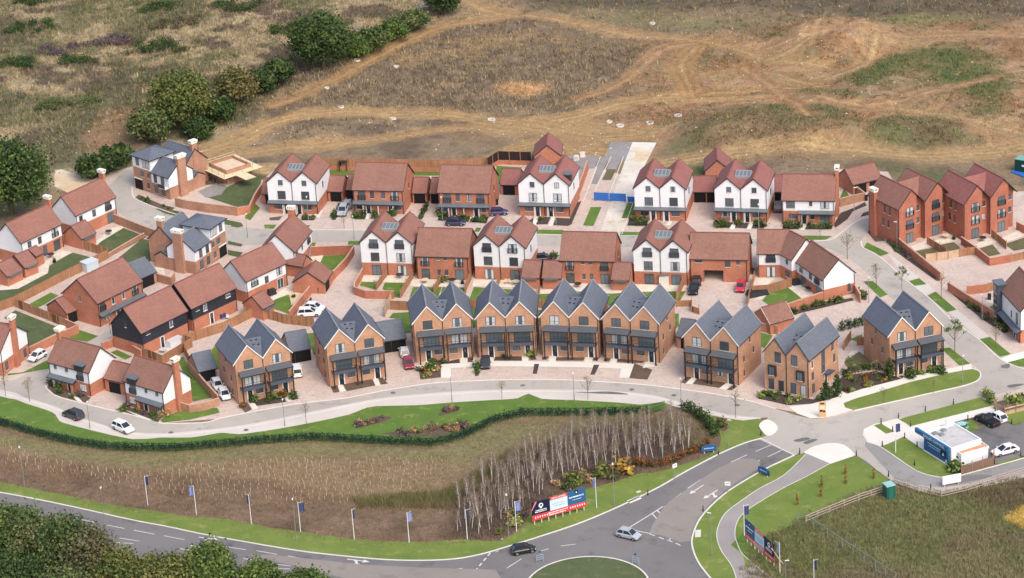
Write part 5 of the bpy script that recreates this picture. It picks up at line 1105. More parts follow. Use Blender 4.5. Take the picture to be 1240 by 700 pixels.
for a, b in k(0, 560, 6.2, (600, 428, 735, 455), (805, 472, 935, 497), (1005, 510, 1160, 540), (895, 568, 1045, 592), (845, 600, 1000, 610)) + k(180, 588, 6.2, (115, 378, 270, 408), (580, 460, 730, 483), (810, 490, 965, 518), (1045, 530, 1205, 556), (235, 475, 360, 495), (575, 528, 620, 540), (710, 550, 780, 558), (945, 590, 1065, 605), (950, 622, 1060, 628)) + k(360, 588, 6.2, (165, 567, 330, 588), (405, 598, 575, 620), (650, 627, 830, 642), (910, 640, 1085, 643), (1165, 632, 1240, 622), (310, 660, 480, 682)) + k(600, 610, 6.2, (85, 485, 195, 415), (320, 360, 400, 340), (490, 318, 600, 305)): dash(a, b)
for a, b in k(600, 610, 6.2, (0, 365, 25, 355), (45, 335, 75, 325)) + k(1090, 500, 8.23, (780, 320, 960, 265), (860, 370, 1035, 315), (715, 85, 815, 165)): dash(a, b)
for i in range(8): dash((570 + i * 5.2, 698 - i * 6.2), (573 + i * 5.2, 694.5 - i * 6.2), .25)
for a, b in k(180, 588, 6.2, (375, 388, 530, 410)): arrow(a, b, -1)
for a, b in k(180, 588, 6.2, (310, 450, 430, 472)): arrow(a, b)
for a, b in k(360, 588, 6.2, (375, 553, 545, 575)): arrow(a, b, -1)
for a, b in k(360, 588, 6.2, (330, 625, 490, 643)): arrow(a, b)
for a, b in k(740, 560, 6.89, (770, 190, 655, 265)): arrow(a, b)
for a, b in k(740, 560, 6.89, (890, 230, 770, 305)): arrow(a, b, 1)
tag(mk.build('road_markings', [MT['mark']]), None, None, None, 'structure')
# worn and damp patches, a darker road patch and iron covers on the roads
STAIN = ground_mat('damp_tarmac', S(104, 102, 102), S(122, 120, 120), .5, fine=(2, .1))
for q in ([(962, 533), (976, 530), (981, 532), (970, 535), (963, 535)], [(973, 536), (984, 532), (990, 533), (978, 538)], [(1212, 443), (1222, 441), (1222, 446), (1214, 446)], [(695, 475), (715, 475), (740, 474.5), (762, 478), (740, 477.5), (715, 476.5)], [(1220, 467), (1235, 465), (1240, 466), (1224, 470)]): sh('damp_patch', smooth(q, 3, True), .04, STAIN)
sh('dark_road_patch', smooth([(1140, 581), (1160, 577), (1190, 575), (1202, 577), (1175, 583), (1150, 587)], 2, True), .04, ROADD)  # darker grey patch on the access road below the brown screen
for x, y in ((476, 476), (633, 467), (765, 472), (816, 479), (207, 524), (298, 521), (893, 491)):
    c = G(x, y); sh('drain_cover', None, .05, STAIN, world=[c + Vector((.45 * math.cos(t), .45 * math.sin(t), 0)) for t in np.linspace(0, 6.28, 13)[:-1]])
# ------------------------------------------------------------------ walls and fences
def run_wall(label, px, h=1.9, kind='brick', mat='red', t=.24, z0=0.0, lower=None):
    P = GL(px); name = {'brick': 'brick_wall', 'board': 'board_fence'}[kind]; cat = 'wall' if kind == 'brick' else 'fence'
    root = thing(name, label, cat, (P[0].x, P[0].y, 0)); o = P[0]
    Q = [p - o for p in P]
    L, R = strip_pts(Q, t if kind == 'brick' else .06)
    mb = MB(); cp = MB(); n = len(Q)
    def prism(m, L, R, za, zb):
        for i in range(n - 1):
            a, b, c, d = L[i], L[i + 1], R[i + 1], R[i]
            m.poly([(d.x, d.y, zb), (c.x, c.y, zb), (b.x, b.y, zb), (a.x, a.y, zb)]); m.poly([(b.x, b.y, za), (a.x, a.y, za), (a.x, a.y, zb), (b.x, b.y, zb)]); m.poly([(d.x, d.y, za), (c.x, c.y, za), (c.x, c.y, zb), (d.x, d.y, zb)])
        for i in (0, n - 1):
            a, d = L[i], R[i]; m.poly([(a.x, a.y, za), (d.x, d.y, za), (d.x, d.y, zb), (a.x, a.y, zb)])
    if kind == 'brick':
        prism(mb, L, R, 0, h); mb.build('wall_face', [MT[mat]], root)
        L2, R2 = strip_pts(Q, t + .08); prism(cp, L2, R2, h, h + .07); cp.build('coping', [MT['coping']], root)
    else:
        zb = 0.05
        if lower:
            l2, r2 = strip_pts(Q, .24); prism(cp, l2, r2, 0, lower); cp.build('brick_base', [MT['red']], root); zb = lower + .01
        prism(mb, L, R, zb, zb + h); mb.build('fence_panel', [MT[mat]], root)
        for i in range(n - 1):
            d = (Q[i + 1] - Q[i]).length; k = max(1, round(d / 2.4)); dr = (Q[i + 1] - Q[i]).normalized(); nn = Vector((-dr.y, dr.x, 0))
            for j in range(k + (1 if i == n - 2 else 0)):
                p = Q[i] + dr * (d * j / k) - nn * .08
                inst('fence_post', POSTM[0] if h < 2.6 else POSTM[1], root, (p.x, p.y, zb - .03))
    return root
POSTM = []
for hh in (1.95, 2.9):
    m = MB(); m.box(-.06, .06, -.06, .06, 0, hh); POSTM.append(m.mesh('fence_post', [MT['fencep']]))
BW = [('brown brick wall curving round the tower house garden by the scaffolding', [(213, 250), (222, 252.5), (250, 257), (287, 261.3)], 1.9, 'mixed'),
      ('orange brick wall stepping up beside the sloping lawn next to the back-row garage', [(287, 261.3), (303, 258.5), (309, 245), (318, 231)], 1.7, 'red'),
      ('brown brick wall along the top street below the corner chimney house', [(139, 270), (165, 280.5), (194, 291.5)], 1.9, 'mixed'),
      ('low brick wall between the two rough lawns beside the inside tower house', [(131, 312.5), (152, 300), (175, 287)], .9, 'mixed'),
      ('orange brick wall round the large rough lawn above the parked small white car', [(30, 434), (64, 417.5), (95.5, 403.5), (80, 396.5)], 1.7, 'red'),
      ('orange brick wall beside the black house, at the end of the grey side road', [(124, 425), (142, 418), (160, 427), (172, 434)], 1.6, 'red'),
      ('curved brown brick wall in front of the walled lawn by the end chimney', [(217, 496), (230, 500), (248, 497), (265.5, 491.5)], 1.5, 'mixed'),
      ('brick wall dividing the long walled lawn from the drive with two white cars', [(228, 447), (240, 462), (252, 476), (265, 490)], 1.8, 'mixed'),
      ('orange brick wall with climbing plants dividing the curved lawn from two white cars', [(351, 388), (362, 374), (376, 357)], 1.8, 'red'),
      ('long brick wall facing the street above the bright green corner lawn', [(373, 310), (400, 309), (429, 307.8)], 1.9, 'redd'),
      ('brick wall running down from the street beside the block-paved lane', [(429, 307.8), (420, 322), (402, 341)], 1.7, 'red'),
      ('orange garden wall wrapping the end gardens of the white pair by the parking court', [(440, 334), (429.5, 352), (430, 357), (443, 361.5), (477.5, 362)], 1.6, 'red'),
      ('orange brick wall stepping back along the unfinished drive by the dormered pair', [(712, 206), (705, 226), (695.5, 249)], 2.2, 'red'),
      ('brown brick wall between the chimneyed white house and the top lane', [(1017, 250.5), (1030, 247), (1047, 243), (1030, 230)], 1.7, 'mixed'),
      ('long orange brick wall with shrubs at its foot below the end-on white house', [(935.5, 386), (966, 375.5), (997, 365)], 1.9, 'red'),
      ('short brown brick wall beside the end-on white house gable and the lamp', [(1034, 353), (1042, 367)], 1.8, 'mixed'),
      ('orange brick wall running down from the chimneyed terrace along the footway', [(1089, 299), (1112, 318), (1139, 340)], 1.7, 'red'),
      ('orange brick wall along the footway towards the dark boxed bay', [(1148, 352), (1176, 370), (1206, 388.5)], 1.7, 'red'),
      ('orange brick wall across the car court behind the boxed-bay house', [(1171, 357), (1196, 354)], 1.7, 'red'),
      ('orange brick wall between the terraces, turning along the front of their gardens', [(1164, 296), (1181, 308), (1198.6, 322), (1224, 317.5)], 1.6, 'redd'),
      ('brown brick wall closing the paved court behind the inside tower house', [(190, 341), (208, 346), (212, 340)], 1.7, 'mixed'),
      ('brown brick wall at the back of the askew balcony pair and red garage', [(918, 401), (928, 402.5), (942, 405)], 1.7, 'mixed'),
      ('brick wall end by the right-hand terrace and rough grass', [(1231, 278), (1250, 287)], 1.6, 'redd')]
for l, p, h, m in BW: run_wall(l, p, h, 'brick', m)
BF = [('long boarded fence behind the edge chimney house, above the red brick house', [(-20, 384), (19, 370), (75, 341), (130, 314), (131, 311), (103, 303)], 1.9, 'fence', None),
      ('boarded fence along the top of the large rough lawn by the edge house', [(19, 372), (50, 384.5), (80, 396.5)], 1.8, 'fence', None),
      ('boarded fence stepping round the patios of the black houses', [(172.6, 432), (197.5, 442), (232.6, 420.5), (222, 417), (270, 402), (311, 382)], 1.9, 'fence', None),
      ('boarded fence between the slate garage and the long walled lawn', [(222, 424.5), (231, 444)], 1.8, 'fence', None),
      ('curving boarded fence at the foot of the curved lawn, beside the two white cars', [(296, 384), (308, 378), (320.6, 385), (345, 392), (381, 396.5)], 1.9, 'fence', None),
      ('short boarded fence between the gabled white house and the parking garage', [(343, 333), (358, 333)], 1.2, 'fence', None),
      ('boarded fence between the two end gardens of the white pair by the court', [(470.5, 332), (456, 352)], 1.5, 'fence', None),
      ('boarded fence between the white pair and the wide brick pair gardens', [(500.5, 337), (485.5, 361)], 1.6, 'fence', None),
      ('boarded fence splitting the wide brick pair gardens, next to a dark shrub', [(535, 341), (526, 355)], 1.5, 'fence', None),
      ('boarded fence between the wide brick pair and the white pair with garden toys', [(571, 338), (563.5, 354)], 1.6, 'fence', None),
      ('boarded fence splitting the gardens of the white pair beside the two small garages', [(606, 341), (598, 360)], 1.5, 'fence', None),
      ('boarded fence in the gap between the two small garages, topped with pale trellis', [(654, 352), (650, 372)], 1.5, 'fence', None),
      ('boarded fence along the court where the black car stands', [(830, 342), (819.7, 364)], 1.8, 'fence', None),
      ('stepped boarded fence at the back of the straight run, beside the block court', [(819, 371.5), (838, 371), (838, 378), (847, 381)], 1.2, 'fence', None),
      ('boarded fence behind the flower-bed balcony pair, facing the parking court', [(473, 375), (497, 376)], 1.8, 'fence', None),
      ('boarded fence behind the balcony pairs in the middle of the straight run', [(560, 372), (600, 376), (650, 373), (700, 376), (735, 374)], 1.6, 'fence', None),
      ('pale fence at the corner of the parking court beside a sapling', [(474, 363.5), (466, 384)], 1.6, 'pale_fence', None),
      ('tall fence on a brick base behind the two wide brick pairs', [(385, 206), (450, 207), (533, 208.5), (590, 206)], 1.75, 'fence', 1.0),
      ('black boarded fence on a brick base beside the plum-tiled outbuilding', [(590, 208), (604, 199), (644, 200)], 1.9, 'black_fence', 1.0),
      ('boarded fence across the square lawn of the end-on white house', [(911, 357), (929, 356), (958, 347.5)], 1.8, 'fence', None),
      ('boarded fence beside the red car in the block court', [(905, 372), (913, 340)], 1.5, 'fence', None),
      ('boarded fence between the chimneyed terrace gardens', [(1123, 296), (1146, 309.5)], 1.5, 'fence', None),
      ('boarded fence between the far terrace gardens', [(1201, 287), (1219, 302)], 1.5, 'fence', None),
      ('new pale boarded fence closing the chimneyed terrace gardens', [(1121, 317), (1148, 313.5), (1162, 311)], 1.5, 'pale_fence', None),
      ('darker boarded gates beside the new pale fence at the terrace gardens', [(1162.5, 311), (1172, 309.5), (1182, 308.5)], 1.6, 'fence', None),
      ('boarded fence closing the far terrace gardens towards the frame edge', [(1224, 317.5), (1240, 314), (1270, 307)], 1.5, 'fence', None),
      ('boarded fence at the yard behind the boxed-bay house', [(1196, 354), (1210, 349)], 1.7, 'fence', None),
      ('brown boarded fence behind the clipped hedge by the corner balcony pair', [(1022, 424), (1030, 412)], 1.7, 'fence', None),
      ('short brown boarded fence between the corner house path and the clipped hedge', [(1038, 418), (1060, 419)], 1.6, 'fence', None)]
for l, p, h, m, lo in BF: run_wall(l, p, h, 'board', m, lower=lo)
# timber-sided screen with planter by the car park
run_wall('timber-faced planter box on the corner of the sales car park, brown bark on top', [(1204, 495), (1216, 503), (1258, 493), (1258, 483)], 1.3, 'board', 'pale_fence')
sheet('bark_bed', [(1206, 487), (1240, 478), (1262, 474), (1262, 484), (1218, 494.5)], 1.1, SOIL, world=GL([(1206, 487), (1240, 478), (1262, 474), (1262, 486), (1216, 498)], 1.1))
run_wall('brown close-boarded screen in front of the white sales store', [(1164, 575), (1202, 562), (1203, 556)], 1.25, 'board', 'brown_screen')
# post and rail fence round the rough field
def rail_fence(label, px, h=1.3, step=3.0, mats=('rail_fence', 'rail_fence'), rails=(.35, .8, 1.22)):
    P = GL(px); root = thing('rail_fence', label, 'fence', (P[0].x, P[0].y, 0)); pm = MB(); pm.box(-.07, .07, -.07, .07, 0, h); me = pm.mesh('post', [MT[mats[0]]])
    for i in range(len(P) - 1):
        a, b = P[i] - P[0], P[i + 1] - P[0]; d = (b - a); k = max(1, round(d.length / step))
        for j in range(k + (i == len(P) - 2)): q = a + d * j / k; inst('post', me, root, (q.x, q.y, 0))
        for z in rails:
            m = MB(); m.bar((a.x, a.y, z + .003 * i), (b.x, b.y, z + .003 * i), .07, 0, .13); m.build('rail', [MT[mats[1]]], root)
    return root
rail_fence('pale post-and-rail fence between the striped lawn and the rough field', [(976, 633), (1005, 621), (1040, 607), (1070, 597)])
rail_fence('pale post-and-rail fence bending along the access road by the white board', [(1083, 586.5), (1112, 596.5), (1140, 603), (1170, 596), (1210, 583), (1260, 568)])
rail_fence('light steel mesh fencing crossing the rough field diagonally', [(966, 633), (985, 640), (1020, 664), (1060, 690), (1085, 706)], 1.7, 3.4, ('galv', 'galv'), (.1, 1.65))
# green mesh boundary fence
P = GL([(-30, 508), (0, 516), (32, 525.6), (64.5, 534.5), (97, 541), (129, 545.8), (161, 547), (213, 547.4), (273, 542.5), (320, 538), (380, 534.5), (451, 538.3), (522, 541), (540, 538), (560, 532.5), (600, 512.6), (633, 505), (720, 504.4), (785, 502), (806, 496)])
root = thing('mesh_fence', 'long dark green mesh fence along the lawn above the planted field', 'fence', (P[0].x, P[0].y, 0))
mb = MB(); pm = MB(); pm.box(-.05, .05, -.05, .05, 0, 1.9); me = pm.mesh('fence_post', [MT['greenf']]); npost = 0
for i in range(len(P) - 1):
    a, b = P[i] - P[0], P[i + 1] - P[0]; d = b - a; L = d.length; k = max(1, round(L / 3.0))
    for j in range(k): 
        q = a + d * j / k; 
        if npost < 98: inst('fence_post', me, root, (q.x, q.y, 0)); npost += 1
    n = int(L / .16)
    for j in range(n): q = a + d * (j / n); mb.box(q.x - .017, q.x + .017, q.y - .017, q.y + .017, .05, 1.8)
    for z in (.3, .95, 1.6): mb.bar((a.x, a.y, z), (b.x, b.y, z), .04, 0, .06)
mb.build('mesh_panel', [MT['greenf']], root)

# ------------------------------------------------------------------ vegetation
def leaves(centres, radii, n, size, pal, flat=.0, shell=.45, seed=0, jit=.28):
    """leaf clumps spread through a set of ellipsoids: small random quads with their own tint"""
    r = np.random.default_rng(seed)
    cs = np.array(centres, float); rs = np.array(radii, float)
    if rs.ndim == 1: rs = np.repeat(rs[:, None], 3, 1)
    vol = rs.prod(1) ** (2 / 3); idx = r.choice(len(cs), n, p=vol / vol.sum())
    d = r.normal(size=(n, 3)); d /= np.linalg.norm(d, axis=1)[:, None]
    rad = r.random(n) ** shell
    p = cs[idx] + d * rs[idx] * rad[:, None] * (1 + jit * r.normal(size=(n, 1)))
    u = r.normal(size=(n, 3)) + d * .0; u /= np.linalg.norm(u, axis=1)[:, None]
    w = np.cross(u, d + .4 * r.normal(size=(n, 3))); w /= np.linalg.norm(w, axis=1)[:, None] + 1e-9
    s = size * (.6 + .8 * r.random(n))[:, None]
    q = np.stack([p - u * s - w * s * .6, p + u * s * .3 - w * s * .7, p + u * s + w * s * .5, p - u * s * .4 + w * s * .7], 1)
    pal = np.array([[s2l(c) for c in x] for x in pal]); bt = r.integers(0, len(pal), len(cs)); mixp = r.random(n) < .35
    t = pal[np.where(mixp, r.integers(0, len(pal), n), bt[idx])] * (.62 + .76 * r.random((n, 1)))
    keep = p[:, 2] > .02
    q = q[keep]; t = t[keep]
    return q.reshape(-1, 3), np.arange(len(q) * 4).reshape(-1, 4), np.repeat(t, 4, 0)
def leaf_mesh(name, *a, **k):
    co, f, t = leaves(*a, **k); return np_mesh(name, co, f, MT['leaf'], t)
GREEN_D = [(58, 78, 44), (70, 88, 50), (50, 68, 42), (80, 98, 54)]
GREEN_M = [(82, 104, 54), (96, 114, 58), (70, 90, 48), (108, 122, 64)]
OLIVE = [(98, 108, 58), (108, 112, 60), (84, 98, 52), (116, 114, 66), (74, 90, 50)]
MIXED = [(92, 108, 62), (80, 98, 56), (104, 112, 70), (70, 90, 52), (114, 114, 78)]
RUST = [(140, 84, 50), (122, 78, 50), (100, 90, 50), (150, 100, 58)]
GOLD = [(170, 132, 62), (150, 120, 58), (120, 112, 56), (186, 150, 80)]
PURP = [(104, 88, 92), (92, 78, 84), (118, 104, 100)]
LIME = [(130, 144, 70), (110, 130, 60), (150, 156, 90)]
def tree(label, px, h, r, pal, group=None, nb=16, n=3800, size=.36, base_z=None, stem=.0, name='tree', seed=1, sq=1.0, cat='tree'):
    p = G(*px); z = hz(p.x, p.y)
    root = thing(name, label, cat, (p.x, p.y, z - .05), 0, group)
    rr = random.Random(seed); cs = []; rs = []
    hc = h * (.56 + .0); ch = h - stem
    zc, vr = stem + ch * .52, ch * .40
    for i in range(nb):
        v = (i + .5) / nb * 1.75 - .75; a = i * 2.39996 + rr.uniform(-.5, .5); k = math.sqrt(max(0, 1 - v * v)); f = rr.uniform(.62, .92)
        b = r * rr.uniform(.24, .40); q = (r - b * .8) * k * f
        cs.append((q * math.cos(a), q * math.sin(a), zc + (vr - b * .3) * v * f)); rs.append((b, b, b * .85 * sq))
    for i in range(nb // 3): a = rr.random() * 6.283; q = r * .45 * rr.random(); cs.append((q * math.cos(a), q * math.sin(a), zc + vr * rr.uniform(-.6, .4))); rs.append((r * .34,) * 3)
    crown = inst('crown', leaf_mesh('crown', cs, rs, n, size, pal, seed=seed), root)
    m = MB(); tr = max(.12, h * .028)
    m.tube([(0, 0, -.3), (tr * .2, 0, h * .25), (0, tr * .3, h * .55), (tr * .3, 0, h * .85)], [tr * 1.3, tr, tr * .6, tr * .2], 8)
    for c in cs[::2]: m.tube([(0, 0, h * .3), (c[0] * .5, c[1] * .5, (c[2] + h * .3) / 2 + .2), c], [tr * .5, tr * .3, tr * .08], 5)
    m.build('trunk', [MT['bark']], root)
    return root
tree('huge dark green oak standing over the edge chimney house', (14, 260), 17.5, 10.5, GREEN_D + GREEN_M, nb=50, n=24000, size=.29, seed=3)
tree('dark round oak standing alone at the end of the far hedge', (392, 86), 14.5, 8.6, GREEN_D, nb=44, n=18000, size=.27, seed=5)
tree('olive green spreading tree behind the scaffolded tower house', (222, 158), 14, 8.2, OLIVE, nb=34, n=14000, size=.27, seed=6)
tree('bushy mid green tree below the olive spreading tree', (182, 172), 8, 6.0, MIXED, nb=18, n=6000, size=.28, seed=8)
tree('dull brown-green tree at the start of the far hedge beside the clay track', (287, 128), 9.5, 6.4, [(110, 106, 66), (96, 96, 60), (122, 112, 72)], nb=20, n=7000, size=.27, seed=9)
for i, (x, y, h, r, l) in enumerate([(268, 150, 6, 4.5, 'low dark thicket tree just right of the olive spreading tree'), (318, 116, 6.5, 4.6, 'dark hedge tree a little below the lone round oak'), (340, 104, 6.5, 4.2, 'dark green hedge tree nearest the lone round oak on its lower side'), (430, 72, 6, 4.6, 'yellowish green hedge tree just above the lone round oak'), (452, 62, 6, 4.6, 'second hedge tree above the lone round oak, mid green'), (478, 50, 6, 4.2, 'hedge tree halfway along the far hedge by the clay track'), (503, 38, 5.5, 4.0, 'sparse brownish hedge tree towards the top of the far hedge'), (538, 19, 8, 5.0, 'dense dark tree closing the top end of the far hedge'), (240, 168, 5, 4.5, 'low dark shrubby tree right behind the scaffolded tower house')]):
    tree(l, (x, y), h, r, [GREEN_D, GREEN_D, GREEN_D, GREEN_M, MIXED, GREEN_M, MIXED, GREEN_D, GREEN_D][i], 'trees of the far hedge', nb=14, n=4600, size=.26, seed=20 + i)
for i, (x, y, h, r, l) in enumerate([(112, 216, 5.5, 4.2, 'dark rounded bush left of the top street end'), (134, 208, 6, 4.4, 'dark rounded bush nearest the slate tower house corner'), (150, 199, 4.5, 3.2, 'small dark bush touching the slate tower house')]): tree(l, (x, y), h, r, GREEN_D, None, nb=10, n=2000, seed=40 + i, name='bush', cat='bush')
# trees along the lower edge, this side of the main road
for i, (x, y, h, r, pal, l) in enumerate([(6, 690, 11, 6.0, GREEN_M, 'tall green tree in the very bottom left corner'), (42, 702, 12, 6.5, MIXED, 'broad leafy tree second along in the clump beside the main road'), (78, 712, 12.5, 6.5, MIXED, 'tallest mixed green tree of the clump beside the main road'), (112, 718, 11, 5.6, [(112, 106, 78), (90, 94, 64), (100, 98, 70)], 'thin brownish tree at the right end of the big roadside clump'), (150, 735, 9, 5.4, OLIVE, 'olive roadside tree just right of the thin brownish one'), (188, 742, 9, 5.4, OLIVE, 'olive roadside tree in the middle of the lower edge clump'), (222, 742, 9.5, 5.6, OLIVE, 'bright olive roadside tree below the turn arrow'), (258, 735, 10.5, 5.6, GREEN_M, 'tallest green tree of the olive group by the road arrows'), (318, 738, 7.5, 4.4, GREEN_M, 'separate round green tree right of the olive group'), (372, 748, 7.5, 5.2, GREEN_M, 'low wide green tree furthest right along the lower edge'), (25, 740, 9, 6, GREEN_D, 'dark tree in front at the bottom left corner'), (80, 750, 8, 6, MIXED, 'lower tree in front of the big roadside clump')]):
    tree(l, (x, y), h + 1.5, r, pal, 'roadside trees along the lower edge', nb=34, n=12000, size=.22, seed=60 + i)
# shrubs: a few kinds, copied
SHR = {}
def shrub_mesh(kind, seed):
    if (kind, seed) not in SHR:
        pal = {'green': GREEN_D + GREEN_M[:2], 'mid': GREEN_M, 'rust': RUST, 'gold': GOLD, 'purple': PURP, 'lime': LIME, 'olive': OLIVE, 'tan': [(176, 148, 104), (160, 130, 88), (190, 164, 122)], 'pink': [(150, 110, 96), (130, 96, 84), (168, 134, 112)]}[kind]
        r = random.Random(seed); cs = [(r.uniform(-.25, .25), r.uniform(-.25, .25), .32 + r.uniform(-.08, .15)) for _ in range(5)]
        SHR[(kind, seed)] = leaf_mesh('shrub', cs, [r.uniform(.26, .42) for _ in range(5)], 150, .11, pal, seed=seed)
    return SHR[(kind, seed)]
def shrub(px, s, kind, label, group, i=0, h=1.0):
    p = G(*px); o = inst('shrub', shrub_mesh(kind, i % 3), None, (p.x, p.y, max(0, hz(p.x, p.y)) + .04), RND.uniform(0, 6.28)); o.scale = (s, s, s * h)
    return tag(o, label, 'shrub', group, 'thing')
def bed(poly, n, kinds, s, what, h=1.0):
    """n shrubs inside a bed; the shrubs of one bed are alike, so they share the bed's label"""
    n = max(2, round(n * .44)); s = s * 1.28
    P = [Vector(p) for p in poly]; x0, x1 = min(p.x for p in P), max(p.x for p in P); y0, y1 = min(p.y for p in P), max(p.y for p in P)
    A = np.array(poly, float); k = 0; t = 0
    while k < n and t < n * 60:
        t += 1; x, y = RND.uniform(x0, x1), RND.uniform(y0, y1)
        if not inside(np.array([x]), np.array([y]), [tuple(a) for a in A])[0]: continue
        kd = kinds[k % len(kinds)]
        word = {'green': 'dark green', 'mid': 'mid green', 'rust': 'rusty', 'gold': 'golden', 'purple': 'purplish', 'lime': 'pale lime', 'olive': 'olive', 'tan': 'straw-coloured', 'pink': 'pinkish'}[kd]
        shrub((x, y), s * RND.uniform(.75, 1.25), kd, f'{word} shrub {what}', f'{word} shrubs {what}', k, h); k += 1
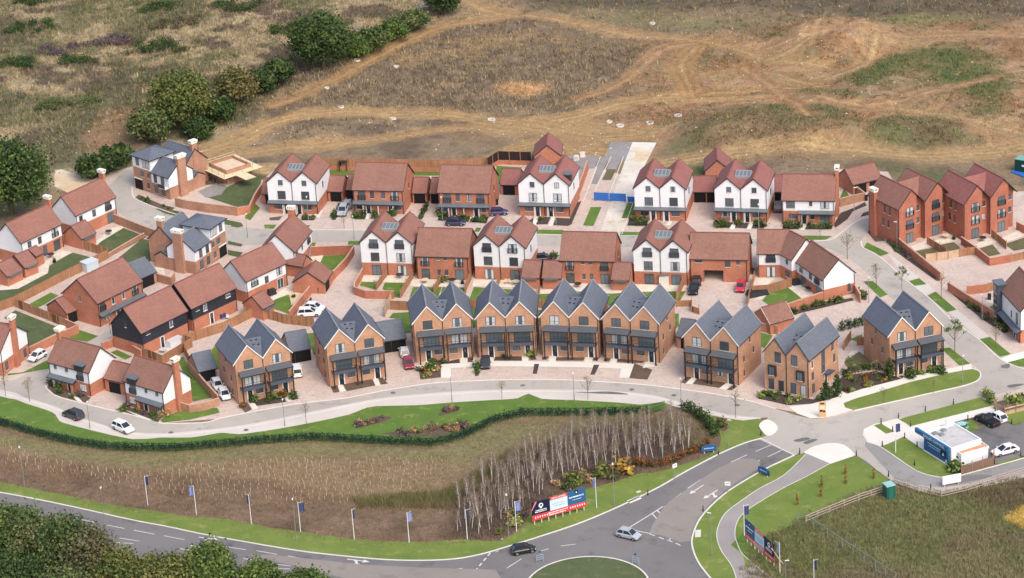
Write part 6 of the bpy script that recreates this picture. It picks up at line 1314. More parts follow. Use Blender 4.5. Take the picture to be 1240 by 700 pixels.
for poly, n, kd, s, what, *hh in [
    ([(508, 448), (522, 446), (534, 442), (535, 456), (510, 459)], 22, ['lime', 'green', 'tan', 'mid', 'rust'], 1.3, 'in the flowering bed before the straight run'),
    ([(575, 443), (580, 443), (580, 454), (576, 454)], 5, ['green'], 1.2, 'in the strip left of the dark grey car'),
    ([(306, 486), (341, 477), (346, 485), (311, 491)], 14, ['green', 'rust', 'mid'], 1.3, 'before the balcony pair with two white cars'), ([(349, 477), (356, 476), (361, 482), (354, 484)], 4, ['green'], 1.2, 'right of the doors of the pair with two white cars'), ([(291, 493), (299, 488), (304, 496), (297, 499)], 4, ['rust'], .9, 'at the left corner of the pair with two white cars'),
    ([(523, 438), (556, 435), (556, 439), (524, 443)], 9, ['green', 'olive'], .9, 'by the doors of the flower-bed balcony pair'), ([(601, 433), (631, 433), (631, 436), (600, 436)], 6, ['green'], .6, 'along the wall of the pair with the dark grey car'), ([(641, 432), (648, 431), (649, 435), (642, 435)], 2, ['lime'], 1.2, 'at the end of the pair with the dark grey car'),
    ([(366, 262), (382, 262), (380, 266), (367, 267)], 5, ['green', 'mid'], 1.1, 'before the first white pair of the back row'), ([(402, 266), (413, 246), (416, 247), (406, 266)], 10, ['green'], .9, 'in the strip left of the silver cars'), ([(425, 264), (431, 258), (444, 258), (441, 265)], 9, ['green', 'mid'], 1.2, 'before the wide brick pair with silver cars'), ([(449, 264), (453, 258), (460, 258), (456, 265)], 5, ['green'], 1.1, 'right of the wide brick pair doors with silver cars'), ([(471, 262), (480, 258), (484, 262), (478, 266)], 3, ['mid'], 1.4, 'at the right end of the pair with silver cars'),
    ([(508, 265), (516, 248), (518, 249), (511, 265)], 9, ['green'], .9, 'in the strip between the two single garages'), ([(531, 266), (533, 258), (548, 258), (545, 267)], 10, ['green', 'mid'], 1.3, 'left before the second wide brick pair'), ([(552, 267), (557, 260), (570, 260), (567, 268)], 8, ['green', 'rust'], 1.2, 'between the doors of the second wide brick pair'), ([(574, 269), (577, 262), (591, 263), (588, 270)], 8, ['green', 'mid'], 1.3, 'right before the second wide brick pair'),
    ([(650, 271), (653, 264), (666, 264), (663, 271)], 5, ['mid', 'olive'], .8, 'before the dormered white pair'), ([(761, 272), (763, 264), (784, 266), (783, 273)], 9, ['green', 'olive'], 1.3, 'before the pair next to the blue barriers'), ([(868, 275), (869, 269), (887, 270), (883, 275)], 8, ['green', 'olive'], 1.4, 'left before the pair by the roofed car port'), ([(890, 275), (893, 270), (906, 270), (903, 276)], 6, ['green', 'rust'], 1.2, 'between the doors by the roofed car port'), ([(911, 276), (914, 271), (927, 272), (924, 276)], 6, ['green', 'mid'], 1.2, 'right before the pair by the roofed car port'),
    ([(948, 277), (950, 272), (969, 272), (966, 277)], 9, ['green', 'mid'], 1.1, 'left of the chimneyed white house door'), ([(976, 277), (979, 272), (1008, 273), (1006, 277)], 12, ['green', 'mid'], 1.1, 'right of the chimneyed white house door'),
    ([(919, 482), (926, 475), (984, 485), (1003, 475), (1016, 480), (984, 488), (956, 490)], 34, ['green', 'lime', 'mid', 'green'], .95, 'round the foot of the corner house'), ([(1008, 472), (1022, 458), (1060, 453), (1083, 457), (1092, 460), (1062, 468), (1030, 475)], 46, ['gold', 'green', 'rust', 'gold', 'lime'], .85, 'in the golden bed between corner house and corner pair'), ([(1090, 457), (1127, 448), (1131, 453), (1101, 461)], 20, ['green', 'lime', 'green'], 1.0, 'before the corner balcony pair'), ([(1135, 450), (1145, 448), (1148, 452), (1139, 454)], 6, ['green'], 1.3, 'at the right corner of the corner balcony pair'),
    ([(938, 386), (996, 368), (1030, 362), (1031, 364), (968, 380)], 22, ['green', 'mid', 'green'], 1.1, 'along the foot of the long orange wall'), ([(1036, 346), (1049, 360), (1047, 363), (1039, 361)], 9, ['green'], 1.2, 'by the end-on white house gable'), ([(1074, 292), (1088, 301), (1136, 340), (1083, 303)], 22, ['green', 'purple'], .7, 'along the wall below the chimneyed terrace'), ([(1150, 353), (1204, 389), (1219, 402), (1190, 387)], 24, ['green', 'purple', 'green'], .9, 'along the wall towards the boxed bay'), ([(1204, 387), (1222, 395), (1232, 405), (1225, 409)], 12, ['green'], 1.4, 'before the boxed-bay house'),
    ([(58, 470), (62, 464), (92, 475), (109, 482), (103, 487), (66, 477)], 14, ['green', 'mid', 'purple'], 1.1, 'before the corner dormer house'), ([(142, 496), (152, 493), (195, 506), (191, 511), (160, 501)], 15, ['green', 'mid', 'purple'], 1.1, 'before the dormer house by the walled lawn'), ([(193, 505), (199, 502), (202, 507), (196, 510)], 3, ['tan'], 1.3, 'at the corner of the dormer house lawn'),
    ([(430, 515), (445, 508.5), (467, 505), (474, 506), (462, 511), (433, 518)], 26, ['purple', 'pink', 'tan', 'purple'], .9, 'in the oval bed on the verge'), ([(532, 502), (540, 497), (549, 494), (554, 497), (545, 500), (535, 503)], 16, ['purple', 'pink', 'tan'], .9, 'in the small bed on the verge'), ([(462, 526), (500, 522), (545, 516), (568, 514), (558, 521), (530, 528), (480, 528)], 46, ['tan', 'purple', 'pink', 'olive'], 1.0, 'in the long bed along the green fence'), ([(870, 506), (880, 511), (883, 518), (876, 522), (868, 515)], 12, ['rust', 'green', 'tan'], 1.2, 'in the bed at the end of the birch grove'),
    ([(657, 593), (672, 584), (700, 576), (720, 572), (722, 580), (690, 595), (664, 599)], 24, ['pink', 'tan', 'olive', 'lime', 'green'], 1.3, 'behind the roadside billboard'), ([(735, 572), (768, 564), (764, 577), (740, 582)], 14, ['tan', 'purple', 'olive'], 1.3, 'in the bed by the lamp before the grove'), ([(602, 648), (614, 630), (628, 620), (636, 624), (626, 640), (606, 653)], 18, ['olive', 'tan', 'purple'], 1.4, 'left of the roadside billboard'),
    ([(165, 240), (169, 237), (196, 249), (210, 253), (204, 256), (190, 251)], 12, ['mid', 'green'], .8, 'round the scaffolded tower house corner'), ([(364, 384), (375, 363), (377, 364), (366, 386)], 7, ['green'], .9, 'against the wall by the two white cars'), ([(353, 352), (360, 354), (358, 364), (354, 368)], 5, ['green'], .5, 'in the log-stepped bed'),
    ([(1150, 566), (1160, 566), (1165, 575), (1158, 576)], 10, ['green', 'mid'], 1.7, 'behind the blue sales sign'), ([(655, 313), (659, 308), (661, 311), (657, 315)], 3, ['mid'], 1.1, 'between the small garages and the street'), ([(671, 311), (675, 309), (676, 312), (672, 314)], 2, ['mid'], 1.2, 'left of the wide pair with open patio doors'), ([(1222, 489), (1258, 480), (1258, 488), (1226, 499)], 10, ['lime'], 2.0, 'beside the timber planter in the car park')]: bed(poly, n, kd, s, what, *(hh or []))
for i, (x, y, s, k, l) in enumerate([(697, 586, 3.4, 'olive', 'big olive dome shrub directly above the roadside billboard'), (726, 580, 3.6, 'olive', 'big brownish dome shrub between the billboard and the lamp'), (752, 573, 3.8, 'gold', 'big rusty dome shrub right of the lamp before the grove'), (626, 636, 2.6, 'lime', 'yellow-green dome shrub left of the billboard'), (538, 341.5, 2.0, 'green', 'dark clipped ball shrub between the wide brick pair gardens'), (1099, 451, 2.0, 'green', 'tall dark shrub at the left corner of the corner pair')]): shrub((x, y), s, k, l, None, i, .85)
# hedges
def hedge(label, px, w, h, pal, n_per=60, size=.13, seed=0, name='hedge', z0=0.0, kind='thing', group=None):
    P = GL(px); root = P[0]; cs = []; 
    r = random.Random(seed)
    for i in range(len(P) - 1):
        a, b = P[i], P[i + 1]; L = (b - a).length; k = max(2, int(L / (w * .45)))
        for j in range(k):
            q = a + (b - a) * (j + r.random()) / k - root; cs.append((q.x + r.uniform(-.1, .1) * w, q.y + r.uniform(-.1, .1) * w, h * (.5 + r.uniform(-.08, .12))))
    LL = sum((P[i + 1] - P[i]).length for i in range(len(P) - 1))
    me = leaf_mesh(name, cs, [(w * .55, w * .55, h * .5)] * len(cs), int(LL * n_per), size, pal, seed=seed, shell=.4)
    o = inst(name, me, None, (root.x, root.y, z0)); return tag(o, label, 'hedge', group, kind)
hedge('long dark hedge growing along the green mesh fence', [(-30, 505), (0, 513), (32, 522.5), (64.5, 531), (97, 538), (129, 543), (161, 544.5), (213, 544.6), (273, 540), (320, 535), (380, 532), (451, 535.5), (520, 538.5), (540, 535.5), (560, 529.5), (600, 510), (633, 502.5), (720, 502), (785, 500)], .9, 1.35, [(40, 58, 46), (36, 52, 42), (50, 66, 46)], 80, .12, 1)
hedge('rust and green clipped hedge edging the birch grove by the approach road', [(765, 562), (785, 566), (805, 565), (825, 556), (845, 547), (860, 537)], 1.1, 1.5, RUST + [(96, 80, 60)], 130, .13, 2)
hedge('dark evergreen hedge curving past the end of the birch grove', [(828, 497), (840, 501), (852, 510), (862, 521), (866, 530)], 1.6, 2.0, GREEN_D, 180, .15, 3)
hedge('tall dark clipped hedge between corner house and corner pair', [(1018, 401), (1032, 398), (1047, 394)], 1.2, 2.0, GREEN_D, 160, .14, 4)
hedge('low dark clipped hedge across the small lawn beside the corner pair', [(1019, 455), (1040, 450), (1060, 447), (1075, 450)], 1.0, 1.3, GREEN_D, 150, .13, 5)
hedge('bright green clipped hedge at the road junction by the timber planter', [(1190, 479), (1197, 484), (1203, 491)], 1.4, 1.7, LIME + GREEN_M, 170, .14, 6)
for i, (l, p_) in enumerate([('low clipped hedge strip left of the two silver cars', [(403, 264.5), (415, 247)]), ('low clipped hedge strip between the two single garages', [(509, 264.5), (517.5, 248)]), ('low hedge left of the chimneyed white house door', [(949, 277), (967, 277)]), ('low hedge right of the chimneyed white house door', [(977, 277.5), (1007, 277.5)]), ('low hedge left before the second wide brick pair', [(531, 267), (545, 267.5)]), ('low hedge between the doors of the second wide brick pair', [(552, 268), (567, 268.5)]), ('low hedge before the wide brick pair with silver cars', [(426, 265), (441, 265.5)]), ('low hedge left before the white pair by the roofed car port', [(868, 276), (883, 276)]), ('low hedge before the white pair by the blue barriers', [(761, 273.5), (783, 273.5)])]): hedge(l, p_, .9, .75, GREEN_D, 90, .1, 50 + i)
for i, (x, y, h, w, l) in enumerate([(1014, 479, 4.2, 1.1, 'tall dark column shrub left of the corner house side door'), (1000, 484, 3.6, 1.1, 'dark column shrub below the stair window of the corner house'), (1077, 459, 4.0, 1.0, 'dark column shrub left of the corner pair balcony')]):
    p = G(x, y); o = inst('column_shrub', leaf_mesh('column_shrub', [(0, 0, h * t) for t in (.15, .35, .55, .75, .9)], [(w * k, w * k, h * .16) for k in (.8, 1, .85, .6, .35)], 700, .15, GREEN_D, seed=90 + i), None, (p.x, p.y, 0)); tag(o, l, 'shrub', None, 'thing')
# young street trees, nearly bare
def sapling_mesh(seed, h=4.2, leafy=0):
    r = random.Random(seed); m = MB(); m.tube([(0, 0, 0), (.03, .02, h * .5), (r.uniform(-.1, .1), .05, h)], [.05, .04, .012], 6)
    tips = []
    for i in range(26):
        z = h * (.35 + .6 * r.random()); a = r.random() * 6.283; L = (h - z) * .35 + .3
        e = (math.cos(a) * L, math.sin(a) * L, z + L * 1.1); m.tube([(0, 0, z), ((e[0]) * .5, e[1] * .5, (z + e[2]) / 2 - .04), e], [.022, .015, .006], 4); tips.append(e)
    c = leaf_mesh('crown', [(t[0] * .9, t[1] * .9, t[2]) for t in tips], [.4] * len(tips), 500 if leafy else 90, .09, GREEN_M if leafy else [(150, 140, 104), (134, 126, 96)], seed=seed)
    return m.mesh('trunk', [MT['bark']]), c
SAP = [sapling_mesh(s) for s in range(3)]; SAPL = sapling_mesh(9, 5.0, 1)
def sapling(px, label, k=0, s=1.0, leafy=False):
    p = G(*px); root = thing('street_tree', label, 'tree', (p.x, p.y, 0), RND.uniform(0, 6)); root.scale = (s, s, s)
    t, c = SAPL if leafy else SAP[k % 3]; inst('trunk', t, root); inst('crown', c, root)
for i, (x, y, s, l) in enumerate([(7, 480, 1, 'bare young tree at the far left end of the long lawn'), (36, 486, 1.1, 'bare young tree on the lawn facing the corner dormer house'), (134, 404, 1, 'bare young tree at the end of the grey side road'), (371, 513, .9, 'thin bare sapling on the lawn edge right of the first street lamp'), (608, 483, .8, 'thin bare sapling left of the grass bump'), (712, 484, 1, 'thin bare sapling right of the middle street lamp'), (891, 506, 1.1, 'bare young tree where the footway meets the white apron'), (1026, 314, 1.25, 'large bare young tree in the bend below the chimneyed white house'), (1061, 349, 1.1, 'bare young tree on the small lawn by the end-on white house'), (1140, 362, 1.1, 'bare young tree on the right-hand verge across the street'), (1206, 421, 1.0, 'reddish bare young tree on the verge before the boxed bay'), (455, 358, .7, 'bare sapling at the parking court corner'), (958, 286, .9, 'bare young tree left of the verge under the chimneyed house'), (993, 289, .9, 'bare young tree right of the verge under the chimneyed house'), (417, 277, .8, 'yellowing sapling by the street below the silver cars'), (521, 541, 1.0, 'bare tree rising through the bend of the green fence'), (1062, 462, 1.0, 'slim bare tree in the golden bed, further right'), (1036, 469, 1.0, 'slim bare tree in the golden bed, further left'), (1130, 477, .7, 'small bare tree on the verge before the corner pair'), (1070, 488, .7, 'small bare tree at the left of the verge before the corner house')]): sapling((x, y), l, i, s)
sapling((1156, 428), 'leafy conical young tree on the verge beside the corner balcony pair', 0, 1.25, True); sapling((1092, 351), 'small leafy tree behind the corner pair roof', 0, .9, True); sapling((1030, 458), 'leafy young tree beside the corner house', 0, .8, True)
for i, (x, y) in enumerate([(995, 590), (994, 602), (965, 612), (1024, 575), (1024, 586), (1058, 580)]):
    tag(inst('whip', leaf_mesh('whip', [(0, 0, .5), (0, 0, 1.1), (0, 0, 1.7)], [(.35, .35, .5), (.3, .3, .5), (.2, .2, .5)], 90, .1, RUST, seed=300 + i), None, (*G(x, y).xy, 0)), 'thin reddish whip tree planted on the striped lawn by the cycle path', 'sapling', 'whips on the striped lawn', 'thing')
# birch grove
BIR = []
for s in range(8):
    r = random.Random(100 + s); h = r.uniform(3.4, 5.6); m = MB(); lean = (r.uniform(-.8, .8), r.uniform(-.6, .6))
    m.tube([(0, 0, 0), (lean[0] * .3, lean[1] * .3, h * .35), (lean[0] * .7, lean[1] * .7, h * .7), (lean[0], lean[1], h)], [.05, .042, .025, .007], 6)
    tips = []
    for i in range(34):
        t = .38 + .6 * r.random(); z = h * t; a = r.random() * 6.283; L = .45 + (1 - t) * 1.2; b = (lean[0] * t, lean[1] * t, z); e = (b[0] + math.cos(a) * L * .55, b[1] + math.sin(a) * L * .55, z + L)
        m.tube([b, ((b[0] + e[0]) / 2, (b[1] + e[1]) / 2, z + L * .4), e], [.018, .012, .004], 4, 1); tips.append(e)
    tw = leaf_mesh('twigs', tips, [.42] * len(tips), 300, .06, [(138, 116, 104), (146, 126, 106), (128, 122, 90), (122, 102, 96)], seed=s)
    BIR.append((m.mesh('trunk', [MT['birch'], MT['branch']]), tw))
BP = [(552, 645), (556, 608), (600, 578), (640, 552), (700, 530), (760, 520), (800, 518), (826, 522), (842, 540), (830, 548), (790, 558), (765, 558), (738, 566), (700, 574), (672, 584), (645, 606), (610, 634), (585, 650)]
pts = []; A = W2(BP); x0, x1 = min(a[0] for a in A), max(a[0] for a in A); y0, y1 = min(a[1] for a in A), max(a[1] for a in A); t = 0
while len(pts) < 240 and t < 20000:
    t += 1; x, y = RND.uniform(x0, x1), RND.uniform(y0, y1)
    if not inside(np.array([x]), np.array([y]), A)[0]: continue
    if any((x - a) ** 2 + (y - b) ** 2 < 2.0 for a, b in pts): continue
    pts.append((x, y))
for i, (x, y) in enumerate(pts):
    tr, tw = BIR[i % 8]; root = thing('birch_tree', 'slender bare birch with white bark in the grove behind the billboard', 'tree', (x, y, 0), RND.uniform(0, 6.28), 'bare white birches of the grove')
    s = RND.uniform(.62, 1.08); root.scale = (s, s, s); inst('trunk', tr, root); inst('crown', tw, root)
# bramble and dock clumps in the long grass
for i, (x, y, rx, pal, l) in enumerate([(36, 36, 7, GREEN_D, 'green bramble mound in the upper left corner, second from the top'), (35, 4, 6, GREEN_D, 'green bramble mound at the very top left'), (192, 60, 10, GREEN_D, 'widest green bramble mound in the long grass'), (14, 82, 6, GREEN_D, 'green bramble mound at the left edge of the long grass'), (95, 74, 5, GREEN_D, 'small green bramble mound left of the widest one'), (185, 12, 6, GREEN_D, 'green bramble mound near the top edge'), (75, 63, 7, PURP, 'dark dead dock patch left of the widest bramble mound'), (135, 52, 5, PURP, 'dark dead dock patch between the bramble mounds'), (215, 30, 8, [(104, 96, 72), (92, 84, 66)], 'brownish scrub patch above the widest bramble mound'), (80, 132, 9, MIXED, 'low mixed scrub mound above the big oak'), (290, 12, 7, GREEN_D, 'dark bramble patch at the top, left of the lone oak'), (345, 40, 5, GREEN_D, 'small bramble patch just left of the lone oak')]):
    p = G(x, y); r = random.Random(400 + i); cs = [(r.uniform(-rx, rx) * .75, r.uniform(-rx, rx) * .5, .5 + .4 * r.random()) for _ in range(16)]
    tag(inst('bramble', leaf_mesh('bramble', cs, [(r.uniform(1.2, 2.2), r.uniform(1.0, 1.8), .8) for _ in cs], 2600, .15, pal, seed=400 + i), None, (p.x, p.y, hz(p.x, p.y))), l, 'bramble', None, 'thing')

# ------------------------------------------------------------------ rough grass and weeds (beyond counting)
def tufts(name, n, boxpx, accept, hmin, hmax, tint, blades=5, spread=.28, wid=.14):
    B = W2(boxpx); x0, x1 = min(b[0] for b in B), max(b[0] for b in B); y0, y1 = min(b[1] for b in B), max(b[1] for b in B)
    x = NR.uniform(x0, x1, n); y = NR.uniform(y0, y1, n)
    k = accept(x, y); k = k > NR.random(len(x)); x, y = x[k], y[k]; m = len(x)
    iy, ix = gidx(x, y); z = TZ[iy, ix]; c = C[iy, ix]
    col = tint(x, y, c) * (.95 + .6 * NR.random((m, 1)))
    hh = hmin + (hmax - hmin) * NR.random(m)
    x = np.repeat(x, blades); y = np.repeat(y, blades); z = np.repeat(z, blades); hh = np.repeat(hh, blades) * (.6 + .6 * NR.random(m * blades)); col = np.repeat(col, blades, 0) * (.85 + .3 * NR.random((m * blades, 1)))
    q = m * blades; a = NR.uniform(0, 6.283, q); bx = x + NR.normal(0, spread, q); by = y + NR.normal(0, spread, q); wx, wy = np.cos(a) * wid, np.sin(a) * wid; lx, ly = NR.normal(0, .3, q) * hh, NR.normal(0, .3, q) * hh
    co = np.stack([np.stack([bx - wx, by - wy, z - .05], -1), np.stack([bx + wx, by + wy, z - .05], -1), np.stack([bx + lx, by + ly, z + hh], -1)], 1).reshape(-1, 3)
    o = link(bpy.data.objects.new(name, np_mesh(name, co, np.arange(q * 3).reshape(-1, 3), MT['dry'], np.repeat(col, 3, 0)))); return tag(o, None, None, None, 'stuff')
def cpal(lst):
    P_ = np.array([[s2l(v) for v in c] for c in lst])
    def f(x, y, c): 
        return .72 * c + .28 * P_[NR.integers(0, len(P_), len(x))]
    return f
def gsample(grid, x, y):
    iy, ix = gidx(x, y); return grid[iy, ix]
lum = C.sum(2)
notrack = 1 - TRK
tufts('dry_grass', 70000, [(-40, -25), (1280, -60), (1320, 240), (-40, 300)], lambda x, y: gsample(fld * notrack * np.clip(lf * 1.2 + ct * .8 + .25 * (1 - rt), 0, 1), x, y), .35, 1.0, cpal([(176, 158, 116), (150, 130, 98), (116, 100, 84), (104, 104, 66), (190, 170, 128)]))
tufts('weeds', 26000, [(640, 0), (1320, -20), (1320, 240), (640, 240)], lambda x, y: gsample(fld * notrack * rt * np.clip(1.9 - lum * 2.6, 0, 1), x, y), .25, .7, cpal([(96, 108, 60), (110, 112, 70), (120, 104, 76)]))
tufts('field_grass', 42000, [(890, 560), (1320, 540), (1320, 780), (890, 780)], lambda x, y: gsample(rf, x, y) * .9, .25, .7, cpal([(138, 128, 90), (122, 110, 86), (116, 124, 70), (152, 140, 100), (106, 96, 78)]), wid=.07, spread=.2)
tufts('stubble', 60000, [(-60, 500), (900, 470), (900, 670), (-60, 670)], lambda x, y: gsample(fr, x, y) * .8, .12, .4, cpal([(150, 124, 98), (122, 100, 80), (104, 86, 72), (136, 128, 88)]), wid=.05, spread=.2)
rs_ = sst(-sdf(TX, TY, [(428, 604), (540, 596), (585, 569), (620, 547), (660, 540), (625, 578), (590, 601), (545, 613), (440, 613)]), -1, .6)
tufts('tall_sedge', 16000, [(420, 530), (670, 530), (670, 620), (420, 620)], lambda x, y: gsample(rs_, x, y), .6, 1.5, cpal([(124, 128, 70), (108, 114, 62), (146, 138, 88), (96, 104, 58)]), wid=.05, spread=.25)
gv = sst(-sdf(TX, TY, GROVE), -1, .6)
tufts('grove_undergrowth', 9000, [(540, 500), (860, 490), (870, 660), (540, 660)], lambda x, y: gsample(gv, x, y) * np.clip(fbm(x, y, 8, 91) * 2.6 - .8, 0, 1), .3, 1.1, cpal([(124, 116, 70), (112, 108, 62), (120, 96, 84)]), wid=.05)
# tree guards planted in the field
rows = []
PG = W2([(-20, 528), (60, 556), (160, 572), (270, 560), (380, 556), (470, 556), (545, 556), (500, 592), (430, 610), (330, 606), (200, 598), (100, 578), (-20, 560)])
for gx in np.arange(-150, 40, 1.25):
    for gy in np.arange(-130, 0, 1.35):
        x, y = gx + RND.uniform(-.35, .35), gy + RND.uniform(-.35, .35)
        if inside(np.array([x]), np.array([y]), PG)[0] and RND.random() < .85: rows.append((x, y))
rows.sort(key=lambda p: p[1])
GM = []
for s in range(4):
    m = MB(); h = .42 + .1 * s; m.tube([(0, 0, 0), (.05 * (s - 1.5), .03, h)], [.05, .045], 6); GM.append(m.mesh('tree_guard', [simple('tree_guard_tube', S(204, 186, 146), .8, .15)]))
for i, (x, y) in enumerate(rows[:300]):
    o = inst('tree_guard', GM[i % 4], None, (x, y, 0), RND.uniform(0, 6)); tag(o, 'pale tube tree guard standing in the brown planted field', 'tree guard', 'tree guards in the planted field', 'thing')
m = MB()
for i, (x, y) in enumerate(rows[300:]): h = RND.uniform(.4, .75); m.tube([(x, y, 0), (x + RND.uniform(-.08, .08), y, h)], [.055, .05], 5)
if m.f: tag(m.build('tree_guards', [GM[0].materials[0]]), None, None, None, 'stuff')

fl_ = W2([(-30, 506), (0, 513.5), (32, 523), (64.5, 532), (97, 538.5), (129, 543.5), (161, 544.8), (213, 545), (273, 540.3), (320, 535.6), (380, 532.2), (451, 536), (520, 538.7), (540, 535.7), (560, 530), (600, 510.3), (633, 502.8), (720, 502.2), (785, 500)])
tufts('fringe_grass', 60000, [(-40, 480), (800, 480), (800, 560), (-40, 560)], lambda x, y: np.clip(1.2 - segdist(x, y, fl_) / 1.3, 0, 1), .2, .6, cpal([(140, 140, 84), (120, 128, 66), (156, 144, 96), (104, 112, 58)]), wid=.05, spread=.15)
tufts('clods', 60000, [(-40, -25), (1280, -60), (1320, 240), (-40, 300)], lambda x, y: gsample(np.clip(fld * (rt + .5 * ct + .25), 0, 1), x, y) * np.clip(fbm(x, y, 9, 95) * 3 - 1, 0.05, 1), .06, .28, cpal([(150, 116, 80), (120, 104, 76), (190, 156, 112), (104, 104, 66)]), blades=4, spread=.35, wid=.16)

pg_ = sst(-sdf(TX, TY, [(-20, 526), (60, 554), (160, 570), (270, 558), (380, 553), (470, 553), (550, 553), (500, 594), (430, 612), (330, 610), (200, 602), (100, 584), (-20, 566)]), -1.5, 2)
tufts('dry_stalks', 30000, [(-40, 500), (600, 500), (600, 640), (-40, 640)], lambda x, y: gsample(pg_, x, y) * np.clip(fbm(x, y, 5, 97) * 2.6 - .7, .1, 1), .25, .65, cpal([(206, 180, 138), (186, 158, 118), (160, 132, 100)]), blades=3, wid=.045, spread=.18)
# ------------------------------------------------------------------ vehicles
def car_meshes(L, Wd, H, kind):
    """body, glass, wheel, headlight, tail light meshes of one kind; the car points along +x"""
    hw = Wd / 2; hl = L / 2
    body = MB()
    belt = H * .60 if kind != 'saloon' else H * .62
    nose = {'hatch': .18, 'suv': .2, 'saloon': .24, 'van': .12, 'pickup': .2}[kind]
    # lower body: stations from tail to nose: (x, bottom, top, half width)
    st = [(-hl, .42, belt * .80, hw * .80), (-hl + .06, .30, belt * .94, hw * .93), (-hl + .45, .22, belt, hw), (-hl * .3, .20, belt, hw), (hl * .25, .20, belt, hw), (hl - L * nose - .15, .20, belt * .98, hw), (hl - .35, .24, belt * .80, hw * .95), (hl - .08, .30, belt * .68, hw * .84), (hl, .40, belt * .56, hw * .70)]
    k = len(body.v)
    for x, zb, zt, w in st:
        for y, z in ((-w * .9, zb), (-w, zb + .18), (-w, zt - .14), (-w * .90, zt), (w * .90, zt), (w, zt - .14), (w, zb + .18), (w * .9, zb)): body.v.append((x, y, z))
    n = 8
    for i in range(len(st) - 1):
        for j in range(n): body.f.append((k + i * n + j, k + (i + 1) * n + j, k + (i + 1) * n + (j + 1) % n, k + i * n + (j + 1) % n)); body.m.append(0)
    body.f.append(tuple(k + j for j in range(n))); body.m.append(0); body.f.append(tuple(k + (len(st) - 1) * n + n - 1 - j for j in range(n))); body.m.append(0)
    # cabin
    if kind == 'hatch': cx = (-hl + .12, -hl + .65, hl * .12, hl * .52)
    elif kind == 'suv': cx = (-hl + .10, -hl + .50, hl * .12, hl * .50)
    elif kind == 'van': cx = (-hl + .06, -hl + .25, hl * .22, hl * .62)
    elif kind == 'pickup': cx = (-hl * .28, -hl * .20, hl * .10, hl * .46)
    else: cx = (-hl + .45, -hl + 1.15, hl * .02, hl * .46)
    tw = hw * .72
    zb = belt - .02
    Lo = [(cx[0], hw * .84), (cx[3], hw * .84)]; Up = [(cx[1], tw), (cx[2], tw)]
    gl = MB()
    A = (cx[0], -hw * .86, zb); B_ = (cx[3], -hw * .82, zb); C_ = (cx[3], hw * .82, zb); D_ = (cx[0], hw * .86, zb)
    E = (cx[1], -tw, H - .05); F_ = (cx[2], -tw, H - .05); G_ = (cx[2], tw, H - .05); H_ = (cx[1], tw, H - .05)
    for q in ((A, B_, F_, E), (C_, D_, H_, G_), (B_, C_, G_, F_), (D_, A, E, H_)): gl.poly(q)
    # roof and pillars in body colour
    rf = [(cx[1] - .06, tw * 1.03), (cx[2] + .08, tw * 1.03)]
    body.box(cx[1] - .04, cx[2] + .06, -tw * 1.02, tw * 1.02, H - .09, H - .01)
    body.box(cx[1] + .1, cx[2] - .1, -tw * .85, tw * .85, H - .02, H + .015)
    for s in (-1, 1):
        for a, b in (((cx[3] + .02, s * hw * .83, zb), (cx[2] + .03, s * tw * 1.0, H - .05)), ((cx[0] - .01, s * hw * .86, zb), (cx[1] - .01, s * tw, H - .05)), (((cx[1] + cx[2]) / 2 - .05, s * hw * .865, zb), ((cx[1] + cx[2]) / 2 - .05, s * tw * 1.01, H - .05))): body.bar(a, b, .09)
        m = (cx[3] - .15, s * hw); body.box(m[0] - .08, m[0] + .08, min(m[1], m[1] + s * .2), max(m[1], m[1] + s * .2), belt - .02, belt + .13)
    if kind == 'pickup': body.box(-hl + .1, cx[0] - .05, -hw * .9, hw * .9, belt, belt + .04, 1)
    body.box(-hl + .25, hl - .25, -hw * .93, hw * .93, .16, .26, 1)
    wm = MB(); r = .33 if kind not in ('suv', 'pickup') else .37
    wm.tube([(0, -.11, 0), (0, .11, 0)], [r, r], 16, 0); wm.tube([(0, -.125, 0), (0, .125, 0)], [r * .62, r * .62], 12, 1)
    hd = MB(); hd.box(-.08, .05, -.2, .2, -.08, .08)
    tl = MB(); tl.box(-.05, .06, -.11, .11, -.14, .14)
    return dict(body=body.mesh('car_body', [MT['car_black'], MT['blackp']]), glass=gl.mesh('car_windows', [MT['carglass']]), wheel=wm.mesh('wheel', [MT['tyre'], MT['rim']]), head=hd.mesh('headlight', [MT['lampw']]), tail=tl.mesh('tail_light', [MT['lampr']]), L=L, W=Wd, r=r, belt=belt, H=H)
def paint(name, c, rough=.25): return simple(name, c, rough, .02, 1.0, spec=.6)
PAINT = {'white': paint('car_white', S(236, 237, 238)), 'black': paint('car_black', S(34, 36, 42)), 'dgrey': paint('car_dark_grey', S(62, 64, 72)), 'grey': paint('car_grey', S(96, 98, 104)), 'silver': paint('car_silver', S(176, 182, 190)), 'red': paint('car_red', S(158, 36, 48)), 'bred': paint('car_bright_red', S(206, 30, 56)), 'purple': paint('car_purple', S(62, 52, 110)), 'navy': paint('car_navy', S(54, 58, 92))}
MT['car_black'] = PAINT['black']
CK = {'hatch': car_meshes(4.0, 1.74, 1.48, 'hatch'), 'suv': car_meshes(4.5, 1.86, 1.66, 'suv'), 'saloon': car_meshes(4.65, 1.84, 1.44, 'saloon'), 'van': car_meshes(4.3, 1.78, 1.82, 'van'), 'pickup': car_meshes(5.0, 1.88, 1.72, 'pickup')}
for m in CK.values():
    for f in m['body'].polygons: f.use_smooth = False
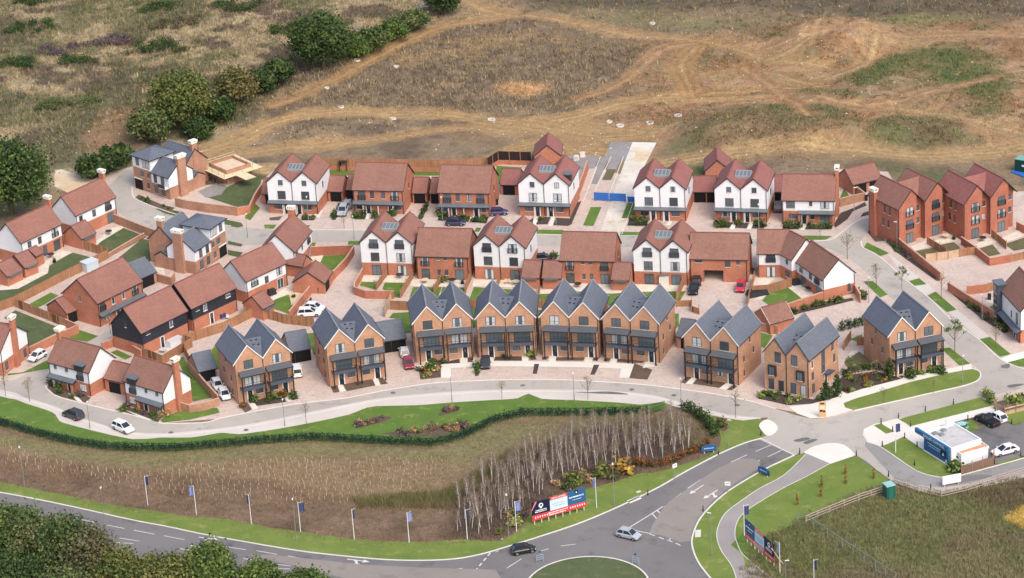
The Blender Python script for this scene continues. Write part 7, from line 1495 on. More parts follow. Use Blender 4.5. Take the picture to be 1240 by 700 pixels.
def car(label, px, ahead, kind, col):
    p = G(*px); q = G(*ahead); a = math.atan2(q.y - p.y, q.x - p.x); k = CK[kind]
    root = thing('parked_car' if 'moving' not in label else 'car', label.replace('moving ', ''), 'car', (p.x, p.y, .04), a, None)
    b = inst('car_body', k['body'], root); b.material_slots[0].link = 'OBJECT'; b.material_slots[0].material = PAINT[col]
    inst('car_windows', k['glass'], root)
    L, W = k['L'], k['W']
    for sx in (-1, 1):
        for sy in (-1, 1): inst('wheel', k['wheel'], root, (sx * L * .31, sy * (W / 2 - .09), k['r']))
    for sy in (-1, 1):
        inst('headlight', k['head'], root, (L / 2 - .16, sy * W * .33, k['belt'] * .62)); inst('tail_light', k['tail'], root, (-L / 2 + .02, sy * W * .37, k['belt'] * .78))
    return root
car('small white hatchback on the side road by the long orange wall', (45.5, 434.5), (36, 440), 'hatch', 'white')
car('dark grey hatchback parked beside the long lawn at the lower left', (89, 505.5), (80, 502), 'suv', 'dgrey')
car('white car with a dark roof parked on the curve next to the lawn', (149.5, 521.5), (160, 526), 'suv', 'white')
car('white car nearer the slate garage of two on one drive', (263.5, 469.5), (267, 475.5), 'hatch', 'white')
car('white car nearer the street of two on one drive', (272, 481), (275.5, 487), 'hatch', 'white')
car('white people carrier on the wide drive between two slate balcony pairs', (360, 453), (358.5, 444), 'van', 'white')
car('white car nearer the brick garage of two in the walled court', (381, 375.5), (391, 376.5), 'hatch', 'white')
car('white car nearer the boarded fence of two in the walled court', (375, 382.5), (386, 382), 'suv', 'white')
car('white car close to the slate double garage, the red car behind it', (490, 429.5), (488, 421), 'hatch', 'white')
car('dark red hatchback behind a white car on the block drive', (495, 443.5), (498, 452), 'hatch', 'red')
car('dark grey hatchback in front of a slate balcony pair in the straight run', (588, 443), (588, 452), 'hatch', 'dgrey')
car('silver car further from the street of two by the hedge strip', (422, 250), (424, 244), 'hatch', 'silver')
car('silver grey car nearer the street of two by the hedge strip', (415.5, 258.5), (412, 266), 'suv', 'silver')
car('dark navy car half hidden behind the roof of the wide brick pair', (552, 272.5), (562, 272.5), 'hatch', 'navy')
car('purple car on the drive beside the dark boarded fence', (603.5, 260), (611, 259.5), 'hatch', 'purple')
car('black car between the two small garages, on the street side', (658, 316), (664, 315.5), 'hatch', 'black')
car('black car with pale windscreen in the block court, nearer the slate roofs', (840, 353), (838.5, 361), 'saloon', 'black')
car('black car in the block court tucked against the coach house', (844, 343), (845.5, 335), 'hatch', 'black')
car('bright red car in the block court beside the fence', (897, 350.5), (895, 359), 'hatch', 'bred')
car('dark silver car on the drive by the chimneyed white house', (942, 253.5), (942, 246), 'suv', 'grey')
car('black pick-up in the sales car park, next to a white car', (1195.5, 512.5), (1188, 508.5), 'pickup', 'black')
car('white hatchback right of the black pick-up in the sales car park', (1207.5, 508.5), (1200, 504.5), 'hatch', 'white')
car('white saloon parked by the sales store, across the marked bays', (1217, 549), (1207, 551.5), 'saloon', 'white')
car('moving black hatchback entering the roundabout lane near the billboard', (634, 669), (645, 667), 'hatch', 'black')
car('moving silver hatchback passing the painted splitter at the roundabout', (761.5, 651), (772, 653.5), 'hatch', 'silver')

# ------------------------------------------------------------------ street furniture
def lamp_meshes(h):
    m = MB(); m.tube([(0, 0, 0), (0, 0, 1.2), (0, 0, 1.21), (0, 0, h)], [.085, .085, .055, .04], 8)
    hd = MB(); hd.box(-.09, .55, -.1, .1, h - .02, h + .06); return m.mesh('lamp_pole', [MT['galv']]), hd.mesh('lamp_head', [MT['trim_white']])
LAMP = {5: lamp_meshes(5.0), 6: lamp_meshes(6.2), 8: lamp_meshes(7.6)}
def lamp(px, label, h=5, rz=0.0):
    p = G(*px); root = thing('street_lamp', label, 'street lamp', (p.x, p.y, 0), rz, 'street lamps'); a, b = LAMP[h]; inst('lamp_pole', a, root); inst('lamp_head', b, root)
for x, y, h, rz, l in [(109, 519, 5, 1.5, 'street lamp between the two cars parked along the long lawn'), (345, 516, 5, 1.5, 'street lamp on the lawn edge below the pair with two white cars'), (547.5, 487, 5, 1.5, 'street lamp on the lawn edge below the flowering bed'), (695.5, 484.5, 5, 1.5, 'street lamp right of the grass bump on the lower footway'), (825, 491, 5, 1.5, 'street lamp by the end of the birch grove hedge'), (30, 590, 8, -1.5, 'tall lamp on the verge of the main road at the far left'), (359, 655, 8, -1.5, 'tall lamp on the main road verge close to a flagpole'), (616, 650, 8, -1.5, 'tall lamp left of the billboard at the grove corner'), (744, 612, 8, -1.5, 'tall lamp right of the billboard near the dome shrubs'), (862, 674, 8, 2.6, 'tall lamp between the cycle path and the approach road'), (882.5, 541, 5, -.5, 'lamp on the verge by the white junction apron'), (952, 714, 5, 0, 'lamp at the bottom edge right of the angled billboard'), (128, 642, 8, 1.5, 'lamp beyond the main road, its foot hidden by roadside trees'), (429, 290, 5, -1.5, 'street lamp by the street opposite the silver cars'), (373.5, 267, 5, 1.5, 'street lamp before the first white pair of the back row'), (536, 267.7, 5, 1.5, 'street lamp before the second wide brick pair'), (673.5, 272, 5, 1.5, 'street lamp before the dormered white pair'), (919, 277, 5, 1.5, 'street lamp before the white pair by the roofed car port'), (1034.5, 256, 5, 0, 'street lamp in the dark planting bed at the bend'), (1086, 298, 5, 3, 'street lamp against the chimneyed terrace'), (1189.4, 388, 5, 2, 'street lamp by the long orange wall before the boxed bay'), (1165.7, 463.5, 5, 1, 'street lamp on the rounded verge by the corner pair'), (300, 288, 5, 1, 'street lamp in the verge below the inside tower house'), (1052, 367, 5, 1, 'street lamp near the end-on white house wall')]: lamp((x, y), l, h, rz)
# flagpoles
def flag_mesh(seed, furled):
    m = MB(); n = 8; hh = 1.5; w = .95 if not furled else .5; r = random.Random(seed); t = .012
    a = [(0, 0)]
    for i in range(n): a.append((w * (i + 1) / n, .12 * math.sin((i + 1) * (1.2 if not furled else 2.2) + r.random())))
    for sgn in (0,):
        for i in range(n):
            (x0, y0), (x1, y1) = a[i], a[i + 1]; d0, d1 = -.18 * x0, -.18 * x1
            m.poly([(x0, y0, 5.2 - hh + d0), (x1, y1, 5.2 - hh + d1), (x1, y1, 5.2 + d1), (x0, y0, 5.2 + d0)]); m.poly([(x0, y0 + t, 5.2 + d0), (x1, y1 + t, 5.2 + d1), (x1, y1 + t, 5.2 - hh + d1), (x0, y0 + t, 5.2 - hh + d0)])
    return m
FPM = MB(); FPM.tube([(0, 0, 0), (0, 0, 5.4)], [.075, .05], 8); FPM.tube([(0, 0, 5.35), (0, 0, 5.5)], [.08, .03], 8); FPM.bar((0, 0, 5.3), (.9, 0, 5.3), .04); FP = FPM.mesh('pole', [MT['pole']])
for i, (x, y, rz, c, l) in enumerate([(179, 612, .5, 'flag', 'white pole with a ruffled blue flag, first of the row at left'), (238, 624, 2.9, 'flagl', 'white pole with a broad pale blue flag spread to its left'), (304.5, 635, 2.4, 'flag', 'white pole with a dark blue flag, just after the pale spread flag'), (364, 644.5, .4, 'flag', 'white pole with a blue flag next to a tall lamp'), (429, 653.5, .9, 'flag', 'white pole with a blue flag below the sedge strip left end'), (495.5, 657.5, .8, 'flagl', 'white pole with a blue flag below the sedge strip middle'), (566, 654, .6, 'flag', 'white pole with a blue flag in front of the grove corner birches'), (625.5, 644, .5, 'flagl', 'white pole with a pale flag left of the billboard'), (722.5, 615, 2.8, 'flagl', 'white pole with a pale flag right of the billboard'), (901.5, 649, .5, 'flag', 'white pole with a dark flag behind the angled billboard top'), (944.6, 695, 2.2, 'flagl', 'white pole with a furled flag beside the angled billboard foot'), (1084.6, 548, .6, 'flag', 'white pole with a dark flag on the sales lawn'), (986, 716, .5, 'flag', 'white pole with a dark flag at the bottom edge')]):
    p = G(x, y); root = thing('flagpole', l, 'flagpole', (p.x, p.y, 0), rz, 'flagpoles along the roads'); inst('pole', FP, root); flag_mesh(i, i % 2 == 0 and i != 1).build('flag', [MT[c]], root)
# bollards
bm_ = MB(); bm_.tube([(0, 0, 0), (0, 0, .95), (0, 0, 1.05)], [.1, .09, .05], 10); BOL = bm_.mesh('bollard_post', [MT['blackp']])
bb = MB(); bb.tube([(0, 0, .78), (0, 0, .88)], [.108, .106], 10); BOLB = bb.mesh('reflective_band', [MT['galv']])
for x, y, l in [(1088, 507, 'black bollard at the road corner of the long sales lawn'), (1120.6, 498.5, 'black bollard part-way up the road edge of the long sales lawn'), (1154.6, 490, 'black bollard furthest up the road edge of the long sales lawn'), (1067, 513.5, 'black bollard on the small wedge of grass by the junction'), (1102.5, 517, 'black bollard on the path side of the long sales lawn'), (1081, 523, 'black bollard at the path end of the small grass wedge'), (1095.5, 531, 'black bollard at the top corner of the flag lawn'), (1068.5, 541, 'black bollard at the road corner of the flag lawn'), (1110.5, 541.5, 'black bollard beside the blue sign on the flag lawn'), (1107.5, 564, 'black bollard at the curved road edge of the flag lawn'), (1172, 509.5, 'black bollard behind the picnic table lawn'), (1205, 500.5, 'black bollard at the end of the timber planter'), (1225, 514, 'black bollard on the lawn beyond the white hatchback'), (968.5, 549.8, 'black bollard at the stop line of the approach road'), (921.6, 527.5, 'black bollard beside the small round white apron'), (1037, 552, 'black bollard at the corner of the striped lawn'), (1076, 577.5, 'black bollard at the access road edge of the striped lawn'), (1127, 593, 'black bollard outside the bend in the rail fence'), (1204, 562, 'black bollard at the end of the brown screen'), (1236, 553, 'black bollard right of the white saloon'), (784.6, 600, 'black bollard beside the pale slab on the approach verge'), (851.5, 619.5, 'black bollard on the curve opposite the pale slab'), (870, 551, 'black bollard beside the blue gateway planter on the grove side'), (919.5, 573, 'black bollard beside the blue gateway planter on the path side')]:
    p = G(x, y); root = thing('bollard', l, 'bollard', (p.x, p.y, .04), 0, 'black bollards'); inst('bollard_post', BOL, root); inst('reflective_band', BOLB, root)
# utility slabs
for q, l in (([(759, 607), (773, 601), (777, 604), (763, 610)], 'larger pale concrete slab in the verge by the approach road'), ([(770, 596), (775, 594.3), (776.5, 595.8), (771.5, 597.5)], 'small pale concrete slab just above the larger one'), ([(842, 642.5), (849, 642), (848.5, 650.5), (841.5, 651)], 'square pale concrete slab by the lamp at the cycle path')):
    P = GL(q); m = MB(); m.poly([(p.x, p.y, .1) for p in P]); 
    for i in range(4): a, b = P[i], P[(i + 1) % 4]; m.poly([(a.x, a.y, 0), (b.x, b.y, 0), (b.x, b.y, .1), (a.x, a.y, .1)])
    tag(m.build('concrete_slab', [MT['concrete']]), l, 'slab', None, 'thing')

# ------------------------------------------------------------------ signs
def sgn(n, c, r=.5): return simple(n, c, r, .03, 1.0)
SN = sgn('sign_navy', S(22, 32, 66)); ST = sgn('sign_teal', S(26, 98, 146)); SR = sgn('sign_red', S(226, 44, 56)); SP = sgn('sign_pale_blue', S(196, 224, 240)); SW = sgn('sign_white', S(240, 242, 244)); SK = sgn('sign_pink', S(232, 120, 136)); SB = sgn('sign_blue', S(30, 92, 150)); SBT = sgn('sign_blue_top', S(20, 108, 162)); SG = sgn('sign_gold', S(214, 168, 104))
def lettering(name, body, parent, loc, size, mat, rz=0.0, width=None):
    c = bpy.data.curves.new(name, 'FONT'); c.body = body; c.size = size; c.extrude = .004; c.align_x = 'CENTER'; c.align_y = 'CENTER'
    t = bpy.data.objects.new(name, c); COL.objects.link(t)
    bpy.context.view_layer.update(); dg = bpy.context.evaluated_depsgraph_get(); me = bpy.data.meshes.new_from_object(t.evaluated_get(dg)); bpy.data.objects.remove(t)
    me.materials.clear(); me.materials.append(mat)
    o = inst(name, me, parent, loc); o.rotation_euler = (math.pi / 2, 0, rz)
    if width:
        w = max(v.co.x for v in me.vertices) - min(v.co.x for v in me.vertices); o.scale = (width / w, 1, 1)
    return o
def bars(parent, name, mat, items, y=-.075):
    m = MB()
    for x0, x1, z0, z1 in items: m.box(x0, x1, y - .012, y, z0, z1)
    return m.build(name, [mat], parent)
def billboard(label, L, R, flip=False):
    P, Q = G(*L), G(*R); W = (Q - P).length; root = thing('billboard', label, 'billboard', (P.x, P.y, 0), math.atan2(Q.y - P.y, Q.x - P.x), 'roadside billboards')
    X = (lambda a, b: (W * a, W * b)) if not flip else (lambda a, b: (W * (1 - b), W * (1 - a)))
    z0, z1, z2 = .8, 1.75, 4.1
    def panel(n, a, b, za, zb, mat): x0, x1 = X(a, b); m = MB(); m.box(x0, x1, -.06, .0, za, zb); return m.build(n, [mat], root)
    panel('red_strip', 0, 1, z0, z1, SR); nv = panel('navy_panel', .0, .335, z1, z2 - .05, SN); pb = panel('pale_panel', .335, .66, z1, z2 - .55, SP); rb = panel('red_heading', .335, .66, z2 - .55, z2, SR); tp = panel('teal_panel', .66, 1.0, z1, z2 + .15, ST)
    # diagonal corner stripe
    m = MB(); x0, x1 = X(-.015, .10); a, b = (x0, x1) if not flip else (x1, x0)
    m.poly([(a, -.08, z1 + .9), (a + (b - a) * .15, -.08, z1 + .9), (b, -.08, z2 - .02), (a + (b - a) * .70, -.08, z2 - .02)] if not flip else [(a, -.08, z1 + .9), (a + (b - a) * .70, -.08, z2 - .02), (b, -.08, z2 - .02), (a + (b - a) * .15, -.08, z1 + .9)][::-1]); m.build('corner_stripe', [SK], root)
    x0, x1 = X(0, .335); cx = (x0 + x1) / 2; w = x1 - x0
    m = MB(); m.tube([(cx, -.06, 3.25), (cx, -.09, 3.25)], [.40, .40], 20); m.box(cx - .16, cx + .16, -.085, -.062, 2.72, 2.9); em = m.build('round_emblem', [SW], root)
    m = MB(); m.tube([(cx + .04, -.091, 3.28), (cx + .04, -.1, 3.28)], [.2, .2], 14); m.build('emblem_mark', [SN], em)
    r = random.Random(5)
    def words(x0, x1, z, h, nn):
        out = []; x = x0; ws = (x1 - x0) / nn
        for i in range(nn): g = ws * r.uniform(.5, .85); out.append((x0 + i * ws, x0 + i * ws + g, z, z + h))
        return out
    bars(root, 'lettering', SW, words(cx - w * .30, cx + w * .30, 2.38, .16, 9) + words(cx - w * .33, cx + w * .33, 2.1, .16, 10))
    x0, x1 = X(.335, .66); lettering('lettering', 'NEW HOMES', root, ((x0 + x1) / 2, -.07, z2 - .29), .52, SW, 0, (x1 - x0) * .8)
    bars(root, 'small_lettering', sgn('sign_grey_text', S(110, 150, 190)), words(x0 + .4, x1 - .4, 2.75, .1, 8) + words(x0 + .8, x1 - .5, 2.35, .1, 7))
    x0, x1 = X(.66, 1); c2 = (x0 + x1) / 2; bars(root, 'lettering', SW, words(x0 + .3, x1 - .3, 2.95, .22, 12)); bars(root, 'small_lettering', SW, words(x0 + .9, x1 - .8, 2.5, .1, 8))
    m = MB(); m.box(c2 - .3, c2 + .3, -.09, -.062, 3.55, 4.15); m.build('dark_logo', [SN], root); m = MB(); m.poly([(c2 - .16, -.095, 3.68), (c2 + .16, -.095, 3.68), (c2, -.095, 4.0)]); m.build('logo_mark', [SW], root)
    bars(root, 'lettering', SW, [(W * .05 + i * .42, W * .05 + i * .42 + .16, 1.12, 1.42) for i in range(7)] + words(W * .30, W * .66, 1.35, .17, 16) + words(W * .30, W * .62, 1.0, .17, 14) + [(W * .70 + i * .42, W * .70 + i * .42 + .16, 1.15, 1.45) for i in range(7)])
    for i in range(8): m = MB(); x = W * (.04 + .92 * i / 7); m.box(x - .07, x + .07, .02, .16, 0, z2 - .4); m.build('post', [MT['timber']], root)
    return root
billboard('long red, navy and pale blue billboard on the verge in front of the birch grove', (645, 636.5), (710, 618))
billboard('angled red and navy billboard on the verge beside the cycle path, leaning plank behind', (903, 656), (938, 687.5), flip=True)
m = MB(); a, b = G(948, 683), G(934, 664, 3.4); m.bar((a.x, a.y, .02), (b.x, b.y, 3.4), .3, 0, .08); tag(m.build('leaning_plank', [sgn('plank', S(226, 210, 200))]), 'pale plank propping the back of the angled billboard', 'plank', None, 'thing')
def post_sign(label, px, rz, h=2.4, plates=1):
    p = G(*px); root = thing('road_sign', label, 'road sign', (p.x, p.y, 0), rz); m = MB(); m.tube([(0, 0, 0), (0, 0, h)], [.05, .05], 8); m.build('post', [MT['galv']], root)
    for i in range(plates): m = MB(); m.box(-.45, .45, -.07, -.04, h - .75 - i * .6, h - .05 - i * .6); s_ = m.build('sign_plate', [SW], root); m = MB(); m.box(-.33, .33, -.085, -.071, h - .45 - i * .6, h - .35 - i * .6); m.build('lettering', [SN], s_)
post_sign('white sign plates on a post by the approach road, near the rust hedge', (817.5, 581), .6, 3.0, 1); post_sign('white sign on a post at the kerb opposite the lane arrows', (881.5, 597.5), -.2, 2.2, 1)
# gateway planters: a curved blue board on feet with plants
for l, (x, y), rz in (('blue curved gateway planter on the verge by the rust hedge', (858.5, 548.5), .15), ('blue curved gateway planter between the approach road and the cycle path', (925, 576), -.9)):
    p = G(x, y); root = thing('gateway_planter', l, 'planter', (p.x, p.y, 0), rz, 'blue gateway planters'); m = MB(); n = 10; pr = [(-1.25 + 2.5 * i / n, .25 * math.cos(math.pi * i / n * 2)) for i in range(n + 1)]
    for i in range(n): (x0, _), (x1, _) = pr[i], pr[i + 1]; t0 = 1.25 + .3 * math.sin(math.pi * i / n); t1 = 1.25 + .3 * math.sin(math.pi * (i + 1) / n); m.poly([(x0, -.1, .35), (x1, -.1, .35), (x1, -.1, t1), (x0, -.1, t0)]); m.poly([(x1, .1, .35), (x0, .1, .35), (x0, .1, t0), (x1, .1, t1)]); m.poly([(x0, -.1, t0), (x1, -.1, t1), (x1, .1, t1), (x0, .1, t0)])
    m.build('blue_board', [SB], root); bars(root, 'lettering', SP, [(-.8 + i * .34, -.8 + i * .34 + .24, .85, .98) for i in range(5)], -.105)
    for s in (-.8, .8): m = MB(); m.box(s - .08, s + .08, -.08, .08, 0, .4); m.build('foot', [MT['timber']], root)
    inst('plants', leaf_mesh('plants', [(-.7, .3, .3), (0, .35, .3), (.7, .3, .3)], [.35] * 3, 160, .1, GREEN_M + [(90, 110, 150)], seed=3), root)
# roundabout chevron boards
for l, (x, y), rz in (('see-through sign frame at the left rim of the roundabout island', (654, 681), .4), ('see-through sign frame at the right rim of the roundabout island', (770, 684), -.5)):
    p = G(x, y); root = thing('sign_frame', l, 'sign frame', (p.x, p.y, 0), rz)
    m = MB(); m.tube([(0, 0, 0), (0, 0, 2.0)], [.05, .05], 8); m.build('post', [MT['galv']], root)
    m = MB()
    for s in (-.55, .55): m.box(s - .04, s + .04, -.04, .04, 0, 1.3)
    for z in (.5, .85, 1.25): m.box(-.55, .55, -.03, .03, z, z + .07)
    m.build('frame', [sgn('chevron_frame', S(150, 170, 182))], root); m = MB(); m.box(-.2, .2, -.07, -.04, 1.75, 2.05); m.build('sign_plate', [SB], root)
p = G(996, 505.5); root = thing('totem_sign', 'gold totem sign standing on the white corner pavement', 'sign', (p.x, p.y, .05), -.1); m = MB(); m.box(-.6, .6, -.08, .08, 0, 2.9); b_ = m.build('sign_board', [SG], root)
m = MB(); m.box(-.35, .35, -.1, -.082, 2.45, 2.7); m.box(-.45, .05, -.1, -.082, 1.05, 1.4); m.box(.12, .45, -.1, -.082, .95, 1.3); m.build('lettering', [SN], root); m = MB(); m.box(-.45, .45, -.1, -.083, 1.5, 2.2); m.build('pale_band', [sgn('sign_cream', S(242, 214, 160))], root)
p = G(1160, 588); root = thing('notice_board', 'blank white notice board on two legs beside the bend of the access road', 'board', (p.x - 1, p.y, 0), .25); m = MB(); m.box(-1.6, 1.6, -.05, .05, .5, 2.0); m.build('board', [SW], root)
for s in (-1.2, 1.2): m = MB(); m.box(s - .06, s + .06, .05, .15, 0, 1.9); m.build('leg', [MT['timber']], root)

# ------------------------------------------------------------------ sales store
P, Q = G(1120, 545.5), G(1149, 563.5); ang = math.atan2(Q.y - P.y, Q.x - P.x); W = (Q - P).length
root = thing('sales_store', 'flat-roofed white sales building behind the big blue sign', 'building', (P.x, P.y, 0), ang)
D = 6.3; h = 2.75
m = MB(); m.box(-.6, W + .2, .35, D, 0, h); m.build('wall', [MT['render']], root)
m = MB(); m.box(-.3, W - .1, .65, D - .3, h, h + .05); m.build('flat_roof', [ground_mat('roof_felt', S(206, 202, 198), S(188, 184, 182), .4, S(168, 164, 162), .9)], root)
m = MB()
for a in ((-.65, W + .25, .3, .55), (-.65, W + .25, D - .2, D + .05)): m.box(a[0], a[1], a[2], a[3], h - .35, h + .38)
for a in ((-.65, -.4), (W, W + .25)): m.box(a[0], a[1], .55, D - .2, h - .35, h + .38)
m.build('parapet', [MT['trim_white']], root)
for x, y in ((.6, 1.6), (1.6, 2.2), (.5, 3.4)): m = MB(); m.box(x - .4, x + .4, y - .35, y + .35, h + .05, h + .4); m.build('roof_unit', [MT['galv']], root)
m = MB(); m.tube([(-.2, 4.4, h), (-.2, 4.4, h + 1.8)], [.03, .02], 6); m.build('aerial', [MT['galv']], root)
root = thing('sales_sign', 'big blue sign wall with a projecting top band in front of the white sales building', 'sign', (P.x, P.y, 0), ang)
m = MB(); m.box(.0, W, -.2, .1, .25, 2.7); m.build('sign_board', [SB], root); m = MB(); m.box(-2.4, W + .05, -.3, .12, 2.5, 3.3); m.build('top_band', [SBT], root); m = MB(); m.box(-.05, W + .05, -.28, .14, 0, .25); m.build('plinth', [MT['trim_white']], root)
lettering('lettering', 'SALES OFFICE', root, (W * .42, -.315, 2.9), .62, SW, 0, W * .86)
bars(root, 'small_lettering', SP, [(W * .16 + i * .42, W * .16 + i * .42 + .3, 1.9, 2.04) for i in range(11)] + [(W * .2 + i * .4, W * .2 + i * .4 + .28, 1.5, 1.6) for i in range(8)], -.205)
m = MB(); m.box(W * .70, W * .92, -.24, -.2, 1.0, 2.2); lg = m.build('logo_panel', [SN], root); m = MB(); m.poly([(W * .76, -.245, 1.3), (W * .86, -.245, 1.3), (W * .81, -.245, 1.9)]); m.build('logo_mark', [SP], lg)
m = MB(); m.poly([(W * .88, -.21, .4), (W * .97, -.21, .4), (W * .925, -.21, .95)]); m.build('arrow', [SW], root)
a = G(1165, 563.5); b = G(1197, 554.5); root = thing('store_shed', 'small white store with a rusty orange roof beside the sales building', 'shed', (a.x, a.y, 0), math.atan2(b.y - a.y, b.x - a.x))
m = MB(); m.box(-.2, 5.0, -.05, 3.2, 0, 2.0); m.build('wall', [MT['render']], root); m = MB(); m.box(-.1, 4.9, .05, 3.1, 2.0, 2.06); m.build('roof', [ground_mat('rusty_roof', S(200, 132, 92), S(216, 160, 120), .5, S(226, 196, 170), .8)], root)
m = MB()
for q in ((-.3, 5.1, -.15, .0), (-.3, 5.1, 3.15, 3.3)): m.box(q[0], q[1], q[2], q[3], 1.8, 2.2)
for q in ((-.3, -.15), (4.95, 5.1)): m.box(q[0], q[1], .0, 3.15, 1.8, 2.2)
m.build('parapet', [MT['trim_white']], root)
p = G(1164.5, 518); root = thing('picnic_table', 'pale turquoise round picnic table on a white slab', 'table', (p.x, p.y, .05), .3)
m = MB(); m.tube([(0, 0, .72), (0, 0, .78)], [.75, .75], 18); m.build('table_top', [sgn('turquoise', S(150, 210, 216))], root); m = MB(); m.tube([(0, 0, 0), (0, 0, .72)], [.1, .1], 8); m.build('leg', [MT['galv']], root)
for i in range(4): t = i * 1.571 + .4; m = MB(); m.box(-.35, .35, -.14, .14, .42, .48); s_ = m.build('bench', [sgn('turquoise_seat', S(130, 196, 206))], root); s_.location = (1.2 * math.cos(t), 1.2 * math.sin(t), 0); s_.rotation_euler = (0, 0, t + 1.571); q = MB(); q.box(-.3, .3, -.05, .05, 0, .42); q.build('bench_leg', [MT['galv']], s_)
sheet('slab', [(1159, 518), (1166, 515), (1172, 518.5), (1165, 522)], .056, CONC)
p = G(1076.5, 603); root = thing('portable_toilet', 'green portable toilet standing at the corner of the rail fence', 'cabin', (p.x, p.y, 0), .35); m = MB(); m.box(-.75, .75, -.75, .75, 0, 2.4); m.build('cabin', [sgn('toilet_green', S(18, 96, 84))], root); m = MB(); m.box(-.8, .8, -.8, .8, 2.4, 2.6); m.build('roof', [sgn('toilet_roof', S(150, 200, 190))], root); m = MB(); m.box(-.4, .4, -.79, -.75, .1, 2.1); m.build('door', [sgn('toilet_door', S(24, 112, 96))], root)
p = G(1228.5, 208); root = thing('site_container', 'dark green site container with a blue sheet in front, at the frame edge', 'container', (p.x, p.y, hz(p.x, p.y)), -.62); m = MB(); m.box(0, 6.0, 0, 2.6, 0, 2.7)
for i in range(20): m.box(.15 + i * .3, .27 + i * .3, -.04, 0, .15, 2.55)
m.build('container_body', [sgn('container_green', S(10, 72, 68))], root); m = MB(); m.box(-.05, 6.05, -.05, 2.65, 2.7, 2.78); m.build('roof', [sgn('container_roof', S(120, 172, 166))], root); m = MB(); m.box(1.6, 2.3, -.07, -.04, 1.4, 1.8); m.build('notice', [SW], root)
q = [(1224, 209), (1229, 205.5), (1248, 214), (1244, 217)]; Pw = GL(q); m = MB(); hh = hz(Pw[0].x, Pw[0].y)
m.poly([(p_.x, p_.y, hz(p_.x, p_.y) + .25) for p_ in Pw])
for i in range(4): a, b = Pw[i], Pw[(i + 1) % 4]; m.poly([(a.x, a.y, -.5), (b.x, b.y, -.5), (b.x, b.y, hz(b.x, b.y) + .25), (a.x, a.y, hz(a.x, a.y) + .25)])
tag(m.build('tarpaulin', [MT['blue']]), 'bright blue sheet laid on the ground before the green container', 'sheet', None, 'thing')

# blue barriers
def barrier(label, a, b, h):
    A, B_ = G(*a), G(*b); W = (B_ - A).length; root = thing('barrier', label, 'barrier', (A.x, A.y, .05), math.atan2(B_.y - A.y, B_.x - A.x), 'blue site barriers'); m = MB(); m.box(0, W, -.03, .03, .15, h); m.build('barrier_panel', [MT['blue']], root)
    f = MB(); f.box(0, W, -.05, .05, h, h + .07); f.build('top_rail', [MT['blue']], root)
    for x in (.3, W - .3): f = MB(); f.box(x - .08, x + .08, -.35, .35, 0, .15); f.build('foot', [MT['galv']], root)
barrier('left blue site barrier across the unfinished street', (719.5, 243), (737.5, 244), 1.7); barrier('right blue site barrier across the unfinished street', (738.2, 244.2), (758.2, 244.8), 1.7); barrier('short blue site barrier against the white pair', (760, 245.4), (769, 245.8), 1.2)
# half-built walls on scaffolding
a, b = G(247, 214), G(273, 226); ang = math.atan2(b.y - a.y, b.x - a.x); root = thing('scaffolded_walls', 'half-built brick walls ringed by pale scaffold boards and poles', 'building site', (a.x, a.y, 0), ang); L = (b - a).length; Dp = 7.6
br = MB(); t = .3
for q in ((.9, L - .5, .9, .9 + t), (.9, L - .5, Dp - .6 - t, Dp - .6), (.9, .9 + t, .9 + t, Dp - .6 - t), (L - .5 - t, L - .5, .9 + t, Dp - .6 - t)): br.box(q[0], q[1], q[2], q[3], 0, 3.05)
br.build('brick_wall', [MT['mixed']], root); m = MB(); m.box(.9 + t + .003, L - .5 - t - .003, .9 + t + .003, Dp - .6 - t - .003, 2.35, 2.55); m.build('floor', [MT['timber']], root)
m = MB()
for q in ((-.9, L + 1.3, -.9, .85), (-.9, L + 1.3, Dp - .55, Dp + 1.1), (-.5, .85, .853, Dp - .553), (L - .45, L + 1.3, .853, Dp - .553)): m.box(q[0], q[1], q[2], q[3], 2.2, 2.28)
m.box(L + 1.303, L + 5.0, 2.0, 4.5, 2.2, 2.28); m.build('scaffold_boards', [MT['yel']], root)
for x in np.linspace(-.4, L + .7, 5):
    for y in (-.4, Dp + .6): m = MB(); m.tube([(x, y, 0), (x, y, 3.6)], [.04, .04], 6); m.build('scaffold_pole', [MT['galv']], root)
for y in np.linspace(1.5, Dp - 1, 3):
    for x in (-.4, L + .7): m = MB(); m.tube([(x, y, 0), (x, y, 3.6)], [.04, .04], 6); m.build('scaffold_pole', [MT['galv']], root)
for z, yy in ((3.2, -.4), (2.7, -.4)): m = MB(); m.bar((-.5, yy, z), (L + .8, yy, z), .06); m.build('guard_rail', [MT['yel']], root)
for z in (3.2, 2.7): m = MB(); m.bar((-.4, -.5, z + .02), (-.4, Dp + .7, z + .02), .06); m.build('guard_rail', [MT['yel']], root)
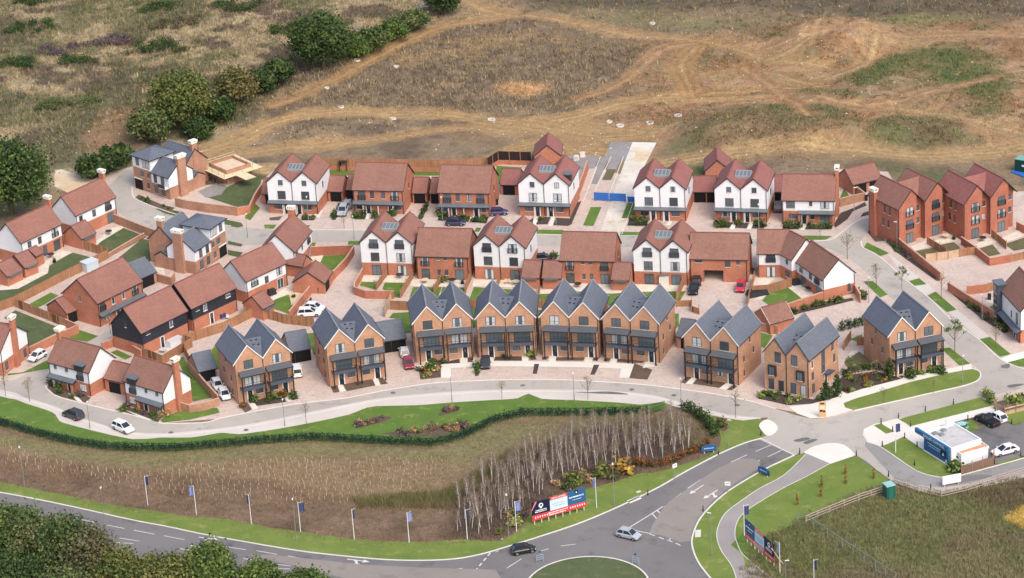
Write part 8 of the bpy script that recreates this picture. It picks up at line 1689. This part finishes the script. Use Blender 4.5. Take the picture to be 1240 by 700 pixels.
# site debris in the field
for i, (x, y, r, l) in enumerate([(481, 82, .0, ''), (432, 74, 1.1, 'white manhole ring in the brown grass beside the clay track'), (480, 81, .9, 'white manhole ring in the middle of the brown grass island'), (396, 109, .8, 'white manhole ring near the left end of the brown grass island'), (413, 130, .9, 'white manhole ring on the edge of the lower clay track'), (475, 141, 1.1, 'white manhole ring just below the lower clay track'), (595, 144, 1.2, 'pale manhole ring where the two clay tracks meet'), (738, 146.5, .9, 'small white manhole ring left of the unfinished street end'), (751, 152, 1.2, 'larger white manhole ring left of the unfinished street end'), (787, 149.5, 1.1, 'white manhole ring above the unfinished street end'), (821, 140, 1.2, 'pale manhole ring by the lower clay track on the right'), (790, 28, 1.0, 'white manhole ring near the top clay track')]):
    if not l: continue
    r *= .72; p = G(x, y); m = MB(); n = 16
    for j in range(n):
        t0, t1 = 6.2832 * j / n, 6.2832 * (j + 1) / n; f = lambda t, rr, z: (rr * math.cos(t), rr * math.sin(t), z)
        m.poly([f(t0, r, .3), f(t1, r, .3), f(t1, r * .7, .3), f(t0, r * .7, .3)][::-1]); m.poly([f(t0, r, -.5), f(t1, r, -.5), f(t1, r, .3), f(t0, r, .3)]); m.poly([f(t1, r * .7, -.5), f(t0, r * .7, -.5), f(t0, r * .7, .3), f(t1, r * .7, .3)])
    o = m.build('manhole_ring', [MT['concrete']]); o.location = (p.x, p.y, hz(p.x, p.y)); tag(o, l, 'manhole ring', 'manhole rings in the worked field', 'thing')
m = MB(); rk = random.Random(12)
def rock(m, x, y, s):
    z = hz(x, y); k = len(m.v)
    for dx, dy, dz in ((-1, -1, 0), (1, -1, 0), (1, 1, 0), (-1, 1, 0), (-.6, -.5, 1), (.7, -.6, .8), (.5, .6, 1), (-.7, .5, .7)): m.v.append((x + dx * s * rk.uniform(.6, 1), y + dy * s * rk.uniform(.6, 1), z + dz * s * .7 - .02))
    for q in ((4, 5, 6, 7), (0, 1, 5, 4), (1, 2, 6, 5), (2, 3, 7, 6), (3, 0, 4, 7)): m.f.append(tuple(k + i for i in q)); m.m.append(0)
for cx, cy, sp, n in ((1010, 50, 14, 90), (600, 150, 14, 25), (800, 150, 14, 40), (1000, 168, 12, 40), (1050, 110, 16, 50), (660, 175, 8, 30), (115, 165, 9, 40), (395, 165, 6, 20), (930, 70, 16, 50), (1150, 110, 16, 40), (700, 150, 14, 30), (250, 182, 8, 20), (720, 187, 4, 25)):
    c = G(cx, cy)
    for i in range(n): rock(m, c.x + rk.gauss(0, sp), c.y + rk.gauss(0, sp * .8), rk.uniform(.05, .22))
tag(m.build('rubble', [simple('pale_rubble', S(216, 200, 176), .9, .2)]), None, None, None, 'stuff')
# small garden things
def small(name, label, cat, px, build, rz=0.0, z=.06):
    p = G(*px); root = thing(name, label, cat, (p.x, p.y, z), rz); build(root); return root
def table_set(top, cover=None):
    def f(root):
        m = MB(); m.tube([(0, 0, .7), (0, 0, .76)], [.7, .7], 16); m.build('table_top', [top], root); m = MB(); m.tube([(0, 0, 0), (0, 0, .7)], [.07, .07], 8); m.build('leg', [MT['galv']], root)
    return f
def covered(mat, a=1.5, b=.9, h=.85):
    def f(root):
        m = MB(); m.poly([(-a * .85, -b * .8, h), (a * .85, -b * .8, h), (a * .8, b * .8, h * 1.02), (-a * .8, b * .8, h * 1.05)])
        B4 = [(-a, -b, 0), (a, -b, 0), (a, b, 0), (-a, b, 0)]; T4 = [(-a * .85, -b * .8, h), (a * .85, -b * .8, h), (a * .8, b * .8, h * 1.02), (-a * .8, b * .8, h * 1.05)]
        for i in range(4): m.poly([B4[i], B4[(i + 1) % 4], T4[(i + 1) % 4], T4[i]])
        m.build('cover', [mat], root)
    return f
def chair(mat):
    def f(root):
        m = MB(); m.box(-.25, .25, -.25, .25, .42, .47); m.build('seat', [mat], root); m = MB(); m.box(-.25, .25, .21, .25, .47, .95); m.build('backrest', [mat], root)
        for sx in (-.21, .21):
            for sy in (-.21, .21): m = MB(); m.box(sx - .02, sx + .02, sy - .02, sy + .02, 0, .42); m.build('leg', [MT['galv']], root)
    return f
CVW = sgn('grey_cover', S(206, 206, 208)); CVB = sgn('black_cover', S(46, 48, 54)); CHB = sgn('blue_chair', S(40, 62, 132)); PINK = sgn('pink_plastic', S(220, 70, 150))
small('covered_table', 'pale grey covered table on the black house patio', 'covered table', (211.5, 416), covered(CVW, 1.9, 1.2, .95), .75)
small('covered_table', 'black covered garden furniture on the lawn edge by the block court fence', 'covered table', (917, 357), covered(CVB, 2.0, 1.1, .9), .3)
small('garden_table', 'small pale table at the end of the black house patio', 'table', (198, 427.5), table_set(CVW), 0)
for x, y, l in ((269, 387, 'blue garden chair on the left of the black house patio'), (273, 385.5, 'blue garden chair on the right of the black house patio')): small('garden_chair', l, 'chair', (x, y), chair(CHB), .6)
small('garden_chair', 'white garden chair beside the blue ones on the patio', 'chair', (276, 387), chair(CVW), .2)
small('barbecue', 'black covered barbecue on the patio by the lean-to extension', 'barbecue', (329.5, 357), covered(CVB, .8, .5, 1.1), .6)
small('barbecue', 'black covered barbecue against the fence of the square lawn', 'barbecue', (964, 345), covered(CVB, .7, .5, 1.1), .3)
small('play_house', 'pink and white garden toy house by the tiled garage wall', 'toy', (744, 350.5), covered(PINK, .5, .4, 1.2), 0)
small('garden_chair', 'brown garden chair on the patio of the white pair by the garages', 'chair', (613, 344), chair(MT['timber']), 0); small('garden_chair', 'second brown garden chair, right of the other on the patio', 'chair', (617.5, 344), chair(MT['timber']), .5)
def MBX(root, nm, bx, mat): m = MB(); m.box(*bx); return m.build(nm, [mat], root)
small('garden_cabinet', 'pale garden cabinet against the back of the white pair by the coach house', 'cabinet', (804, 345.5), lambda r_: (MBX(r_, 'cabinet_body', (-.9, .9, -.5, .5, 0, 2.0), MT['concrete']), MBX(r_, 'lid', (-1, 1, -.6, .6, 2.0, 2.12), MT['trim_grey'])))
small('arbour', 'small dark garden arbour on the lawn behind the back row', 'arbour', (416, 207), lambda r_: (MBX(r_, 'side_panel', (-.8, -.7, -.4, .4, 0, 2.0), MT['trim_dark']), MBX(r_, 'side_panel', (.7, .8, -.4, .4, 0, 2.0), MT['trim_dark']), MBX(r_, 'back_panel', (-.7, .7, .3, .4, 0, 2.0), MT['trim_dark']), MBX(r_, 'arbour_roof', (-.9, .9, -.5, .5, 2.0, 2.2), MT['trim_dark'])))
for x, y, l in ((602, 248, 'black wheelie bin at the wall of the second wide brick pair'), (1049, 243, 'dark wheelie bin at the end of the brown wall by the top lane'), (1198, 363, 'dark wheelie bin in the yard behind the boxed bay'), (378, 354, 'green wheelie bin against the walled-court garage'), (387, 355, 'black wheelie bin against the walled-court garage'), (912, 332, 'grey wheelie bin beside the coach house'), (843, 337.5, 'black wheelie bin at the coach house corner')):
    small('wheelie_bin', l, 'bin', (x, y), lambda r_, l=l: (MBX(r_, 'bin_body', (-.28, .28, -.3, .3, .05, 1.0), sgn('bin_' + l[:4], S(40, 84, 60) if l.startswith('green') else S(46, 48, 50))), MBX(r_, 'lid', (-.31, .31, -.34, .33, 1.0, 1.08), MT['blackp'])))
p = G(95, 323); root = thing('greenhouse', 'pale glassy lean-to box beside the long boarded fence', 'shed', (p.x + 2.5, p.y - 2, 0), .75); MBX(root, 'glass_wall', (-1.4, 1.4, -1, 1, 0, 1.9), sgn('pale_glass', S(190, 206, 210), .2)); MBX(root, 'roof', (-1.5, 1.5, -1.1, 1.1, 1.9, 2.0), sgn('pale_glass_roof', S(206, 218, 222), .2))
# power pylon top of hedge
p = G(511, 30); root = thing('pole_mast', 'pale lattice mast rising beside the upper end of the far hedge', 'mast', (p.x, p.y, hz(p.x, p.y))); m = MB()
for s in ((-.5, -.5), (.5, -.5), (.5, .5), (-.5, .5)): m.bar((s[0], s[1], 0), (s[0] * .4, s[1] * .4, 5.5), .07)
for z in (1, 2, 3, 4, 5): k_ = .5 - .3 * z / 5.5; m.bar((-k_, -k_, z), (k_, -k_, z + .5), .05); m.bar((k_, k_, z), (-k_, k_, z + .5), .05)
m.build('lattice', [MT['galv']], root); m = MB()
for z in (4.4, 5.3): m.bar((-1.6, 0, z), (1.6, 0, z), .09)
m.build('cross_arm', [MT['galv']], root)
# clutter of the half-built plot and more garden furniture
s_ = [o for o in COL.objects if o.name.startswith('scaffolded_walls')][0]; rr_ = random.Random(4)
for i in range(5): x = -.5 + i * 1.4; m = MB(); m.bar((x, -.45, .1), (x + 1.8, -.45, 2.2), .06); m.build('scaffold_brace', [MT['galv']], s_)
for i, (x, y, l) in enumerate([(236, 186, 'pallet of bricks behind the scaffolded tower house'), (243, 183, 'second pallet of bricks, further up behind the tower house'), (228, 181, 'pallet of bricks nearest the rear chimney of the tower house'), (292, 196, 'pallet of bricks beyond the scaffold boards'), (705, 190, 'pallet of pale blocks left of the unfinished parking bays'), (698, 194, 'pallet of pale blocks nearest the dormered pair wall')]):
    p = G(x, y); root = thing('brick_pallet', l, 'pallet', (p.x, p.y, max(.04, hz(p.x, p.y))), rr_.uniform(0, 3)); MBX(root, 'pallet', (-.6, .6, -.5, .5, 0, .14), MT['timber']); MBX(root, 'brick_stack', (-.55, .55, -.45, .45, .14, .95), MT['mixed'] if i < 4 else MT['concrete'])
for x, y, l in [(484, 337, 'round patio table in the end garden of the court-side white pair'), (548, 343, 'round patio table behind the wide brick pair, right garden'), (515, 343, 'round patio table behind the wide brick pair, left garden'), (625, 345, 'round patio table right of the brown garden chairs'), (700, 348, 'round patio table behind the pair with open patio doors'), (132, 284, 'round patio table behind the street-corner chimney house'), (62, 312, 'round patio table by the edge chimney house doors'), (1145, 289, 'round patio table behind the chimneyed terrace'), (1190, 292, 'round patio table behind the far terrace'), (980, 353, 'round patio table beside the end-on white house')]: small('garden_table', l, 'table', (x, y), table_set(MT['timber'] if x % 2 else CVB))
for x, y, l in [(66, 318, 'small dark planter on the edge chimney house patio'), (560, 344, 'small dark planter at the end of the wide brick pair patio'), (1155, 290, 'small dark planter on the chimneyed terrace patio')]: small('planter', l, 'planter', (x, y), lambda r_: (MBX(r_, 'pot', (-.3, .3, -.3, .3, 0, .5), MT['blackp']), inst('plants', leaf_mesh('plants', [(0, 0, .7)], [.35], 80, .09, GREEN_M), r_)))
# ------------------------------------------------------------------ light
w = bpy.data.worlds.new('World'); scene.world = w; w.use_nodes = True
nt = w.node_tree; nt.nodes.clear()
sky = nt.nodes.new('ShaderNodeTexSky'); sky.sky_type = 'NISHITA'; sky.sun_disc = False
SUN_EL, SUN_AZ = math.radians(48), math.radians(150)      # azimuth clockwise from the viewing direction: behind us, to the right
sky.sun_elevation = SUN_EL; sky.sun_rotation = SUN_AZ; sky.air_density = 1.0; sky.dust_density = 4.0; sky.ozone_density = 1.0
bg = nt.nodes.new('ShaderNodeBackground'); bg.inputs['Strength'].default_value = .15
wo = nt.nodes.new('ShaderNodeOutputWorld'); nt.links.new(sky.outputs[0], bg.inputs[0]); nt.links.new(bg.outputs[0], wo.inputs[0])
sd = bpy.data.lights.new('sun', 'SUN'); sd.energy = .8; sd.angle = math.radians(35); sd.color = (1, .95, .88)
so = bpy.data.objects.new('sun', sd); COL.objects.link(so)
d = Vector((math.sin(SUN_AZ) * math.cos(SUN_EL), math.cos(SUN_AZ) * math.cos(SUN_EL), math.sin(SUN_EL)))
so.rotation_euler = d.to_track_quat('Z', 'Y').to_euler()
scene.view_settings.view_transform = 'Standard'; scene.view_settings.look = 'None'; scene.view_settings.gamma = 1.0
scene.view_settings.use_curve_mapping = False
scene.view_settings.exposure = 0.6
